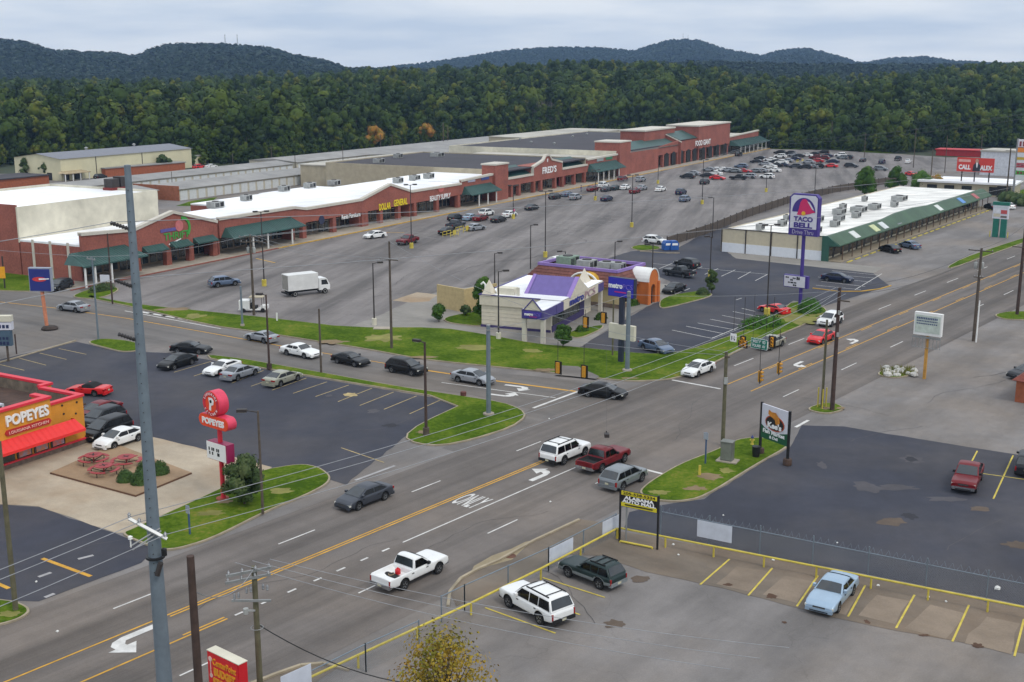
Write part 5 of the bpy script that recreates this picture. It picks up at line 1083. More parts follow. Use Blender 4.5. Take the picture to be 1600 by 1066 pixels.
b = MB().box(-18, -.31, .31, .45, 3.5, 4.36).box(-.45, -.31, .45, 5.5, 3.5, 4.36).box(-18, .7, 19.5, 19.69, 3.5, 4.46).box(.6, .75, 5.6, 19.5, 3.5, 4.46); b.build('parapet_inside', parap, t)
MB().box(-18, .7, .46, 19.5, 3.35, 3.5).build('roof', rust, t)
MB().box(-18.1, .1, -.12, .42, 4.4, 4.62).box(-.42, .1, .42, 5.4, 4.4, 4.62).box(-.2, 1.2, 5.3, 5.82, 4.5, 4.72).box(.64, 1.2, 5.82, 20.1, 4.5, 4.72).build('coping', pop_r, t)
MB().box(-12.5, -3.9, -.5, -.02, 2.6, 5.2).box(-4.3, -3.9, -.02, 1.4, 4.63, 5.2).build('sign_panel', pop_y, t)
MB().box(-12.6, -3.8, -.62, -.0, 5.2, 5.42).box(-4.4, -3.8, 0, 1.5, 5.2, 5.42).build('sign_coping', pop_r, t)
lettering('POPEYES', 4.3, .95, white_g, t, (-6.35, -.58, 4.3), bold=.03, depth=.16, rz=0)
MB().wallxz([(-8.5, 3.02), (-4.2, 3.02), (-4.0, 3.27), (-4.2, 3.52), (-8.5, 3.52), (-8.7, 3.27)], -.62, -.5).build('sign_band', mat('band_red', (180, 40, 40), .5), t)
lettering('LOUISIANA KITCHEN', 4.0, .24, mat('letter_cream', (236, 190, 180), .5), t, (-6.35, -.65, 3.27))
b = MB(); b.add([(-14, -1.5, 1.95), (-1.2, -1.5, 1.95), (-1.5, -.52, 2.75), (-14, -.52, 2.75), (-14, -1.45, 1.9), (-1.2, -1.45, 1.9), (-1.2, -.02, 1.95), (-1.5, -.02, 2.75)], [(0, 1, 2, 3), (4, 6, 5), (1, 6, 7, 2)])
for i in range(22): b.add([(-13.8 + i * .57, -1.52, 1.98), (-13.76 + i * .57, -1.52, 1.98), (-13.76 + i * .57, -.54, 2.79), (-13.8 + i * .57, -.54, 2.79)], [(0, 1, 2, 3)])
b.box(-14, -1.2, -1.53, -1.44, 1.72, 1.95); b.build('awning', awn_r, t)
for i in range(6): MB().box(-12.6 + i * 1.75, -11.1 + i * 1.75, -.1, -.005, .62, 1.9).build('window', glass_dark, t)
for i in range(3): MB().box(-7.2 + i * 1.75, -6.0 + i * 1.75, -.14, -.101, .7, 1.75).build('poster', mat('poster_%d' % i, ((200, 110, 50), (210, 120, 40), (220, 90, 60))[i], .5, var=.6, scale=3, col2=(150, 150, 170)), t)
MB().box(-18, .12, -.16, -.002, .42, .58).box(.002, .12, -.16, 5.4, .42, .58).build('base_trim', pop_r, t)
MB().box(-18, .05, -.09, -.001, 0, .42).build('base', stone_base, t)
for x, z in ((-2.2, 3.3), (-.9, 3.0), (-2.3, 4.1), (-.7, 4.0)): MB().wallxz(disc(.1, 0, 0, 8, c=(x, z)), -.05, -.004).build('wall_ornament', shop_dark, t)
for x, y, w, h, lab in ((-6.5, 5.5, 3.4, .75, 'long grey roof unit on the chicken restaurant'), (-9, 3.0, 2.2, .7, 'pale roof unit at the left edge on the chicken restaurant')):
    q = t.matrix_basis @ Vector((x, y, 3.5)); rooftop_unit(q, math.atan2(.87, .495), w, w * .6, h, lab, mat('unit_pale', (190, 196, 204), .6), 'units on the chicken restaurant roof')

# ------------------------------------------------------------------ buildings at the right edge
t = thing('clinic_building', 'low pale building with a flat white roof behind the red billboard', 'building', G(1436, 302), RZ + .15)
L = 24; MB().box(0, L, 0, 14, 0, 3.2).build('wall', tan_wall, t); MB().box(-.6, L + .6, -.6, 14.6, 3.2, 3.7).build('roof', white_roof, t)
for x in (2, 6.5, 11, 18): MB().box(x, x + 2.6, -.07, -.004, .4, 2.6).build('window', glass_dark, t)
MB().box(20, 23.4, -.09, -.004, .05, 2.9).build('door', shop_dark, t)
t = thing('white_building', 'boxy white building at the far right before the forest', 'building', G(1545, 274), RZ); MB().box(-3, 26, 0, 12, 0, 7.5).build('wall', mat('far_white', (206, 208, 214), .8), t); MB().box(-3.3, 26.3, -.3, 12.3, 7.5, 8).build('roof', cream_roof, t); MB().box(20, 25, -.1, -.005, .2, 4).build('door', shop_dark, t)
t = thing('red_shed', 'long low red shed far right at the forest edge', 'shed', G(1462, 243), RZ + .1); MB().box(0, 24, 0, 8, 0, 2.3).build('wall', mat('shed_red', (168, 30, 36), .6), t); MB().box(-.4, 24.4, -.4, 8.4, 2.3, 2.6).build('roof', mat('shed_roof', (186, 44, 46), .6), t); MB().box(20.5, 23.6, -.12, -.005, .1, 2.1).build('door', mat('shed_yellow', (220, 160, 50), .6), t)
t = thing('brick_building', 'brown roofed building cut by the right edge of the photo', 'building', G(1577, 628), RZ); MB().box(.4, 12, .4, 9, 0, 2.4).build('wall', bo, t)
MB().add([(0, 0, 2.3), (13, 0, 2.3), (13, 9.6, 2.3), (0, 9.6, 2.3), (3, 4.8, 4.4), (13, 4.8, 4.4)], [(0, 1, 5, 4), (2, 3, 4, 5), (3, 0, 4), (1, 2, 5)]).build('roof', mat('brown_shingle', (120, 62, 50), .9, var=.2, scale=3), t)
# block wall of the bin enclosure, and the blue bins
t = tag(MB().box(0, 5.6, 0, .25, 0, 3.3).box(5.35, 5.6, .251, 6.5, 0, 3.3).build('block_wall', mat('block_tan', (186, 166, 122), .9, var=.1, scale=2)), 'tan block wall of the bin enclosure left of the phone shop', 'wall'); t.location = G(683, 480); d = G(728, 489) - G(683, 480); t.rotation_euler = (0, 0, math.atan2(d.y, d.x))
bin_blue = mat('bin_blue', (30, 84, 160), .5, var=.1)
for px, lab in ((1042, 'left one of two blue bins beside the white suv'), (1052, 'right one of two blue bins beside the white suv')):
    t = thing('recycling_bin', lab, 'bin', G(px, 391), .3, 'blue bins beside the white suv')
    MB().wallxz([(-.8, .1), (.8, .1), (.8, 1.3), (.5, 1.8), (-.5, 1.8), (-.8, 1.3)], -.7, .7).build('body', bin_blue, t); MB().box(-.55, .55, -.74, -.705, 1.0, 1.4).build('hatch', cap_white, t)

for px, py, lab in ((704, 369, 'left one of two yellow cart corrals before the beauty shop'), (724, 362, 'right one of two yellow cart corrals before the beauty shop'), (1250, 254, 'yellow cart corral in the far crowd of cars')):
    t = thing('cart_corral', lab, 'cart corral', G(px, py), FAC, 'yellow cart corrals'); b = MB()
    for y in (-.9, .9):
        for z in (.35, .95): b.tube([(-1.6, y, z), (1.6, y, z)], .06, 6)
        for x in (-1.6, 0, 1.6): b.tube([(x, y, 0), (x, y, .95)], .06, 6)
    b.build('frame', yellow_paint, t); MB().box(-.6, .6, -.97, -.93, .4, 1.3).build('panel', yellow_paint, t)
# ------------------------------------------------------------------ poles and lamps
POLE_TOP = {}
def pole(name, label, cat, base, top, r0=.16, r1=.11, m=None, group=None, z0=0.0, arms=(), ins=0, lamp=None, foot=None, extra=None, rz=None, world=None, h=None, am=None):
    """An upright pole; base is its foot in the photo, top the photo row of its tip."""
    p = Vector((*world, z0)) if world else G(*base); z = h if h else ZT(p.y, top)
    t = thing(name, label, cat, (p.x, p.y, z0), 0, group)
    MB().tube([(0, 0, 0), (0, 0, z * .5), (0, 0, z)], r0, 10, 0, r1).build('pole', m or wood_pole, t, 50)
    a = RZ if rz is None else rz; c, s = math.cos(a), math.sin(a)
    for (az, ln, off) in arms:
        b = MB(); b.box(-ln / 2 + off, ln / 2 + off, -.13 - r0 * .6, -.02 - r0 * .6, z + az - .06, z + az + .06, 0)
        o = b.build('crossarm', am or (grey_metal if m is galv else wood_pole), t); o.rotation_euler = (0, 0, a)
        n = ins
        for i in range(n):
            x = -ln / 2 + off + .12 + i * (ln - .24) / max(1, n - 1)
            q = MB().lathe([(.02, 0), (.07, .03), (.04, .07), (.07, .11), (.03, .16), (.02, .2)], 8, c=(x, -.08 - r0 * .6, z + az + .06)).build('insulator', V_RIM, o, 40)
    if lamp:
        for (dx, ln) in lamp:                                  # arm direction in degrees, arm length
            ca, sa = math.cos(R(dx)), math.sin(R(dx))
            MB().tube([(0, 0, z - .1), (ca * ln, sa * ln, z + .05)], .05, 6).build('lamp_arm', dark_metal, t)
            o = MB().box(0, .75, -.2, .2, -.1, .12).box(.08, .67, -.15, .15, -.13, -.101, 1).build('lamp_head', [dark_metal, V_LIGHT], t); o.location = (ca * ln, sa * ln, z + .05); o.rotation_euler = (0, 0, R(dx))
    if foot: MB().lathe([(foot[0], 0), (foot[0], foot[1]), (foot[0] * .9, foot[1] + .03), (.02, foot[1] + .03)], 16).build('base', foot[2], t, 40)
    if extra: extra(t, z)
    POLE_TOP[label] = Vector((p.x, p.y, z0 + z)); return t
LG = 'lamp posts of the plaza lot'; fy = (.38, 1.0, yellow_paint); fw = (.32, .9, cream_wall)
for base, top, lamp, foot, lab in (((413, 447), 331, ((20, .5), (200, .5)), fy, 'twin lamp post on a yellow base before the thrift store'), ((643, 388), 289, ((20, .5), (200, .5)), fy, 'twin lamp post on a yellow base before the discount store'),
        ((585, 508), 411, ((10, .6),), fw, 'brown single lamp post at the corner of the concrete drive'), ((802, 342), 290, ((20, .5), (200, .5)), fy, 'lamp post on a yellow base before the variety store'), ((852, 402), 299, ((10, .5), (190, .5)), fy, 'tall twin lamp post on a yellow base in the middle of the lot'),
        ((829, 420), 352, ((10, .5),), None, 'thin dark lamp post behind the taco restaurant roof'), ((987, 355), 274, ((10, .5), (190, .5)), fy, 'tall lamp post on a yellow base before the grocery store'), ((930, 313), 266, ((10, .5), (190, .5)), fy, 'lamp post on a yellow base by the maroon suv'),
        ((1097, 319), 250, ((10, .5), (190, .5)), fy, 'lamp post on a yellow base right of the navy suv'), ((1028, 287), 256, (), fy, 'short blue sign post before the grocery store wall'), ((1113, 372), 309, ((190, .4),), None, 'thin lamp post on the wooden fence'),
        ((1197, 300), 262, ((10, .5), (190, .5)), fy, 'lamp post on a small yellow base right of the white pickup'), ((1272, 318), 256, ((10, .5), (190, .5)), None, 'dark lamp post rising behind the taco bell sign'), ((779, 531), 424, ((15, .6),), fw, 'brown lamp post on a white base before the phone shop'),
        ((773, 443), 396, ((15, .5),), None, 'lamp post behind the climbing shrub'), ((883, 446), 393, ((195, .6),), None, 'lamp post standing between the phone shop and the taco restaurant'), ((960, 440), 378, ((15, .4),), None, 'lamp post at the rear of the taco restaurant'),
        ((1109, 441), 370, ((195, .4),), (.34, 1.9, yellow_paint), 'lamp post on a yellow base beside the trimmed cone bush'), ((1018, 474), 382, ((195, .5),), None, 'dark lamp post before the orange arch'), ((1198, 496), 352, ((10, .5), (190, .5)), (.42, 1.3, yellow_paint), 'lamp post on a yellow base by the bright red coupe')):
    pole('lamp_post', lab, 'lamp post', base, top, .11, .07, dark_metal, LG, lamp=lamp, foot=foot)
pole('lamp_post', 'brown lamp post with one square head at the tip of the grass island', 'lamp post', (666, 682), 537, .15, .1, wood_brown, 'lamp posts of the chicken restaurant lot', .14, lamp=((150, .5),), foot=(.3, .7, wood_pole))
pole('lamp_post', 'brown lamp post with one head behind the stall row', 'lamp post', (421, 578), 462, .14, .09, wood_brown, 'lamp posts of the chicken restaurant lot', .1, lamp=((170, .4),), foot=(.3, .6, wood_brown))
pole('lamp_post', 'thin grey lamp post behind the dark round shrub', 'lamp post', (411, 806), 645, .11, .08, wood_pole, 'lamp posts of the chicken restaurant lot', .14, lamp=((185, .8),))
pole('utility_pole', 'plain wooden pole without arms at the street edge of the stall row', 'pole', (502, 584), 484, .13, .1, wood_pole, 'wooden poles', .1)
UP = 'wooden poles'
pole('utility_pole', 'tall wooden pole with one crossarm on the grass strip', 'pole', (612, 546), 379, .17, .11, wood_pole, UP, .14, arms=((-2.2, 2.4, 0),), ins=3, rz=R(-20))
def xf(t, z):
    for x in (-.4, .35): MB().lathe([(.02, 0), (.2, 0), (.24, .05), (.24, .75), (.2, .8), (.05, .82), (.05, 1.0), (.02, 1.0)], 12, c=(x, .3, z - 2.6)).build('transformer', unit_grey, t, 40)
pole('utility_pole', 'tall wooden pole with a crowded crossarm and transformers before the thrift store', 'pole', (397, 494), 368, .2, .13, wood_pole, UP, .14, arms=((-.3, 3.0, 0), (-1.0, 3.0, .2)), ins=5, rz=R(8), extra=xf)
pole('signal_pole', 'short galvanised post with a small lamp beside the tall wooden pole', 'pole', (379, 511), 449, .15, .13, galv, 'galvanised posts', .14, foot=(.28, .25, concrete))
pole('utility_pole', 'thin grey pole with a small crossarm at the little lawn by the street', 'pole', (154, 532), 403, .13, .1, galv, 'galvanised posts', .14, arms=((-.3, 1.8, 0),), ins=3)
pole('utility_pole', 'thin brown pole by the little white sign of the thrift lot', 'pole', (176, 476), 366, .13, .09, wood_brown, UP, .1)
for px, py, top, r, lab in ((763.5, 650, 511, .24, 'galvanised steel signal pole on the rounded grass island'), (980, 581, 458, .27, 'galvanised steel signal pole on a pad before the blue pole sign')):
    pole('signal_pole', lab, 'pole', (px, py), top, r, r * .8, galv, 'steel signal poles', .14, foot=(.55, .16, concrete), extra=lambda t, z: MB().lathe([(.2, z), (.2, z + .05), (.02, z + .12)], 12).box(-.2, .2, -.3, -.2, z - .5, z - .35).build('cap', grey_metal, t))
def guards(t, z):
    for a in (20, 140, 260): MB().tube([(.45 * math.cos(R(a)), .45 * math.sin(R(a)), 0), (.45 * math.cos(R(a)), .45 * math.sin(R(a)), 2.0)], .07, 8).build('guard', yellow_paint, t)
pole('utility_pole', 'greenish wooden pole behind the metal cabinet', 'pole', (1129, 697), 552, .19, .15, wood_green, UP, .14, arms=((-.4, .5, .2),), extra=lambda t, z: MB().box(-.16, .16, -.36, -.19, z - 2.9, z - 2.3).build('meter_box', unit_grey, t))
pole('utility_pole', 'thin greenish pole with yellow guards around its foot', 'pole', (1284, 639), 502, .15, .11, wood_green, UP, .14, extra=guards)
pole('utility_pole', 'tall dark wooden pole next to the pole with yellow guards', 'pole', (1300, 643), 452, .24, .16, wood_brown, UP, .14, arms=((-1.2, 1.2, .6),), extra=lambda t, z: [MB().box(-.1, .1, -.4, -.2, z - .4 - 2.2 * k, z - 2.2 * k).build('cable_box', unit_grey, t) for k in (1, 2)])
pole('utility_pole', 'tall grey pole with a crossarm and two transformers on the right', 'pole', (1521, 533), 388, .22, .15, wood_pole, UP, 0, arms=((-.3, 3.0, 0), (-3.6, 1.2, 0)), ins=4, extra=xf)
pole('lamp_post', 'slim pale steel post right beside the pole with two transformers', 'lamp post', (1525, 535), 470, .1, .08, white_paint, None)
pole('utility_pole', 'dark pole cut by the right edge on the small grass island', 'pole', (1589, 493), 340, .24, .17, wood_brown, UP, .14, arms=((-4.2, 1.6, -.6),))
pole('utility_pole', 'dark leaning wooden pole cut by the bottom edge beside the steel giant', 'pole', None, None, .21, .15, wood_brown, UP, 0, world=(-12.3, 42.3), h=14.9)
def cutouts(t, z):
    for k, (x, dz) in enumerate(((-.95, -1.6), (-.75, -1.55), (-.35, -1.3), (-.15, -1.25), (.45, -1.1), (.65, -1.15))):
        MB().lathe([(.02, 0), (.05, .02), (.07, .06), (.05, .1), (.07, .14), (.05, .18), (.07, .22), (.03, .3)], 8, c=(x, -.25, z + dz)).build('cutout', V_RIM, t, 40)
    MB().box(-1.1, .8, -.3, -.2, z - 1.72, z - 1.62).build('crossarm', grey_metal, t)
    MB().lathe([(.02, 0), (.12, .02), (.13, .3), (.02, .34)], 10, c=(-.45, -.2, z - 2.4)).box(-.4, 0, -.24, -.16, z - 2.25, z - 2.18).build('camera', unit_grey, t, 40)
    MB().tube([(.3 * math.cos(a * .5), .3 * math.sin(a * .5), z - 3.2) for a in range(14)], .02, 5).build('ring_bracket', grey_metal, t)
pole('utility_pole', 'greenish wooden pole with fuse cutouts beside the red storage sign', 'pole', None, None, .17, .13, wood_green, UP, 0, world=(-12.44, 53.2), h=9.7, arms=((-.15, 2.2, -.3), (-.5, 2.2, -.35)), ins=4, rz=R(28), extra=cutouts, am=grey_metal)
pole('utility_pole', 'greenish wooden pole on the grass at the left edge of the photo', 'pole', None, None, .17, .14, wood_green, UP, .14, world=(G(25, 956).x, G(25, 956).y), h=11)
# the steel giant in the foreground
p = Vector((-17.6, 54.6, 0))
def arm_px(px, py): return AT(px, py, p.y - .3) - p
t = thing('steel_pole', 'huge tapered grey steel power pole rising through the whole left side', 'pole', p)
zt_ = ZT(p.y, 258)
b = MB(); b.lathe([(.42 - .27 * i / 14, zt_ * i / 14) for i in range(15)] + [(.02, zt_ + .02)], 24); b.build('pole', galv, t, 50)
st = MB()
for i in range(40): st.box(.0, .03, -.5 + .27 * (9 + i * .48) / zt_, -.36 + .27 * (9 + i * .48) / zt_, 8.9 + i * .48, 8.93 + i * .48)
st.build('step_bolt', dark_metal, t)
for k, (tx, ty, bx, by_) in enumerate(((176, 347, 201, 360), (183, 436, 207, 451), (188, 520, 213, 535))):
    a, b2 = arm_px(bx, by_), arm_px(tx, ty); d = b2 - a; a.y = 0; b2 = a + Vector((d.x, -.6, d.z))
    MB().tube([a + (b2 - a) * (i / 7.0) for i in range(8)], .06, 8).build('post_insulator', mat('insulator_grey', (58, 56, 58), .6), t)
    for i in range(7):
        q = a + (b2 - a) * ((i + .5) / 7); MB().tube([q, q + (b2 - a).normalized() * .05], .1, 10).build('insulator_shed', mat('insulator_grey', (58, 56, 58), .6), t)
a, b2 = arm_px(203, 808), arm_px(262, 841); a.y = -.5; b2.y = -.42
ca = MB().tube([a, b2], .1, 4).build('crossarm', white_paint, t)
for f in (.02, .28, .96): q = a + (b2 - a) * f; MB().lathe([(.03, .08), (.09, .12), (.05, .18), (.1, .22), (.05, .28), (.02, .34)], 10, c=tuple(q)).build('insulator', V_RIM, ca, 40)
for x0_, y0_, x1_, y1_ in ((212, 843, 248, 828), (216, 848, 250, 832)):
    a, b2 = arm_px(x0_, y0_), arm_px(x1_, y1_); a.y = -1.2; b2.y = -.1; MB().tube([a, b2], .04, 6).build('brace', grey_metal, t)
q = arm_px(213, 835); q.y = -1.2; MB().lathe([(.03, -.3), (.04, .1), (.12, .14), (.05, .2), (.12, .24), (.03, .3)], 10, c=tuple(q)).build('insulator', white_paint, t, 40)
for z in (9.55,): MB().lathe([(.43, z), (.47, z), (.47, z + .1), (.43, z + .1)], 20).build('strap', black_metal, t, 40)
q = arm_px(250, 888); MB().tube([(q.x + .1, -.42, q.z + .35), (q.x - .1, -.5, q.z - .3)], .13, 10).build('surge_arrester', dark_metal, t, 40)
q = arm_px(256, 862); MB().lathe([(.02, -.2), (.14, -.15), (.14, .2), (.02, .25)], 10, c=(q.x + .05, -.42, q.z)).build('switch_box', black_metal, t, 40)

# far poles behind the plaza and by the forest
for i, (px, py, top, r, arm) in enumerate(((425, 262, 228, .15, 1), (365, 276, 240, .13, 0), (462, 275, 243, .13, 0), (537, 284, 228, .12, 0), (595, 240, 210, .17, 1), (613, 238, 210, .17, 1), (693, 238, 192, .25, 0), (700, 236, 197, .2, 0), (868, 212, 184, .2, 0), (896, 210, 187, .2, 0), (1060, 215, 185, .2, 1), (1251, 226, 183, .28, 1), (1298, 234, 190, .2, 0), (1427, 262, 200, .18, 1), (1453, 296, 234, .2, 1), (1476, 270, 212, .15, 0), (1530, 270, 210, .16, 1), (1572, 312, 232, .22, 1), (1200, 232, 205, .16, 0), (1350, 250, 208, .16, 1), (120, 296, 285, .1, 0), (270, 303, 268, .1, 0))):
    pole('utility_pole', ['slim far pole without arms', 'far pole with a short crossarm'][arm] + ' standing in the distance', 'pole', (px, py), top, r, r * .7, wood_pole, 'far poles', arms=((-.6, 2.4, 0),) if arm else ())

# ------------------------------------------------------------------ wires
wire_m = mat('wire', (150, 152, 156), .6, metal=.2); wire_dk = mat('wire_dark', (70, 70, 74), .7)
def wire(a, b, label, sag=.6, r=.022, m=None, n=14):
    P = [a + (b - a) * (i / n) - Vector((0, 0, sag * 4 * (i / n) * (1 - i / n))) for i in range(n + 1)]
    return tag(MB().tube(P, r, 5).build('power_line', m or wire_m), label, 'wire', 'overhead wires')
T = POLE_TOP; k_ = lambda s: next(v for q, v in T.items() if q.startswith(s)).copy()
pa = lambda x, y: AT(x, y, 54.2)
pq, pb = k_('tall dark wooden pole'), k_('greenish wooden pole behind')
pc = k_('greenish wooden pole with fuse'); pr = k_('tall grey pole with a crossarm and two'); pe = k_('dark pole cut by the right'); pj = k_('tall wooden pole with a crowded'); ph = k_('tall wooden pole with one crossarm'); pk = k_('thin grey pole with a small')
for i, (x, y) in enumerate(((206, 807), (220, 815), (260, 835))):
    wire(pa(x, y), pq + Vector((.5 * i - .4, 0, -.3 * i)), 'road side wire from the steel giant towards the dark pole by the lawn', 1.2 + .2 * i, .02)
    d = pa(x, y) - pq; d.z = 0; wire(pa(x, y), pa(x, y) + d.normalized() * 45 + Vector((0, 0, -1)), 'wire running from the steel giant out of the left of the photo', .8, .02)
wire(pq, pr, 'wire from the dark pole by the lawn to the pole with transformers', 1.0, .02, wire_dk); wire(pq + Vector((0, 0, -.8)), pr + Vector((0, 0, -.9)), 'lower wire from the dark pole by the lawn to the pole with transformers', 1.0, .02, wire_dk)
wire(pr, pe + Vector((0, 0, -1)), 'wire from the pole with transformers to the pole at the right edge', .5, .02, wire_dk)
for (x, y), dz in (((176, 347), 0), ((183, 436), -.5)):
    a = AT(x, y, 54.0); d = RD * 330; wire(a, Vector((a.x + d.x, a.y + d.y, a.z + dz)), 'high transmission wire running from the steel giant along the road', 6, .018, wire_m, 24); wire(a, a - RD * 30, 'high transmission wire leaving behind the camera side of the steel giant', .5, .018, wire_m)
wire(pj, ph + Vector((0, 0, -2)), 'wire between the two tall wooden poles of the grass strip', .8); wire(pj + Vector((0, 0, -.4)), ph + Vector((0, 0, -2.3)), 'lower wire between the two tall wooden poles of the grass strip', 1.0)
wire(pj, pk, 'wire from the crowded crossarm to the thin grey pole by the little lawn', .7); wire(pk, pk + Vector((-50, 14, 3)), 'wire leaving the thin grey pole to the left edge', .7)
wire(ph, pb, 'long wire crossing from the grass strip to the pole behind the cabinet', 2.2, .018)
for dx in (0, 1.2): wire(pj + Vector((dx, 0, -.3)), pj + Vector((110 + dx, 190, 2)), 'long wire crossing the plaza lot', 3, .03)
for i in range(3): wire(pc + Vector((-.9 + i * .8, .2 * i, .2)), pc + Vector((22 + i * 1.5, -6 + i, -2.2)), 'wire leading from the fuse pole over the fence', .5, .014)
wire(pc + Vector((0, 0, -.1)), Vector((-12.3, 42.3, 13.5)), 'slack wire between the fuse pole and the brown pole', .8, .016); wire(pc + Vector((0, 0, -3)), pc + Vector((10, 3, -8)), 'dark stay cable slanting from the fuse pole', 1.0, .03, black_metal)
wire(k_('far pole with a short') if False else AT(1140, 222, 520), AT(1660, 168, 330), 'far wire crossing before the forest on the right', 2.5, .05, wire_dk); wire(AT(1140, 226, 520), AT(1660, 176, 330), 'lower far wire crossing before the forest on the right', 2.5, .05, wire_dk)

# ------------------------------------------------------------------ traffic signals on span wires
pm, pn = k_('galvanised steel signal pole on the rounded'), k_('galvanised steel signal pole on a pad')
sig_y = mat('signal_yellow', (196, 140, 40), .5, var=.06); sig_b = mat('signal_black', (18, 18, 18), .6); sig_l = mat('signal_lens', (60, 34, 20), .3); lens_on = None
def span_point(px, a, b):
    lo, hi = 0.0, 1.0
    f0 = 800 + F * a.x / (a.y * PC + (CH - a.z) * PS); f1 = 800 + F * b.x / (b.y * PC + (CH - b.z) * PS); inc = f1 > f0
    for _ in range(40):
        m = (lo + hi) / 2; q = a + (b - a) * m; v = 800 + F * q.x / (q.y * PC + (CH - q.z) * PS)
        if (v < px) == inc: lo = m
        else: hi = m
    return a + (b - a) * m
def signal(px, top, a, b, face, label, five=False):
    q = span_point(px, a, b); zt = ZT(q.y, top); t = thing('traffic_signal', label, 'traffic signal', (q.x, q.y, zt), math.atan2(face.y, face.x) + math.pi / 2, 'signals on the span wires')
    cells = [(0, -.2), (0, -.55), (0, -.9)] if not five else [(0, -.2), (-.2, -.56), (.2, -.56), (-.2, -.92), (.2, -.92)]
    hs = MB(); bp = MB(); vs = MB(); ln = MB()
    for x, z in cells:
        hs.box(x - .17, x + .17, -.12, .12, z - .17, z + .17)
        for a_ in range(9):
            c0, c1 = R(-20 + a_ * 24.4), R(-20 + (a_ + 1) * 24.4)
            vs.add([(x + .14 * math.cos(c0), -.12, z + .14 * math.sin(c0)), (x + .14 * math.cos(c1), -.12, z + .14 * math.sin(c1)), (x + .14 * math.cos(c1), -.36, z + .14 * math.sin(c1)), (x + .14 * math.cos(c0), -.36, z + .14 * math.sin(c0))], [(0, 1, 2, 3)])
        ln.wallxz(disc(.12, 0, 0, 12, c=(x, z)), -.13, -.121)
    w = .4 if not five else .55
    bp.box(-w, w, -.1, -.07, cells[-1][1] - .28, -.42 if five else .08)
    if five: bp.box(-.34, .34, -.1, -.07, -.42, .08)
    hs.build('housing', sig_y, t); bp.build('back_plate', sig_b, t); vs.build('visor', sig_y, t); ln.build('lens', sig_l, t)
    MB().tube([(0, 0, .0), (0, 0, max(.1, q.z - .5 - zt))], .03, 6).build('hanger', dark_metal, t)
za = Vector((0, 0, -.3))
signal(872, 566, pm + za, pb + za, RD, 'left one of two yellow signals hanging before the grass corner'); signal(913, 572, pm + za, pb + za, RD, 'right one of two yellow signals hanging before the grass corner')
signal(915, 496, pm + za, pn + za, RD, 'yellow signal hanging before the phone shop windows'); signal(943, 489, pm + za, pn + za, RD, 'yellow signal hanging by the white porch post of the phone shop')
signal(1165, 526, pn + za, pq + za, -RD, 'five lens yellow signal hanging left of the green street sign', True); signal(1211, 526, pn + za, pq + za, -RD, 'yellow signal hanging right of the green street sign')
signal(1190, 579, pb + za, pq + za, csd, 'left one of two yellow signals hanging over the yellow lane lines'); signal(1220, 566, pb + za, pq + za, csd, 'right one of two yellow signals hanging over the yellow lane lines')
for a, b2, lab in ((pm, pb, 'span wire over the near side of the crossing'), (pm, pn, 'span wire over the side street'), (pn, pq, 'span wire carrying the green street sign'), (pb, pq, 'span wire over the right side of the crossing')):
    wire(a + za, b2 + za, lab, .35, .02)
q = span_point(1190, pn + za, pq + za); t = thing('street_sign', 'green street name sign with two lines of white letters hanging over the road', 'sign', (q.x, q.y, ZT(q.y, 545)), RZ - .1)
gs = mat('sign_street_green', (0, 120, 100), .5); hgt = ZT(q.y, 530) - ZT(q.y, 545); wdt = 29 / SC(q.y, 6)
MB().box(-wdt / 2, wdt / 2, -.02, .02, 0, hgt).build('panel', gs, t); MB().box(-wdt / 2 - .03, wdt / 2 + .03, -.015, .015, -.03, hgt + .03).build('border', cap_white, t)
lettering('WEST PT RD', wdt * .8, hgt * .3, cap_white, t, (0, -.03, hgt * .72), depth=.02); lettering('POLARIS AV', wdt * .8, hgt * .3, cap_white, t, (0, -.03, hgt * .28), depth=.02)
MB().tube([(-wdt * .4, 0, hgt + .03), (-wdt * .4, 0, q.z - .3 - ZT(q.y, 545))], .02, 5).tube([(wdt * .4, 0, hgt + .03), (wdt * .4, 0, q.z - .3 - ZT(q.y, 545))], .02, 5).build('hanger', dark_metal, t)
q = span_point(1149, pn + za, pq + za); t = thing('lane_sign', 'small white lane sign hanging left of the five lens signal', 'sign', (q.x, q.y, ZT(q.y, 534)), RZ)
MB().box(-.35, .35, -.02, .02, 0, .85).build('panel', cap_white, t); MB().box(-.22, -.12, -.03, -.021, .15, .6).box(.05, .2, -.03, -.021, .15, .3).box(.05, .12, -.03, -.021, .3, .6).build('marking', V_DARK, t); MB().tube([(0, 0, .85), (0, 0, q.z - .4 - ZT(q.y, 534))], .02, 5).build('hanger', dark_metal, t)
for px, py, a, b2 in ((948, 680, pm, pb),):
    q = span_point(px, a, b2); tag(MB().box(-.2, .2, -.3, .3, -.15, .15).box(-.05, .05, .3, .5, -.05, .25).build('traffic_camera', dark_metal), 'small dark camera hanging over the crossing above the red pickup', 'camera').location = AT(948, 680, 97)
tag(MB().tube([AT(948, 680, 97) + Vector((0, 0, .1)), q + Vector((0, 0, -.35))], .006, 4).build('power_line', wire_dk), 'thin cable holding the small dark camera over the crossing', 'wire', 'overhead wires')

# ------------------------------------------------------------------ pole signs
def sign_at(name, label, base, rz=RZ, z=0.14, cat='sign'):
    p = G(*base); t = thing(name, label, cat, (p.x, p.y, z), rz); return t, (lambda top: ZT(p.y, top) - z), SC(p.y)
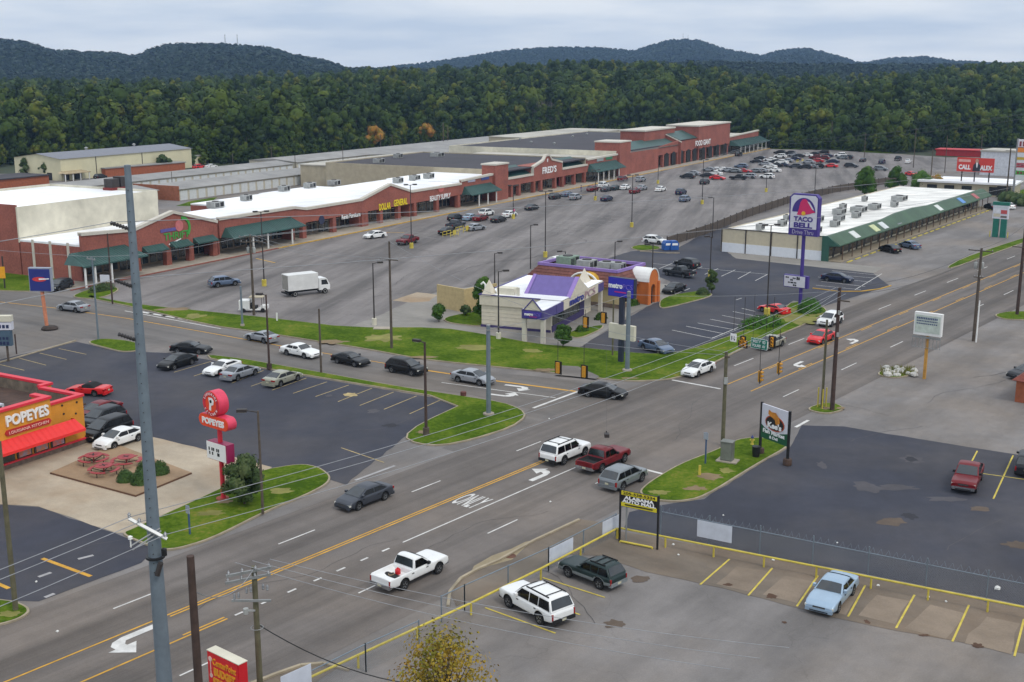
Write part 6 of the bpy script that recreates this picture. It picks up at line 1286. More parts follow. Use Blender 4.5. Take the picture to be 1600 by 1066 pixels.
# tall bell sign
tp = mat('sign_purple', (62, 44, 128), .5, var=.05); bell_p = mat('bell_pink', (200, 36, 96), .5, var=.04); panel_w = mat('panel_white', (205, 205, 215), .5, var=.04); bell_y = mat('bell_yellow', (230, 180, 40), .5)
t, Zp, s = sign_at('taco_sign', 'tall purple pole sign with a pink bell and the words TACO BELL', (1250, 478))
h0, h1 = Zp(368), Zp(303); w = 4.4; H_ = h1 - h0
MB().tube([(0, 0, 0), (0, 0, h0 + .2)], .26, 12).build('pole', tp, t, 50)
MB().wallxz([(-w / 2, h0), (w / 2, h0), (w / 2, h1 - .5), (w / 2 - .5, h1), (-w / 2 + .5, h1), (-w / 2, h1 - .5)], -.45, .45).build('cabinet', tp, t)
MB().wallxz([(-w / 2 + .2, h0 + 1.0), (w / 2 - .2, h0 + 1.0), (w / 2 - .2, h1 - .55), (w / 2 - .55, h1 - .2), (-w / 2 + .55, h1 - .2), (-w / 2 + .2, h1 - .55)], -.48, -.451).build('face', panel_w, t)
zc = h0 + H_ * .66
MB().wallxz(disc(1.75, 0, 0, c=(0, zc - .55), a0=0, a1=180, sz=1.15), -.5, -.481).build('bell_ground', tp, t)
bellp = [(-1.0, -.95), (-.75, -.2), (-.55, .8), (-.25, 1.25), (.15, 1.35), (.55, 1.05), (.9, .4), (1.3, -.15), (1.75, -.45), (.9, -.75), (-.2, -1.0)]
MB().wallxz([(x, zc + z) for x, z in bellp], -.53, -.501).build('bell', bell_p, t); MB().wallxz(disc(.3, 0, 0, 14, c=(.0, zc - .72)), -.55, -.531).build('clapper', bell_y, t)
MB().wallxz([(.5, zc + 1.0), (.85, zc + .9), (1.6, zc - .2), (1.3, zc - .12)], -.55, -.531).build('bell_line', panel_w, t)
lettering('TACO', 2.9, .72, tp, t, (0, -.5, h0 + 2.35), bold=.05, depth=.03); lettering('BELL', 2.8, .75, tp, t, (0, -.5, h0 + 1.48), bold=.05, depth=.03); lettering('Drive Thru', 3.2, .6, mat('letter_grey', (170, 165, 190), .5), t, (0, -.47, h0 + .5), depth=.03)
MB().box(-2.6, 1.1, -.3, .3, Zp(450), Zp(431)).build('letter_board_case', tp, t); MB().box(-2.5, .7, -.34, -.301, Zp(449), Zp(432)).build('letter_board', panel_w, t)
b = MB(); rr = random.Random(3)
for x, z, w_, h_ in ((-2.3, 1.2, .5, .22), (-1.2, 1.15, .45, .2), (-.6, 1.05, .5, .45), (-1.55, .85, .4, .25), (-1.9, .5, .3, .2), (-1.5, .5, .9, .2), (-1.1, .12, .5, .25)): z += Zp(449); b.box(x, x + w_ * .45, -.36, -.341, z, z + h_).box(x + w_ * .55, x + w_, -.36, -.341, z, z + h_ * .9)
b.build('board_letters', V_DARK, t)
# phone pole sign
sb = mat('sign_blue_violet', (42, 40, 170), .5, var=.04); navy_post = mat('post_navy', (40, 46, 66), .5)
t, Zp, s = sign_at('phone_sign', 'blue pole sign with white metro letters above a blank cream board', (970, 567)); w = 3.5
MB().box(-.28, .28, -.2, .2, 0, Zp(460)).build('pole', navy_post, t); MB().box(-w / 2, w / 2, -.3, .3, Zp(464), Zp(434)).build('cabinet', navy_post, t); MB().box(-w / 2 + .06, w / 2 - .06, -.34, -.301, Zp(463.4), Zp(434.6)).build('face', sb, t)
lettering('metro', 1.9, .56, cap_white, t, (-.7, -.36, Zp(447)), bold=.04, depth=.03); lettering('PCS', 1.3, .56, mat('letter_lilac', (120, 104, 190), .5), t, (.95, -.36, Zp(447)), depth=.03); MB().box(-.85, .75, -.36, -.341, Zp(457.2), Zp(455.4)).build('underline', pink, t)
MB().box(-w / 2 + .15, w / 2 + .1, -.25, .25, Zp(530), Zp(507)).build('blank_board', cream_wall, t)
pole('utility_pole', 'thin brown post standing left of the blue pole sign', 'pole', (957, 557), 470, .11, .09, wood_green, UP, .14)
# restaurant pole sign
t, Zp, s = sign_at('restaurant_sign', 'red pole sign with a round emblem, a red name board and a letter board', (348, 782)); sg = lambda px: (px - 340) / s
MB().tube([(.12, 0, 0), (.12, 0, Zp(640))], .19, 10).build('pole', pop_r, t, 50); MB().lathe([(.5, 0), (.5, .1), (.02, .12)], 14).build('base', mat('base_rust', (150, 80, 60), .9), t)
zc = Zp(630); 
MB().wallxz(disc(1.02, 0, 0, 32, c=(-.15, zc)), -.45, .45).build('round_cabinet', mat('sign_pink', (216, 60, 90), .5), t); MB().wallxz(disc(1.0, 0, 0, 32, c=(-.15, zc)), -.48, -.451).build('round_face', pop_o, t)
MB().wallxz(disc(.98, 0, 0, 32, c=(-.15, zc), a0=0, a1=359.9, rin=.66), -.5, -.481).build('ring', mat('ring_red', (196, 40, 60), .5), t)
MB().wallxz([(-.38, zc + .5), (.05, zc + .52), (.28, zc + .3), (.18, zc - .02), (-.08, zc - .12), (-.12, zc - .52), (-.36, zc - .48), (-.3, zc)], -.52, -.501).build('emblem', white_g, t); MB().wallxz(disc(.13, 0, 0, 12, c=(-.1, zc + .22)), -.54, -.521).build('emblem_eye', V_DARK, t)
for word, a0, a1 in (('LOUISIANA', 150, 30), ('KITCHEN', 215, 325)):
    for i, ch in enumerate(word):
        a = R(a0 + (a1 - a0) * i / (len(word) - 1)); o = lettering(ch, .13 if ch != 'I' else .05, .2, white_g, t, (-.15 + .82 * math.cos(a), -.51, zc + .82 * math.sin(a)), depth=.02, name='ring_letter'); o.rotation_euler = (0, (math.pi / 2 - a) if a1 < a0 else -(math.pi / 2 + a) + math.pi * 0, 0)
z0, z1 = Zp(668), Zp(648); zm = (z0 + z1) / 2; r_ = (z1 - z0) / 2
cap = [(-1.35 + r_ * math.cos(R(90 + i * 18)), zm + r_ * math.sin(R(90 + i * 18))) for i in range(11)] + [(1.25 + r_ * math.cos(R(-90 + i * 18)), zm + r_ * math.sin(R(-90 + i * 18))) for i in range(11)]
MB().wallxz(cap, -.4, .4).build('name_cabinet', mat('sign_pink', (216, 60, 90), .5), t); MB().wallxz([(x * .98, zm + (z - zm) * .93) for x, z in cap], -.44, -.401).build('name_face', pop_o, t)
lettering('POPEYES', 2.7, .52, white_g, t, (-.05, -.46, zm), bold=.05, depth=.03)
MB().box(-1.0, 1.35, -.35, .35, Zp(718), Zp(690)).build('letter_board_case', mat('board_magenta', (150, 30, 80), .5), t); MB().box(-1.1, 1.2, -.4, -.351, Zp(717), Zp(691)).build('letter_board', white_g, t)
b = MB()
for x, z in ((-.85, 0), (-.5, 0), (-.3, 0), (.1, 0), (.3, 0), (-.8, -.34), (-.45, -.34), (.2, -.34), (.34, -.34)): b.box(x, x + .13, -.42, -.401, Zp(699) + z - .25, Zp(699) + z)
b.build('board_letters', V_DARK, t)
# fish market sign
a, c = G(1187, 710), G(1230, 727); mid = (a + c) / 2; t = thing('market_sign', 'white and green fish market sign on two black posts set in barrels', 'sign', (mid.x, mid.y, 0), math.atan2(c.y - a.y, c.x - a.x)); hw = (c - a).length / 2
zt, zb_ = ZT(mid.y, 637), ZT(mid.y, 690)
for x in (-hw, hw): MB().box(x - .09, x + .09, -.09, .09, 0, zt + .1).build('post', black_metal, t); MB().lathe([(.3, 0), (.38, .05), (.38, .55), (.34, .6), (.02, .6)], 14, c=(x, 0, 0)).build('tub', mat('tub_brown', (70, 52, 42), .8, var=.2), t, 40)
Hs = zt - zb_; MB().box(-hw + .1, hw - .1, -.06, .06, zb_, zt).build('panel', panel_w, t); MB().wallxz([(-hw + .1, zb_), (hw - .1, zb_), (hw - .1, zb_ + Hs * .36)] + [(hw - .1 - (2 * hw - .2) * i / 8, zb_ + Hs * (.36 - .1 * math.sin(i / 8 * math.pi))) for i in range(1, 8)] + [(-hw + .1, zb_ + Hs * .4)], -.09, -.061).build('green_field', mat('market_green', (18, 82, 54), .5), t)
zc = zb_ + Hs * .58
MB().wallxz(disc(hw * .68, 0, 0, 28, c=(.05, zc - .15), sz=.6), -.1, -.062).build('pan_rim', mat('pan_orange', (176, 76, 40), .5), t); MB().wallxz(disc(hw * .62, 0, 0, 28, c=(.05, zc - .15), sz=.56), -.12, -.101).build('pan', black_metal, t)
MB().wallxz([(-.75, zc + .55), (-.7, zc + .95), (-.35, zc + .8), (.15, zc + .85), (.55, zc + .5), (.7, zc + .1), (.55, zc - .2), (.2, zc - .15), (.1, zc + .2), (-.3, zc + .35)], -.14, -.121).build('fish', mat('fish_orange', (204, 132, 40), .5, var=.3), t)
lettering("Kee's", 1.7, .55, cap_white, t, (.1, -.16, zc - .35), bold=.04, depth=.03); lettering('Fish Market', hw * 1.55, .36, cap_white, t, (0, -.11, zb_ + Hs * .24), bold=.03, depth=.03); lettering('& Deli', hw * .6, .26, cap_white, t, (0, -.11, zb_ + Hs * .1), bold=.02, depth=.03)
# auto mall sign
a = G(968, 846); t = thing('auto_mall_sign', 'yellow and black auto mall sign on black posts at the fence corner', 'sign', a, R(-31)); zt, zb_ = ZT(a.y, 765), ZT(a.y, 790); w = 2.95
ay = mat('sign_mall_yellow', (212, 196, 40), .5, var=.05)
for x in (0, w): MB().box(x - .06, x + .06, -.06, .06, 0, zt + .08).build('post', black_metal, t)
MB().box(.45, .55, -.03, .05, 0, zb_).build('brace', grey_metal, t); Hs = zt - zb_
MB().box(.06, w - .06, -.05, .05, zb_, zt).build('panel', black_metal, t); MB().box(.1, w - .1, -.07, -.051, zb_ + Hs * .72, zt - .03).box(.1, w - .1, -.07, -.051, zb_ + .03, zb_ + Hs * .27).build('yellow_band', ay, t)
lettering('205-538-5334', 2.5, Hs * .17, mat('letter_dark', (60, 56, 20), .6), t, (w / 2, -.08, zt - Hs * .14), bold=.02, depth=.02); lettering('ALABAMA', 2.3, Hs * .2, cap_white, t, (w / 2, -.07, zb_ + Hs * .59), bold=.04, depth=.03); lettering('AUTO MALL', 2.6, Hs * .2, cap_white, t, (w / 2, -.07, zb_ + Hs * .37), bold=.04, depth=.03); MB().box(.4, w - .4, -.085, -.071, zb_ + Hs * .1, zb_ + Hs * .19).build('small_print', mat('letter_dark', (60, 56, 20), .6), t)
# storage sign at the bottom edge
a = AT(330, 1010, 52.0); c = AT(398, 1035, 51.0); t = thing('storage_sign', 'red storage sign with yellow letters cut by the bottom edge', 'sign', (a.x, a.y, 0), RZ); w = 2.35
zt = AT(330, 1013, 52.0).z; zb_ = zt - 2.3; sr = mat('sign_red', (196, 24, 34), .5, var=.04); sy = mat('letter_gold', (224, 150, 30), .5)
MB().box(0, w, -.25, .25, zb_, zt).build('cabinet', sr, t); MB().box(-.02, w + .02, -.27, .27, zt, zt + .04).build('top', cream_wall, t); MB().box(.06, w - .06, -.28, -.251, zb_ + .06, zt - .04).build('face', mat('sign_red_face', (206, 34, 40), .5, var=.04), t)
for x in (.4, w - .4): MB().box(x - .08, x + .08, -.08, .08, 0, zb_).build('post', mat('post_green', (40, 70, 56), .6), t)
lettering('CenterPoint', 1.75, .34, sy, t, (1.3, -.29, zt - .42), bold=.02, depth=.03); lettering('BUDGET', 1.6, .42, sy, t, (1.3, -.29, zt - .92), bold=.06, depth=.03); lettering('STORAGE', 1.8, .42, sy, t, (1.3, -.29, zt - 1.45), bold=.06, depth=.03)
MB().wallxz(disc(.13, 0, 0, 14, c=(.25, zt - .35)), -.3, -.281).wallxz(disc(.11, 0, 0, 14, c=(.28, zt - 1.2)), -.3, -.281).box(.24, .29, -.3, -.281, zt - 1.1, zt - .48).build('key_symbol', mat('key_pale', (224, 190, 180), .5), t)
# white marquee on the right, tenant sign, big panel sign, billboard
t, Zp, s = sign_at('marquee_sign', 'white marquee sign with a metal letter rack on a yellow pole', (1444, 592), z=0); w = 3.0
MB().box(-.14, .14, -.14, .14, 0, Zp(525)).build('pole', mat('pole_yellow', (190, 140, 60), .7, var=.2), t); MB().box(-w / 2, w / 2, -.25, .25, Zp(524), Zp(489)).build('cabinet', white_paint, t); MB().box(-w / 2 + .15, w / 2 - .15, -.28, -.251, Zp(520), Zp(493)).build('face', mat('face_pale', (190, 200, 190), .6, var=.15), t)
b = MB()
for i, (z, k, hh) in enumerate(((496, 12, .22), (501, 13, .13), (505, 11, .13))):
    for j in range(k): x = -1.2 + j * 2.3 / k; b.box(x, x + 1.6 / k, -.3, -.281, Zp(z) - hh, Zp(z))
b.build('small_letters', mat('letter_slate', (70, 84, 120), .6), t)
b = MB().box(-1.6, 1.5, -.2, -.14, Zp(529), Zp(526))
for i in range(9): x = -1.6 + i * .38; b.box(x, x + .05, -.2, -.15, Zp(543), Zp(529.1))
b.box(-1.6, 1.5, -.2, -.15, Zp(543.6), Zp(543)); b.build('letter_rack', grey_metal, t)
t, Zp, s = sign_at('tenant_sign', 'green and white tenant sign on two green pillars with yellow guards', (1562, 371), z=0); tg = mat('tenant_green', (24, 108, 92), .6); w = 3.4
for x in (-.95, .55): MB().box(x - .55, x + .55, -.3, .3, 0, Zp(342)).build('pillar', tg, t)
MB().box(-w / 2, w / 2 - .4, -.35, .35, Zp(342), Zp(321)).build('cabinet', panel_w, t); MB().box(-w / 2 - .1, w / 2 - .3, -.4, .4, Zp(321), Zp(316)).build('top', tg, t)
for i, (x0_, x1_, z0_, z1_, c_) in enumerate(((-1.5, -.2, 339, 334, (200, 190, 170)), (-.1, 1.1, 340, 337, (110, 96, 90)), (-.1, 1.1, 334, 328, (190, 80, 80)), (-1.5, -.2, 333, 326, (214, 214, 220)), (-1.5, 1.1, 325, 322, (200, 206, 210)))): MB().box(x0_, x1_, -.39, -.351, Zp(z0_), Zp(z1_)).build('panel', mat('tenant_panel_%d' % i, c_, .6), t)
for x in (-1.9, 1.6): MB().tube([(x, -.3, 0), (x, -.3, 1.2)], .1, 8).build('guard', yellow_paint, t)
t, Zp, s = sign_at('tower_sign', 'tall sign tower with many coloured panels at the right edge', (1590, 318), z=0)
MB().box(-1.5, -1.1, -.3, .3, 0, Zp(217)).box(4.4, 4.8, -.3, .3, 0, Zp(217)).build('post', grey_metal, t)
for i, (z0_, z1_, c_) in enumerate(((282, 274, (205, 208, 206)), (273, 267, (60, 170, 60)), (266, 263, (205, 205, 205)), (262, 255, (176, 70, 80)), (254, 251, (214, 214, 214)), (250, 246, (190, 160, 40)), (245, 239, (206, 206, 210)), (238, 231, (220, 130, 50)), (230, 218, (214, 208, 214)))): MB().box(-1.1, 4.4, -.3, .3, Zp(z0_), Zp(z1_)).build('panel', mat('tower_panel_%d' % i, c_, .6, var=.08), t)
b = MB()
for i, z in enumerate((227, 223, 258, 270)): 
    for j in range(6): b.box(-.8 + j * .8, -.3 + j * .8, -.34, -.301, Zp(z) - .3, Zp(z) + .3)
b.build('panel_letters', mat('letter_maroon', (130, 50, 60), .6), t)
t, Zp, s = sign_at('billboard', 'red billboard with white words CALL ALEX and a suited figure', (1523, 306), z=0); br = mat('billboard_red', (206, 62, 52), .5, var=.06)
for x in (-4, -.6, 3.2): MB().tube([(x, .25, 0), (x, .25, Zp(268))], .18, 8).build('post', dark_metal, t)
MB().box(-5.4, 4.4, -.1, .1, Zp(269), Zp(247)).build('panel', br, t); MB().wallxz([(-1.2, Zp(268)), (1.0, Zp(268)), (.8, Zp(258)), (.3, Zp(255)), (.3, Zp(249)), (-.5, Zp(249)), (-.5, Zp(255)), (-1.0, Zp(258))], -.14, -.101).build('figure', mat('suit_dark', (50, 46, 56), .6), t); MB().wallxz(disc(.42, 0, 0, 14, c=(-.1, Zp(251.5)), sz=1.25), -.17, -.141).build('figure_face', mat('face_tan', (190, 150, 130), .6), t)
MB().wallxz([(-.35, Zp(254)), (.2, Zp(254)), (.05, Zp(262)), (-.15, Zp(262))], -.16, -.141).build('figure_shirt', cap_white, t)
lettering('CALL', 3.2, 1.3, cap_white, t, (-3.3, -.13, Zp(262)), bold=.05, depth=.05); lettering('ALEX', 3.2, 1.3, cap_white, t, (2.4, -.18, Zp(262)), bold=.05, depth=.05); MB().box(-5.0, -1.8, -.13, -.101, Zp(254), Zp(250)).build('small_print', mat('letter_rose', (224, 170, 160), .6), t)
# signs of the left side
t, Zp, s = sign_at('parts_sign', 'dark blue pole sign with a red oval emblem on an orange pole', (71, 514), rz=R(-6), z=0); w = 3.0
MB().tube([(.25, 0, 0), (0, 0, Zp(455))], .24, 8).build('pole', mat('pole_orange', (200, 128, 96), .8, var=.2), t); MB().box(-w / 2, w / 2, -.3, .3, Zp(455), Zp(418)).build('cabinet', mat('cabinet_grey', (150, 156, 170), .5), t); MB().box(-w / 2 + .1, w / 2 - .1, -.34, -.301, Zp(454), Zp(420)).build('face', mat('face_navy', (32, 44, 120), .5, var=.05), t)
MB().wallxz(disc(.95, 0, 0, 24, c=(-.05, Zp(436)), sz=.32), -.37, -.341).build('emblem', mat('emblem_scarlet', (206, 60, 60), .5), t); MB().wallxz([(-.1, Zp(437)), (1.3, Zp(435.5)), (1.3, Zp(434.2)), (-.1, Zp(434.5))], -.39, -.371).build('emblem_line', cap_white, t)
tag(MB().lathe([(.02, 0), (1.0, 0), (1.1, .2), (.8, .45), (.02, .5)], 12).build('planter', mat('planter_dark', (60, 50, 44), .9, var=.3)), 'low dark mound at the foot of the orange sign pole', 'planter').location = G(78, 515)
t, Zp, s = sign_at('double_sign', 'white over dark two part sign on short legs cut by the left edge', (12, 565), rz=R(2), z=0)
MB().box(-2.4, .75, -.3, .3, Zp(540), Zp(516)).build('lower_panel', mat('panel_slate', (70, 92, 110), .6, var=.15), t); MB().box(-2.6, .95, -.35, .35, Zp(515), Zp(503)).build('upper_panel', panel_w, t); MB().box(-2.6, .95, -.4, .4, Zp(502), Zp(493)).build('top', cream_wall, t)
for x in (-1.9, .1): MB().box(x - .1, x + .1, -.1, .1, 0, Zp(540)).build('leg', wood_pole, t)
b = MB()
for j in range(7): b.box(-2.2 + j * .4, -1.95 + j * .4, -.33, -.301, Zp(530), Zp(526)); b.box(-2.2 + j * .4, -1.92 + j * .4, -.33, -.301, Zp(538), Zp(533)); b.box(-2.3 + j * .44, -2.0 + j * .44, -.38, -.351, Zp(512), Zp(507))
b.build('small_letters', mat('letter_navy', (30, 42, 80), .6), t); tag(MB().tube([(0, 0, 0), (0, 0, 2.4)], .09, 8).build('post', wood_brown), 'short brown post right of the two part sign', 'post').location = G(26, 553)
for px, py, top, c_, lab in ((297, 838, 790, (60, 96, 130), 'blue sign post seen edge on at the restaurant lawn'), (1102, 727, 676, (60, 80, 120), 'thin blue post with a small pale sign by the cabinet')):
    t, Zp, s = sign_at('sign_post', lab, (px, py)); MB().box(-.05, .05, -.05, .05, 0, Zp(top)).build('post', mat('post_blue', (56, 84, 120), .6), t); MB().box(-.22, .22, -.08, -.052, Zp(top) - .6, Zp(top)).build('panel', mat('panel_grey', (150, 156, 166), .6), t)
for px, py, top, lab in ((1093, 745, 727, 'short yellow marker post on the market lawn'), (433, 503, 489, 'short white marker post on the grass strip')): tag(MB().box(-.1, .1, -.05, .05, 0, ZT(G(px, py).y, top)).build('marker_post', yellow_paint if 'yellow' in lab else white_paint), lab, 'post').location = G(px, py)
t, Zp, s = sign_at('lot_sign', 'small white sign on the hedge island of the thrift lot', (165, 452), rz=R(-10)); MB().box(-.05, .05, -.05, .05, 0, 1.6).build('post', white_paint, t); MB().box(-.75, .75, -.06, .06, 1.0, 2.1).build('panel', panel_w, t)
t, Zp, s = sign_at('warning_sign', 'yellow sign on a dark post cut by the left edge', (8, 452), rz=0); MB().tube([(0, 0, 0), (0, 0, 5)], .12, 8).build('post', dark_metal, t); MB().box(-.9, .3, -.2, -.13, 1.6, 3.4).build('panel', mat('warn_yellow', (226, 160, 20), .5), t)

# ------------------------------------------------------------------ street cabinet, hydrant, bin, manhole, flat boxes
t = thing('utility_cabinet', 'grey metal cabinet on a concrete pad on the market lawn', 'cabinet', (*G(1136, 723).xy, .14), RZ + .2)
MB().box(-.85, .95, -.6, .6, .0, .12).build('pad', concrete, t); cab = mat('cabinet_metal', (120, 122, 116), .5, metal=.3, var=.1); MB().box(-.5, .5, -.4, .4, .12, 1.75).box(-.55, .55, -.45, .45, 1.75, 1.83).build('case', cab, t); MB().box(-.44, .44, -.43, -.405, .25, 1.65).build('door', mat('cabinet_door', (130, 132, 126), .5, metal=.3), t)
t = thing('hydrant', 'yellow fire hydrant with a blue cap on the market lawn', 'hydrant', (*G(1175, 697).xy, .14)); MB().lathe([(.16, 0), (.16, .06), (.11, .08), (.11, .6), (.02, .62)], 12).box(-.22, .22, -.06, .06, .38, .5).build('barrel', yellow_paint, t, 40); MB().lathe([(.14, .6), (.14, .66), (.1, .78), (.03, .84), (.02, .9)], 12).build('cap', mat('cap_blue', (50, 60, 120), .5), t, 40)
tag(MB().lathe([(.02, 0), (.3, .02), (.36, .5), (.36, .9), (.38, .95), (.02, .98)], 14).build('trash_bin', black_metal, smooth=40), 'black bin at the left post of the fish market sign', 'bin').location = (*G(1181, 716).xy, .14)
tag(MB().lathe([(.02, 0), (.42, 0), (.42, .012), (.02, .014)], 20).build('manhole_cover', mat('manhole', (96, 62, 46), .8, var=.2)), 'rusty round manhole cover on the tan concrete apron', 'manhole').location = (*G(797, 869).xy, .014)
tag(MB().box(-1.1, 1.1, -.7, .7, 0, .12).build('concrete_vault', concrete), 'flat concrete vault lid in the grass strip', 'lid').location = (*G(597, 515).xy, .12)
tag(MB().lathe([(.02, 0), (.3, 0), (.32, .4), (.25, .45), (.02, .45)], 10).build('drum', mat('drum_brown', (96, 56, 50), .8)), 'small brown drum in the grass near the signal pole', 'drum').location = (*G(724, 620).xy, .12)

# ------------------------------------------------------------------ picnic tables
pic = mat('picnic_red', (150, 52, 54), .6, var=.12)
def picnic(px, py, lab, rz):
    p = G(px, py); t = thing('picnic_table', lab, 'table', (p.x, p.y, .15), rz, 'round red picnic tables')
    MB().lathe([(.02, .7), (.72, .7), (.74, .72), (.74, .76), (.02, .77)], 20).build('table_top', pic, t, 40); MB().lathe([(.06, 0), (.06, .7), (.02, .7)], 8).build('stem', pic, t)
    MB().lathe([(.06, .771), (.12, .78), (.02, .785)], 10).box(-.35, .35, -.05, .05, .771, .776).box(-.05, .05, -.35, .35, .771, .776).build('table_mark', V_DARK, t)
    for k in range(4):
        a0 = R(k * 90 + 10); P = [(1.02 * math.cos(a0 + i * .175), 1.02 * math.sin(a0 + i * .175)) for i in range(8)] + [(1.32 * math.cos(a0 + i * .175), 1.32 * math.sin(a0 + i * .175)) for i in range(7, -1, -1)]
        MB().prism(P, .42, .47).build('bench', pic, t); m_ = a0 + .61; MB().tube([(.1 * math.cos(m_), .1 * math.sin(m_), .25), (1.15 * math.cos(m_), 1.15 * math.sin(m_), .42)], .035, 6).tube([(1.15 * math.cos(m_), 1.15 * math.sin(m_), .42), (1.15 * math.cos(m_), 1.15 * math.sin(m_), 0)], .035, 6).build('leg', V_DARK, t)
picnic(147, 726, 'red round picnic table nearest the restaurant wall', .3); picnic(198, 729, 'red round picnic table behind the round bushes', .9); picnic(163, 743, 'red round picnic table nearest the camera', .6)

# ------------------------------------------------------------------ yellow rails and chain link fences
fence_m = bpy.data.materials.new('chain_link'); fence_m.use_nodes = True
nt2 = fence_m.node_tree; b2 = nt2.nodes['Principled BSDF']; b2.inputs['Base Color'].default_value = (*lin((150, 156, 160)), 1); b2.inputs['Metallic'].default_value = .4; b2.inputs['Roughness'].default_value = .5
tcx = nt2.nodes.new('ShaderNodeTexCoord'); seps = []
for sgn in (1, -1):                                            # diagonal wires, open between them
    vm_ = nt2.nodes.new('ShaderNodeVectorMath'); vm_.operation = 'DOT_PRODUCT'; vm_.inputs[1].default_value = (9.0, 0, 9.0 * sgn); nt2.links.new(tcx.outputs['Object'], vm_.inputs[0])
    fr_ = nt2.nodes.new('ShaderNodeMath'); fr_.operation = 'FRACT'; nt2.links.new(vm_.outputs['Value'], fr_.inputs[0]); lt = nt2.nodes.new('ShaderNodeMath'); lt.operation = 'LESS_THAN'; lt.inputs[1].default_value = .07; nt2.links.new(fr_.outputs[0], lt.inputs[0]); seps.append(lt)
mxm = nt2.nodes.new('ShaderNodeMath'); mxm.operation = 'MAXIMUM'; nt2.links.new(seps[0].outputs[0], mxm.inputs[0]); nt2.links.new(seps[1].outputs[0], mxm.inputs[1]); nt2.links.new(mxm.outputs[0], b2.inputs['Alpha'])
def rail(name, label, pts, h, spacing):
    P = [G(*q) for q in pts]; t = thing(name, label, 'railing', P[0], 0, 'yellow pipe rails of the auto mall lot'); b = MB(); o = P[0]
    for a, c in zip(P, P[1:]):
        MB().tube([a - o + Vector((0, 0, h)), c - o + Vector((0, 0, h))], .075, 8).build('rail', yellow_paint, t)
        n = max(1, round((c - a).length / spacing))
        for i in range(n + (c is P[-1])): q = a + (c - a) * (i / n) - o; MB().tube([q, q + Vector((0, 0, h))], .07, 8).build('post', yellow_paint, t)
    return t
rail('pipe_rail', 'long yellow pipe rail at the head of the angled stalls', [(967, 841), (1640, 976)], .8, 3.4)
rail('pipe_rail', 'yellow pipe rail along the road side of the auto mall lot', [(964, 842), (845, 906), (736, 961), (560, 1044), (480, 1082)], .8, 4.2)
t = rail('pipe_rail', 'low yellow bar under the auto mall sign', [(969, 848), (1019, 858)], .12, 3)
def chain(label, pts, h, spacing, coil=False, z0=0, gaps=()):
    P = [G(*q) for q in pts]; o = P[0]; t = thing('chain_fence', label, 'fence', o, 0, 'chain link fences')
    for k, (a, c) in enumerate(zip(P, P[1:])):
        d = c - a; L = d.length; an = math.atan2(d.y, d.x); n = max(1, round(L / spacing))
        f = MB().add([(0, 0, .05), (L, 0, .05), (L, 0, h), (0, 0, h)], [(0, 1, 2, 3)]).build('mesh_panel', fence_m, t); f.location = a - o; f.rotation_euler = (0, 0, an)
        MB().tube([a - o + Vector((0, 0, h)), c - o + Vector((0, 0, h))], .035, 6).build('top_rail', galv, t)
        for i in range(n + 1): q = a + d * (i / n) - o; MB().tube([q, q + Vector((0, 0, h + (.45 if coil else .06)))], .045, 6).build('post', galv, t)
        if coil:
            m = int(L / .5) * 8; u = d.normalized(); v = Vector((-u.y, u.x, 0)); rc = random.Random(5)
            pts_ = [a - o + u * (L * i / m) + v * (.2 * math.cos(i * math.pi / 4)) + Vector((0, 0, h + .22 + .2 * math.sin(i * math.pi / 4))) for i in range(m + 1)]
            MB().tube(pts_, .008, 3, caps=False).build('barbed_coil', galv, t)
    return t
chain('chain link fence with a barbed coil between the two right hand lots', [(1032, 835), (1640, 962)], 1.75, 4.0, True)
chain('chain link fence along the road side of the auto mall lot', [(962, 838), (857, 893), (726, 954), (690, 972)], 1.7, 4.6)
chain('chain link gate fence near the bottom edge', [(655, 1012), (572, 1050), (485, 1095)], 1.7, 3.2)
ban = mat('banner_white', (196, 202, 214), .7, var=.08, scale=1.2)
def banner(a, c, h, lab, z=.75):
    p, q = G(*a), G(*c); d = q - p; o = tag(MB().box(0, d.length, -.07, -.05, z, z + h).build('banner', ban), lab, 'banner', 'banners on the fences'); o.location = p; o.rotation_euler = (0, 0, math.atan2(d.y, d.x))
banner((857, 893.6), (894, 874.2), 1.1, 'blank white banner on the road side fence left of the dark green suv', .55); banner((940, 849.6), (966, 836.6), 1.1, 'blank white banner on the fence just left of the auto mall sign', .55)
banner((1089, 847.6), (1143, 858.9), 1.25, 'large white banner on the barbed fence', .5); banner((440, 1117), (487, 1094.5), 1.2, 'white banner cut by the bottom edge', 1.0)
t = thing('wood_fence', 'long grey wooden fence between the plaza lot and the strip mall', 'fence', G(1042, 386), 0); o = G(1042, 386)
P = [G(*q) for q in ((1042, 386), (1110, 364), (1165, 341), (1230, 319), (1300, 302), (1400, 285))]; fw_ = mat('fence_wood', (92, 82, 74), .9, var=.2, scale=1.5)
for a, c in zip(P, P[1:]):
    d = c - a; f = MB().box(0, d.length, -.05, .0, .08, 1.9)
    for i in range(int(d.length / .5)): f.box(i * .5, i * .5 + .04, -.07, -.051, .08, 1.92)
    f = f.build('panel', fw_, t); f.location = a - o; f.rotation_euler = (0, 0, math.atan2(d.y, d.x))
    for i in range(int(d.length / 5) + 1): q = a + d.normalized() * (i * 5) - o; MB().box(q.x - .09, q.x + .09, q.y - .09, q.y + .09, 0, 2.1).build('post', dark_metal, t)
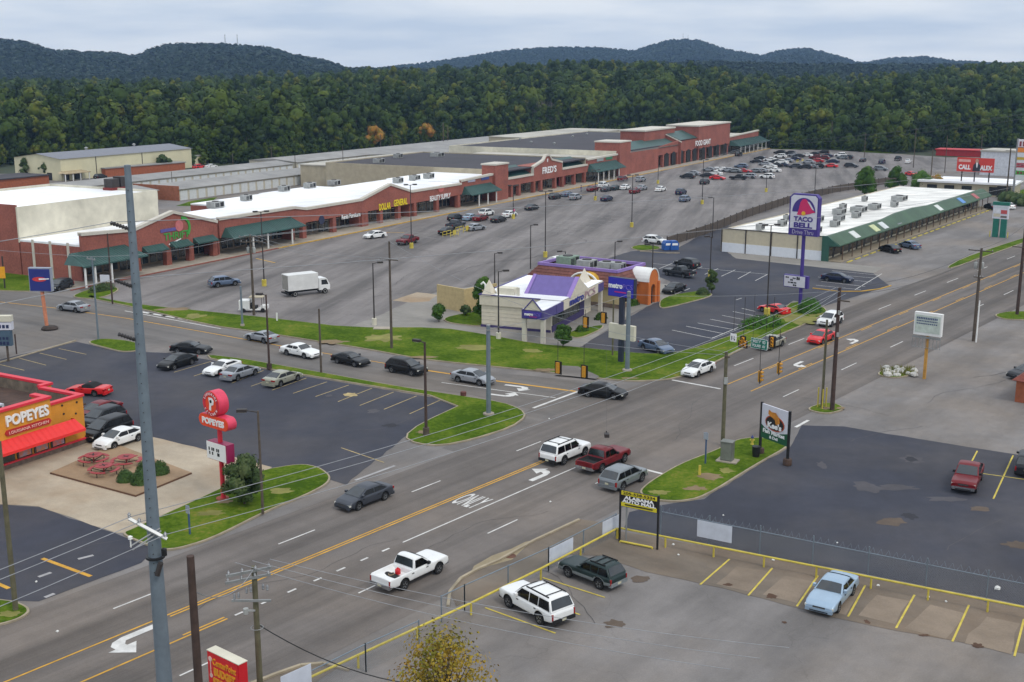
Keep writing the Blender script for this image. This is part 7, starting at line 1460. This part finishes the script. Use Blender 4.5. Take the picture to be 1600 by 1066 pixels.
# ------------------------------------------------------------------ plants
def leaf_material(name, stops, rough=.75, rnd=True):
    """Foliage: leaf-scale noise over a palette that also shifts a little from plant to plant."""
    m = bpy.data.materials.new(name); m.use_nodes = True; t = m.node_tree; b = t.nodes['Principled BSDF']; K = t.nodes.new; L = t.links.new
    n = K('ShaderNodeTexNoise'); n.inputs['Scale'].default_value = .16 if rnd else .55; n.inputs['Detail'].default_value = 3 if rnd else 4; L(K('ShaderNodeTexCoord').outputs['Object'], n.inputs['Vector'])
    r = K('ShaderNodeValToRGB'); e = r.color_ramp.elements; e[0].position = stops[0][0]; e[0].color = (*lin(stops[0][1]), 1); e[1].position = stops[-1][0]; e[1].color = (*lin(stops[-1][1]), 1)
    for p, c in stops[1:-1]: q = e.new(p); q.color = (*lin(c), 1)
    oi = K('ShaderNodeObjectInfo'); ma = K('ShaderNodeMath'); ma.operation = 'MULTIPLY_ADD'; L(oi.outputs['Random'], ma.inputs[0]); ma.inputs[1].default_value = .66 if rnd else 0
    m2 = K('ShaderNodeMath'); m2.operation = 'MULTIPLY_ADD'; L(n.outputs['Fac'], m2.inputs[0]); m2.inputs[1].default_value = .6 if rnd else 1.2; m2.inputs[2].default_value = -.13 if rnd else -.1
    L(m2.outputs[0], ma.inputs[2]); L(ma.outputs[0], r.inputs[0]); L(r.outputs[0], b.inputs['Base Color']); b.inputs['Roughness'].default_value = rough; b.inputs['Specular IOR Level'].default_value = .2
    b.inputs['Transmission Weight'].default_value = 0
    return m
wood_leaf = leaf_material('forest_leaves', [(.0, (26, 42, 11)), (.3, (38, 56, 14)), (.55, (53, 72, 17)), (.76, (76, 90, 22)), (.88, (98, 100, 28)), (.95, (104, 88, 34)), (1.0, (106, 72, 34))])
bark = mat('bark', (74, 64, 54), .95, var=.25, scale=3)
def clump_crown(rng, w, h, zb, n_lobes, leaves, size, shape=1.0, flat=.6, fill=.55, soft=.7, core=True):
    """Leaf-sized faces gathered in clumps through an uneven crown."""
    b = MB(); lobes = []
    for i in range(n_lobes):
        a = rng.random() * 6.283; f = (i + .5) / n_lobes; zz = f ** .85
        rad = w / 2 * math.sqrt(max(.05, 1 - abs(2 * zz - .85) ** 2.2 * .8)) * (rng.uniform(.35, 1) if i else 0) * .8
        lobes.append((rad * math.cos(a), rad * math.sin(a), zb + h * (.1 + .82 * zz), rng.uniform(.6, 1.15) * w * .24))
    if core:                                                 # dense inner foliage of each clump
        for cx, cy, cz, r in lobes:
            q = MB().lathe([(.02 * r, -.7 * r), (.5 * r, -.45 * r), (.68 * r, 0), (.5 * r, .5 * r), (.02 * r, .72 * r)], 7, c=(cx, cy, cz)); b.merge(q); b.n += [tuple((Vector(v) - Vector((cx, cy, cz - .3 * r))).normalized()) for v in q.v]
    for i in range(leaves):
        cx, cy, cz, r = lobes[i % n_lobes]
        th = rng.random() * 6.283; ph = math.acos(rng.uniform(-.55, 1)); rr = r * (fill + (1 - fill) * rng.random() ** .5)
        p = Vector((cx + rr * math.sin(ph) * math.cos(th), cy + rr * math.sin(ph) * math.sin(th), cz + rr * math.cos(ph) * shape))
        nrm = (p - Vector((cx, cy, cz))).normalized() + Vector((rng.uniform(-.5, .5), rng.uniform(-.5, .5), rng.uniform(-.3, .6)))
        nrm.normalize(); u = nrm.cross(Vector((rng.uniform(-1, 1), rng.uniform(-1, 1), rng.uniform(-1, 1)))).normalized(); v = nrm.cross(u); s = size * rng.uniform(.6, 1.3)
        b.add([p + u * s, p + v * s * .7, p - u * s * .9, p - v * s * .75], [(0, 1, 2, 3)])
        sn_ = ((p - Vector((cx, cy, cz))).normalized() * soft + nrm * (1 - soft)).normalized(); b.n += [tuple(sn_)] * 4
    return b, lobes
def trunk_mesh(rng, h, r, lobes, k=5):
    b = MB().tube([(0, 0, 0), (rng.uniform(-.1, .1), rng.uniform(-.1, .1), h * .4), (rng.uniform(-.3, .3), rng.uniform(-.3, .3), h)], r, 7, 0, r * .35)
    for cx, cy, cz, q in lobes[:k]: b.tube([(0, 0, cz * .45), (cx * .55, cy * .55, cz * .78), (cx, cy, cz)], r * .4, 5, 0, r * .12)
    return b
def plant(name, label, cat, loc, w, h, zb, n_lobes, leaves, size, m, seed, limbs=5, r=.12, group=None, **k):
    rng = random.Random(seed); t = thing(name, label, cat, loc, rng.random() * 6, group)
    b, lobes = clump_crown(rng, w, h - zb, zb, n_lobes, leaves, size, **k)
    b.build('crown', m, t)
    trunk_mesh(rng, zb + (h - zb) * .6, r, lobes, limbs).build('trunk', bark, t, 50)
    return t
shrub_leaf = leaf_material('shrub_leaves', [(.0, (30, 52, 18)), (.5, (58, 88, 28)), (1, (92, 118, 44))], rnd=False)
dark_shrub = leaf_material('dark_shrub_leaves', [(.0, (30, 46, 24)), (.5, (64, 82, 44)), (1, (112, 114, 78))], rnd=False)
hedge_leaf = leaf_material('hedge_leaves', [(.0, (34, 66, 16)), (.5, (58, 98, 24)), (1, (84, 124, 36))], rnd=False)
autumn = leaf_material('autumn_leaves', [(.15, (74, 78, 26)), (.4, (120, 104, 36)), (.6, (150, 104, 40)), (.85, (166, 116, 56))], rnd=False)
young = leaf_material('young_leaves', [(.1, (74, 84, 28)), (.4, (112, 108, 36)), (.6, (158, 128, 44)), (.95, (168, 108, 44))], rnd=False)
p = G(382, 790); plant('shrub', 'large dark green shrub with pale blossom tips by the red pole sign', 'shrub', (p.x, p.y, .14), 3.3, 3.7, .1, 20, 4600, .1, dark_shrub, 3, r=.1, flat=.5)
p = AT(690, 1030, 50.0); plant('tree', 'young tree with thin yellow and brown autumn leaves at the bottom edge', 'tree', (p.x, p.y, 0), 5.4, 7.6, 3.2, 60, 4400, .08, young, 8, limbs=60, r=.09, fill=.15, soft=.4, core=False)
hedge_list = []; ball_leaf = leaf_material('ball_leaves', [(.0, (34, 52, 26)), (.5, (56, 80, 36)), (1, (84, 104, 52))], rnd=False)
for i, (px, py, w, h, lab) in enumerate(((196, 754, 1.5, 1.15, 'left one of the round bushes on the picnic patio'), (219, 758, 1.6, 1.3, 'front one of the round bushes on the picnic patio'), (227, 744, 1.7, 1.4, 'rear one of the round bushes on the picnic patio'), (249, 742, 1.7, 1.3, 'right one of the round bushes on the picnic patio'))):
    hedge_list.append((lab, [(px, py), (px + 1, py)], w, h, 20 + i, ball_leaf, .07, 'bush', 2400))
def hedge(lab, pts, w, h, seed, m=hedge_leaf, leaf=.11, name='hedge', n=3600):
    P = [G(*q) for q in pts]; rng = random.Random(seed); b = MB(); o = P[0]
    for i in range(n):
        f = rng.random() * (len(P) - 1); k = int(f); q = P[k] + (P[min(k + 1, len(P) - 1)] - P[k]) * (f - k) - o
        th = rng.random() * 6.283; ph = math.acos(rng.uniform(-.1, 1)); rr = .78 + .25 * rng.random(); ends = 1 - .25 * abs(2 * f / (len(P) - 1) - 1) ** 3
        v = Vector((math.sin(ph) * math.cos(th), math.sin(ph) * math.sin(th), math.cos(ph)))
        c = q + Vector((v.x * w / 2, v.y * w / 2, max(.05, v.z * h * ends))) * rr
        nn = (v + Vector((rng.uniform(-.5, .5), rng.uniform(-.5, .5), rng.uniform(-.3, .6)))).normalized(); u = nn.orthogonal().normalized(); x = nn.cross(u); s = leaf * rng.uniform(.6, 1.3)
        b.add([c + u * s, c + x * s * .8, c - u * s, c - x * s * .8], [(0, 1, 2, 3)]); b.n += [tuple((v * .6 + nn * .4).normalized())] * 4
    ob = tag(b.build(name, m), lab, name); ob.location = o; return ob
for q_ in hedge_list: hedge(*q_)
hedge('long rounded clipped hedge in front of the red coupe', [(1166, 514), (1190, 512), (1211, 508)], 2.6, 1.7, 1)
hedge('big round clipped bush beside the purple sign pole', [(1262, 490), (1268, 488)], 3.4, 2.2, 2, name='bush', n=3000)
hedge('small round clipped bush beside the yellow lamp base of the taco lot', [(1096, 462), (1100, 461)], 1.9, 1.3, 3, dark_shrub, .1, 'bush', 1200)
hedge('low dark hedge on the thrift lot island', [(144, 459), (160, 456), (174, 453)], 1.6, 1.5, 4, dark_shrub, .12, n=1800)
for i, (px, py) in enumerate(((855, 492 + 10), (905, 520), (1000, 470), (985, 478), (935, 500))):
    hedge(('low shrub under the phone shop windows', 'low shrub right of the phone shop windows', 'low shrub left of the orange arch', 'second low shrub left of the orange arch', 'low shrub behind the hanging signal by the phone shop')[i], [(px, py), (px + 8, py - 2)], 1.4, 1.0, 30 + i, shrub_leaf, .1, 'bush', 800)
for i, (px, py, w, h, n, m, lab) in enumerate(((1112, 459, 2.0, 3.6, 2200, dark_shrub, 'trimmed dark cone bush beside the yellow lamp base'), (880, 544, 2.2, 2.9, 1600, shrub_leaf, 'loose green shrub before the phone shop corner'), (757, 505, 3.4, 6.4, 3800, shrub_leaf, 'tall climbing shrub between the block wall and the phone shop'), (686, 503, 2.6, 2.3, 1400, shrub_leaf, 'loose shrub before the block wall'), (727, 494, 1.6, 1.4, 700, dark_shrub, 'small shrub right of the block wall'),
        (1351, 318, 6.2, 9.0, 3000, shrub_leaf, 'round green tree behind the strip mall'), (1400, 306, 5.8, 7.6, 2200, shrub_leaf, 'second wider green tree behind the strip mall'), (1440, 300, 8, 5.0, 2200, shrub_leaf, 'low green bush between the parking lot and the clinic'), (1462, 300, 6, 4.2, 1600, autumn, 'yellowish bush next to the low green bush'), (586, 232, 9, 9.0, 1500, autumn, 'rusty brown tree at the forest edge behind the storage roofs'), (667, 223, 9, 8.4, 1500, autumn, 'second rusty brown tree at the forest edge behind the storage roofs'), (1578, 318, 7, 2.4, 1600, dark_shrub, 'dark shrubs behind the tenant sign'), (1595, 322, 6, 2.2, 1200, dark_shrub, 'dark shrub at the right edge behind the tenant sign'))):
    p = G(px, py); plant('tree' if h > 7 else 'shrub', lab, 'tree' if h > 7 else 'shrub', (p.x, p.y, 0), w, h, .4 if h < 7 else h * .25, 16, n, .14 if h < 7 else .24, m, 50 + i, r=.08 if h < 7 else .2)
for i, (px, py, h) in enumerate(((42, 280, 6.5), (73, 281, 5.6), (137, 277, 5.6), (254, 268, 5.5), (264, 267, 4), (240, 266, 3.6), (299, 261, 4.4))):
    p = G(px, py); plant('tree', 'narrow dark evergreen against the cream warehouse wall', 'tree', (p.x, p.y, 0), 4.4, h, .2, 12, 900, .36, dark_shrub, 80 + i, group='evergreens by the warehouse')
# litter on the lots
lit = mat('litter_white', (220, 220, 216), .8)
for i, (px, py, s) in enumerate(((1558, 921, .28), (1450, 934, .16), (1478, 941, .12), (1372, 916, .14), (1208, 876, .16), (1052, 852, .14), (858, 655, .12), (90, 988, .14), (57, 910, .12), (1130, 806, .1), (1308, 849, .1), (1060, 868, .12), (860, 785, .12))):
    rg = random.Random(i); p = G(px, py); b = MB().lathe([(.01, 0), (s * .7, .01), (s * .6, s * .5), (s * .2, s * .8), (.01, s * .85)], 7); b.v = [(x * rg.uniform(.7, 1.3), y * rg.uniform(.7, 1.3), z) for x, y, z in b.v]
    tag(b.build('litter', lit), 'crumpled white scrap of litter lying on the asphalt', 'litter', 'white litter on the asphalt').location = (p.x, p.y, .022)
# white rocks on the small island
rk = mat('rock_white', (190, 188, 182), .9, var=.2, scale=4); rng = random.Random(4)
for i in range(16):
    p = G(1376 + rng.random() * 54, 578 + rng.random() * 12); s = .25 + rng.random() * .3; b = MB()
    b.lathe([(.02, 0), (s, .02), (s * .9, s * .5), (s * .45, s * .85), (.02, s * .9)], 7); b.v = [(x * rng.uniform(.8, 1.2), y * rng.uniform(.8, 1.2), z) for x, y, z in b.v]
    o = tag(b.build('rock', rk), 'white painted rock on the small kerbed island', 'rock', 'white rocks of the island'); o.location = (p.x, p.y, .12)
gl = MB(); rng = random.Random(9)
for i in range(500):
    p = G(1376 + rng.random() * 52, 577 + rng.random() * 12); h = .2 + rng.random() * .5; a = rng.random() * 6.3
    gl.add([(p.x - .04 * math.cos(a), p.y - .04 * math.sin(a), .12), (p.x + .04 * math.cos(a), p.y + .04 * math.sin(a), .12), (p.x + rng.uniform(-.2, .2), p.y + rng.uniform(-.2, .2), .12 + h)], [(0, 1, 2)])
structure(gl.build('weeds', leaf_material('weed_leaves', [(.0, (70, 80, 34)), (1, (140, 132, 70))], rnd=False)), 'stuff')

# ------------------------------------------------------------------ two people by the far parked cars
def person(px, py, label, shirt, trousers, stride=.25):
    p = G(px, py); V = [(0, 0, .95), (0, 0, 1.2), (0, 0, 1.42), (0, .02, 1.52), (0, .03, 1.66), (0, .03, 1.76), (.1, 0, .9), (.11, stride * .5, .5), (.11, stride * .4, .08), (.11, stride * .4 + .16, .04), (-.1, 0, .9), (-.11, -stride * .4, .5), (-.11, -stride * .8, .1), (-.11, -stride * .8 + .16, .05),
        (.2, 0, 1.4), (.25, -.06, 1.13), (.26, .04, .88), (.26, .08, .78), (-.2, 0, 1.4), (-.25, .05, 1.13), (-.26, .14, .9), (-.26, .18, .8)]
    E = [(0, 1), (1, 2), (2, 3), (3, 4), (4, 5), (0, 6), (6, 7), (7, 8), (8, 9), (0, 10), (10, 11), (11, 12), (12, 13), (2, 14), (14, 15), (15, 16), (16, 17), (2, 18), (18, 19), (19, 20), (20, 21)]
    rad = [.15, .15, .16, .06, .1, .08, .09, .065, .045, .04, .09, .065, .045, .04, .065, .045, .035, .04, .065, .045, .035, .04]
    me = bpy.data.meshes.new('person'); me.from_pydata(V, E, []); o = link('person', me, None, (p.x, p.y, 0), 1.0)
    md = o.modifiers.new('skin', 'SKIN'); 
    sv = me.skin_vertices[0].data if me.skin_vertices else None
    if sv is None:
        import bmesh
        bm = bmesh.new(); bm.from_mesh(me); bm.verts.layers.skin.verify(); bm.to_mesh(me); bm.free(); sv = me.skin_vertices[0].data
    for i, r in enumerate(rad): sv[i].radius = (r, r * (.75 if i < 3 else 1)); sv[i].use_root = i == 0
    o.modifiers.new('sub', 'SUBSURF').levels = 1; o.modifiers['sub'].render_levels = 1
    dg = bpy.context.evaluated_depsgraph_get(); me2 = bpy.data.meshes.new_from_object(o.evaluated_get(dg)); o.modifiers.clear(); o.data = me2
    me2.materials.clear()
    for m in (shirt, trousers, mat('skin', (150, 104, 80), .6)): me2.materials.append(m)
    for f in me2.polygons:
        z = f.center.z; f.material_index = 2 if z > 1.5 or (abs(f.center.x) > .2 and z < 1.05) else (0 if z > .95 else 1); f.use_smooth = True
    tag(o, label, 'person'); MB().lathe([(.02, 1.63), (.11, 1.66), (.125, 1.74), (.1, 1.83), (.02, 1.87)], 10, c=(0, .01, 0)).build('hair', mat('hair_dark', (30, 24, 22), .8), o, 60)
person(908, 300, 'person in a purple top walking between the variety store and the parked cars', mat('cloth_purple', (90, 60, 120), .8), mat('cloth_navy', (40, 42, 60), .8))
person(803, 337, 'person in a pink top standing at the lamp base before the variety store', mat('cloth_pink', (220, 90, 150), .8), mat('cloth_grey', (90, 90, 96), .8), .1)

# ------------------------------------------------------------------ forest
def lerp_tab(tab, x):
    return interp(tab, x)
TOP = [(-400, 140), (0, 139), (150, 137), (300, 134), (420, 128), (600, 119), (760, 112), (900, 107), (1000, 109), (1100, 114), (1170, 126), (1240, 131), (1330, 131), (1420, 124), (1480, 116), (1600, 107), (2000, 104)]
def col_of(x, y): return 800 + F * x / (y * PC + CH * PS)
def ground_z(x, y):
    c = col_of(x, y); want = CH + (110 - lerp_tab(TOP, c)) / F * 1000 - 19
    s = min(1, max(0, (y - 520) / 480)); s = s * s * (3 - 2 * s)
    return max(0, want) * s
FRONT = [(-420, 276), (-100, 262), (0, 258), (60, 248), (300, 254), (420, 252), (500, 238), (600, 228), (700, 217), (860, 210), (1000, 209), (1150, 221), (1200, 230), (1300, 232), (1400, 237), (1480, 232), (1540, 228), (1700, 228), (2000, 232)]
hill_leaf = leaf_material('hill_leaves', [(.0, (20, 34, 20)), (.5, (28, 44, 24)), (.85, (36, 52, 28)), (1.0, (52, 60, 32))])
proto = []
for i in range(7):
    rng = random.Random(100 + i); w = rng.uniform(9.5, 15) if i < 5 else rng.uniform(6, 7.5); h = rng.uniform(14, 20) if i < 5 else rng.uniform(20, 24)
    b, lobes = clump_crown(rng, w, h - 3.0, 3.0, 12, 820, .7, shape=1.0, fill=.8, soft=.92)
    proto.append((b.mesh('crown', wood_leaf), trunk_mesh(rng, h * .7, .32, lobes, 5).mesh('trunk', bark, 50)))
rng = random.Random(77); TREES = 0
LABELS = ['tall broad crowned tree at the front edge of the forest', 'round headed tree at the front edge of the forest', 'uneven tall tree at the front edge of the forest']
first_crowns = []
def forest_tree(x, y, k, s, lab, grp):
    t = thing('forest_tree', lab, 'tree', (x, y, ground_z(x, y) - .1), rng.random() * 6.283, grp)
    t.scale = (s * rng.uniform(.85, 1.15), s * rng.uniform(.85, 1.15), s)
    c = link('crown', proto[k][0], t); link('trunk', proto[k][1], t)
    return c
seen = {}
for row in range(3):
    px = -40.0
    while px < 1660 and TREES < 262:
        y_ = lerp_tab(FRONT, px); p = G(px, y_ - row * 0 - rng.uniform(0, .6)); p = p * (1 + row * .016 + rng.uniform(0, .006)); p.z = 0
        k = rng.randrange(7); s = rng.uniform(.62, .98) * (.8 if row == 0 else 1)
        c = forest_tree(p.x, p.y, k, s, LABELS[k % 3], 'trees along the front of the forest'); seen.setdefault(k, c); TREES += 1
        px += F / (p.y) * rng.uniform(4.6, 7.4)
for i, (px, py, k, s) in enumerate(((790, 205, 0, .9),)): pass
# bare pale tree group
bare = mat('bare_branch', (120, 112, 108), .9, var=.15)
for i, px in enumerate((822, 833, 846, 858, 868)):
    rng2 = random.Random(300 + i); p = G(px, 207); b = MB(); b.tube([(0, 0, 0), (0, 0, 12)], .3, 6, 0, .1)
    for j in range(46):
        a = rng2.random() * 6.3; z = rng2.uniform(4, 12); l = rng2.uniform(2, 4.5); q = Vector((math.cos(a) * l, math.sin(a) * l, z + l * 1.1)); b.tube([(0, 0, z), q * .6 + Vector((0, 0, z * .4)), q], .11, 4, 0, .04)
        for kk in range(3): e = q + Vector((rng2.uniform(-1.2, 1.2), rng2.uniform(-1.2, 1.2), rng2.uniform(.2, 1.6))); b.tube([q * .85 + Vector((0, 0, z * .15)), e], .05, 3, 0, .03)
    o = tag(b.build('bare_tree', bare), 'bare pale grey tree standing among the green forest edge', 'tree', 'bare trees of the forest edge'); o.location = (p.x, p.y, 0)

# the mass of the forest behind: one object, scattered crowns
def scatter(name, pts, crowns, smin, smax, seed=0, zs=(1, 1)):
    me = bpy.data.meshes.new(name); me.from_pydata(pts, [], []); o = structure(link(name, me), 'stuff')
    ng = bpy.data.node_groups.new(name, 'GeometryNodeTree'); ng.interface.new_socket('Geometry', in_out='INPUT', socket_type='NodeSocketGeometry'); ng.interface.new_socket('Geometry', in_out='OUTPUT', socket_type='NodeSocketGeometry')
    K = ng.nodes.new; L = ng.links.new; gi = K('NodeGroupInput'); go = K('NodeGroupOutput'); iop = K('GeometryNodeInstanceOnPoints'); jn = K('GeometryNodeJoinGeometry')
    for c in crowns:
        oi = K('GeometryNodeObjectInfo'); oi.inputs['Object'].default_value = c; oi.inputs['As Instance'].default_value = True; L(oi.outputs['Geometry'], jn.inputs[0])
    L(gi.outputs[0], iop.inputs['Points']); L(jn.outputs[0], iop.inputs['Instance']); iop.inputs['Pick Instance'].default_value = True
    ri = K('FunctionNodeRandomValue'); ri.data_type = 'INT'; ri.inputs['Min'].default_value = 0 if False else 0
    for s_ in ri.inputs:
        if s_.name == 'Max' and s_.type == 'INT': s_.default_value = len(crowns) - 1
        if s_.name == 'Min' and s_.type == 'INT': s_.default_value = 0
        if s_.name == 'Seed': s_.default_value = seed + 1
    L([q for q in ri.outputs if q.type == 'INT'][0], iop.inputs['Instance Index'])
    rr = K('FunctionNodeRandomValue'); rr.data_type = 'FLOAT_VECTOR'; v = [q for q in rr.inputs if q.type == 'VECTOR']; v[0].default_value = (0, 0, 0); v[1].default_value = (0, 0, 6.283); L([q for q in rr.outputs if q.type == 'VECTOR'][0], iop.inputs['Rotation'])
    rs_ = K('FunctionNodeRandomValue'); rs_.data_type = 'FLOAT'; v = [q for q in rs_.inputs if q.type == 'VALUE']; v[0].default_value = smin; v[1].default_value = smax
    L([q for q in rs_.outputs if q.type == 'VALUE'][0], iop.inputs['Scale']); L(iop.outputs[0], go.inputs[0])
    o.modifiers.new('scatter', 'NODES').node_group = ng; return o
pts = []; rng = random.Random(5)
for i in range(15000):
    y = 380 + 780 * rng.random() ** .8; c = rng.uniform(-90, 1690); x = (c - 800) / F * (y * PC + CH * PS)
    f = lerp_tab(FRONT, c); y0 = G(c, f).y * 1.05
    if y < y0: continue
    if rng.random() > min(1, (y / 900) ** 1.0 + .25): continue
    pts.append((x, y, ground_z(x, y) - rng.uniform(.5, 5)))
scatter('forest', pts, [seen[k] for k in sorted(seen)], .55, 1.35)

up = []
for i in range(900):
    c = rng.uniform(-60, 1700); q = G(c, lerp_tab(FRONT, c)) * rng.uniform(.975, 1.0); up.append((q.x, q.y, -.7))
scatter('undergrowth', up, [seen[k] for k in sorted(seen)], .2, .42, 11)

# ------------------------------------------------------------------ hills: real ridges, wooded
hill_m = bpy.data.materials.new('hill_woods'); hill_m.use_nodes = True
t_ = hill_m.node_tree; b_ = t_.nodes['Principled BSDF']; pn_ = t_.nodes.new('ShaderNodeNewGeometry').outputs['Position']
n1 = t_.nodes.new('ShaderNodeTexNoise'); n1.inputs['Scale'].default_value = .02; n1.inputs['Detail'].default_value = 8; n1.inputs['Roughness'].default_value = .75; t_.links.new(pn_, n1.inputs['Vector'])
r1 = t_.nodes.new('ShaderNodeValToRGB'); r1.color_ramp.elements[0].position = .35; r1.color_ramp.elements[0].color = (*lin((26, 42, 20)), 1); r1.color_ramp.elements[1].position = .68; r1.color_ramp.elements[1].color = (*lin((70, 80, 38)), 1)
t_.links.new(n1.outputs['Fac'], r1.inputs[0]); t_.links.new(r1.outputs[0], b_.inputs['Base Color']); b_.inputs['Roughness'].default_value = .95; b_.inputs['Specular IOR Level'].default_value = .1
from mathutils import noise as mn
def hill(name, crest, r0, rc, r1_, c0, c1, nc, nr, base=0, amp=.12, seed=0, drop=0):
    """A ridge whose crest line follows the photo: columns are bearings, rows distances."""
    V = []; Fc = []
    for i in range(nc + 1):
        c = c0 + (c1 - c0) * i / nc; k = (c - 800) / F
        hz = CH + (110 - lerp_tab(crest, c) + drop) / F * rc
        for j in range(nr + 1):
            r = r0 + (r1_ - r0) * j / nr; x, y = k * r, r
            f = (r - r0) / (rc - r0) if r < rc else 1 - (r - rc) / (r1_ - rc) * .6
            f = max(0, min(1, f)); f = f * f * (3 - 2 * f) if r < rc else f
            rg = mn.fractal(Vector((x * .0022 + seed, y * .0022, 0)), 1.0, 2.0, 4) * amp * max(0, hz - base) * (1 - abs(2 * f - 1)) * 1.5
            V.append((x, y, base + max(0, (hz - base)) * f + rg - (2 if j == 0 else 0)))
    for i in range(nc):
        for j in range(nr): a = i * (nr + 1) + j; Fc.append((a, a + nr + 1, a + nr + 2, a + 1))
    b = MB(); b.v = V; b.f = Fc; b.m = [0] * len(Fc); o = structure(b.build(name, hill_m, smooth=180)); return o, V, nr
CL_ = [(-300, 62), (0, 60), (30, 63), (70, 68), (100, 79), (150, 81), (200, 83), (228, 88), (250, 78), (280, 70), (350, 69), (430, 75), (480, 88), (520, 95), (550, 106), (600, 110), (680, 120), (760, 135)]
CR_ = [(420, 120), (550, 109), (600, 106), (660, 99), (720, 91), (800, 79), (860, 76), (930, 76), (985, 81), (1015, 71), (1045, 64), (1075, 63), (1100, 70), (1130, 79), (1180, 88), (1195, 82), (1220, 78), (1250, 77), (1290, 86), (1330, 99), (1380, 91), (1430, 89), (1470, 95), (1540, 99), (1600, 97), (1900, 96)]
CF_ = [(-300, 118), (0, 117), (200, 116), (400, 114), (560, 110), (700, 112), (900, 104), (1100, 100), (1250, 104), (1500, 105), (1600, 104), (1900, 104)]
crowns = []
h1, V1, _ = hill('hill', CL_, 1300, 2100, 2700, -260, 760, 150, 40, 2, .2, 1.3, drop=-11)
h2, V2, _ = hill('hill', CR_, 2300, 3400, 4200, 420, 1860, 170, 40, 0, .2, 4.1, drop=-8)
h3, V3, _ = hill('hill', CF_, 1150, 1650, 2200, -200, 1800, 130, 30, 0, .15, 8.7, drop=-4)
# low-poly crowns for the far slopes
far = []
for i in range(3):
    rng = random.Random(500 + i); b, lb = clump_crown(rng, 13, 9, 0, 9, 130, 2.0, fill=.8, soft=.95); far.append(b.mesh('crown', hill_leaf))
fc = []
for i, (c, y) in enumerate(((560, 213), (900, 202), (1230, 231))):
    p = G(c, y) * 1.09; t = thing('forest_tree', 'low spreading tree inside the forest edge', 'tree', (p.x, p.y, 6), 0, 'spreading trees inside the forest'); fc.append(link('crown', far[i], t)); link('trunk', MB().tube([(0, 0, -6), (0, 0, 3)], .3, 6).mesh('trunk', bark), t)
rng = random.Random(6)
def slope_points(V, nr, n, rmax, rmin=0):
    out = []; cols = len(V) // (nr + 1)
    for i in range(n):
        a = rng.random() * (cols - 1); f = rng.random() ** .8 * nr * rmax; i0, j0 = int(a), min(int(f), nr - 1); fa, fb = a - i0, f - j0
        g = lambda ii, jj: Vector(V[ii * (nr + 1) + jj])
        q = g(i0, j0) * (1 - fa) * (1 - fb) + g(i0 + 1, j0) * fa * (1 - fb) + g(i0, j0 + 1) * (1 - fa) * fb + g(i0 + 1, j0 + 1) * fa * fb; q.z -= 3.5; out.append(tuple(q))
    return out
scatter('forest', slope_points(V1, 40, 13000, .62), fc, .8, 1.6, 3); scatter('forest', slope_points(V2, 40, 15000, .62), fc, 1.0, 1.9, 5); scatter('forest', slope_points(V3, 30, 10000, .55), fc, .7, 1.2, 7)
for i, (px, py, top, D) in enumerate(((352, 70, 54, 2100), (371, 70, 54, 2100), (1067, 63, 52, 3400), (1075, 63, 55, 3400))):
    a = AT(px, py, D); z1_ = AT(px, top, D).z; t = thing('radio_mast', ('left thin mast on the left ridge', 'right thin mast on the left ridge', 'tall mast on the highest far hill', 'short mast on the highest far hill')[i], 'mast', (a.x, a.y, a.z - 8), 0, 'masts on the ridges')
    b = MB(); h = z1_ - a.z + 8
    for k in range(3): b.tube([(1.0 * math.cos(k * 2.09), 1.0 * math.sin(k * 2.09), 0), (.5 * math.cos(k * 2.09), .5 * math.sin(k * 2.09), h)], .22, 4)
    for k in range(10): b.tube([(.9 * math.cos(k * 2.09), .9 * math.sin(k * 2.09), h * k / 10), (.9 * math.cos((k + 1) * 2.09), .9 * math.sin((k + 1) * 2.09), h * (k + 1) / 10)], .12, 4)
    b.build('lattice', grey_metal, t); MB().lathe([(.02, 0), (.9, 0), (.9, 1.6), (.02, 1.6)], 8, c=(0, 0, h * .8)).build('antenna', cap_white, t)

# ------------------------------------------------------------------ the air
hz = bpy.data.materials.new('haze'); hz.use_nodes = True; t_ = hz.node_tree
for n in list(t_.nodes): t_.nodes.remove(n)
vo = t_.nodes.new('ShaderNodeVolumePrincipled'); vo.inputs['Color'].default_value = (.4, .63, 1.0, 1); vo.inputs['Density'].default_value = HAZE; vo.inputs['Anisotropy'].default_value = .2
om = t_.nodes.new('ShaderNodeOutputMaterial'); t_.links.new(vo.outputs[0], om.inputs['Volume'])
structure(MB().box(-2600, 2600, -60, 4400, -1.2, 210).build('haze', hz), 'stuff')
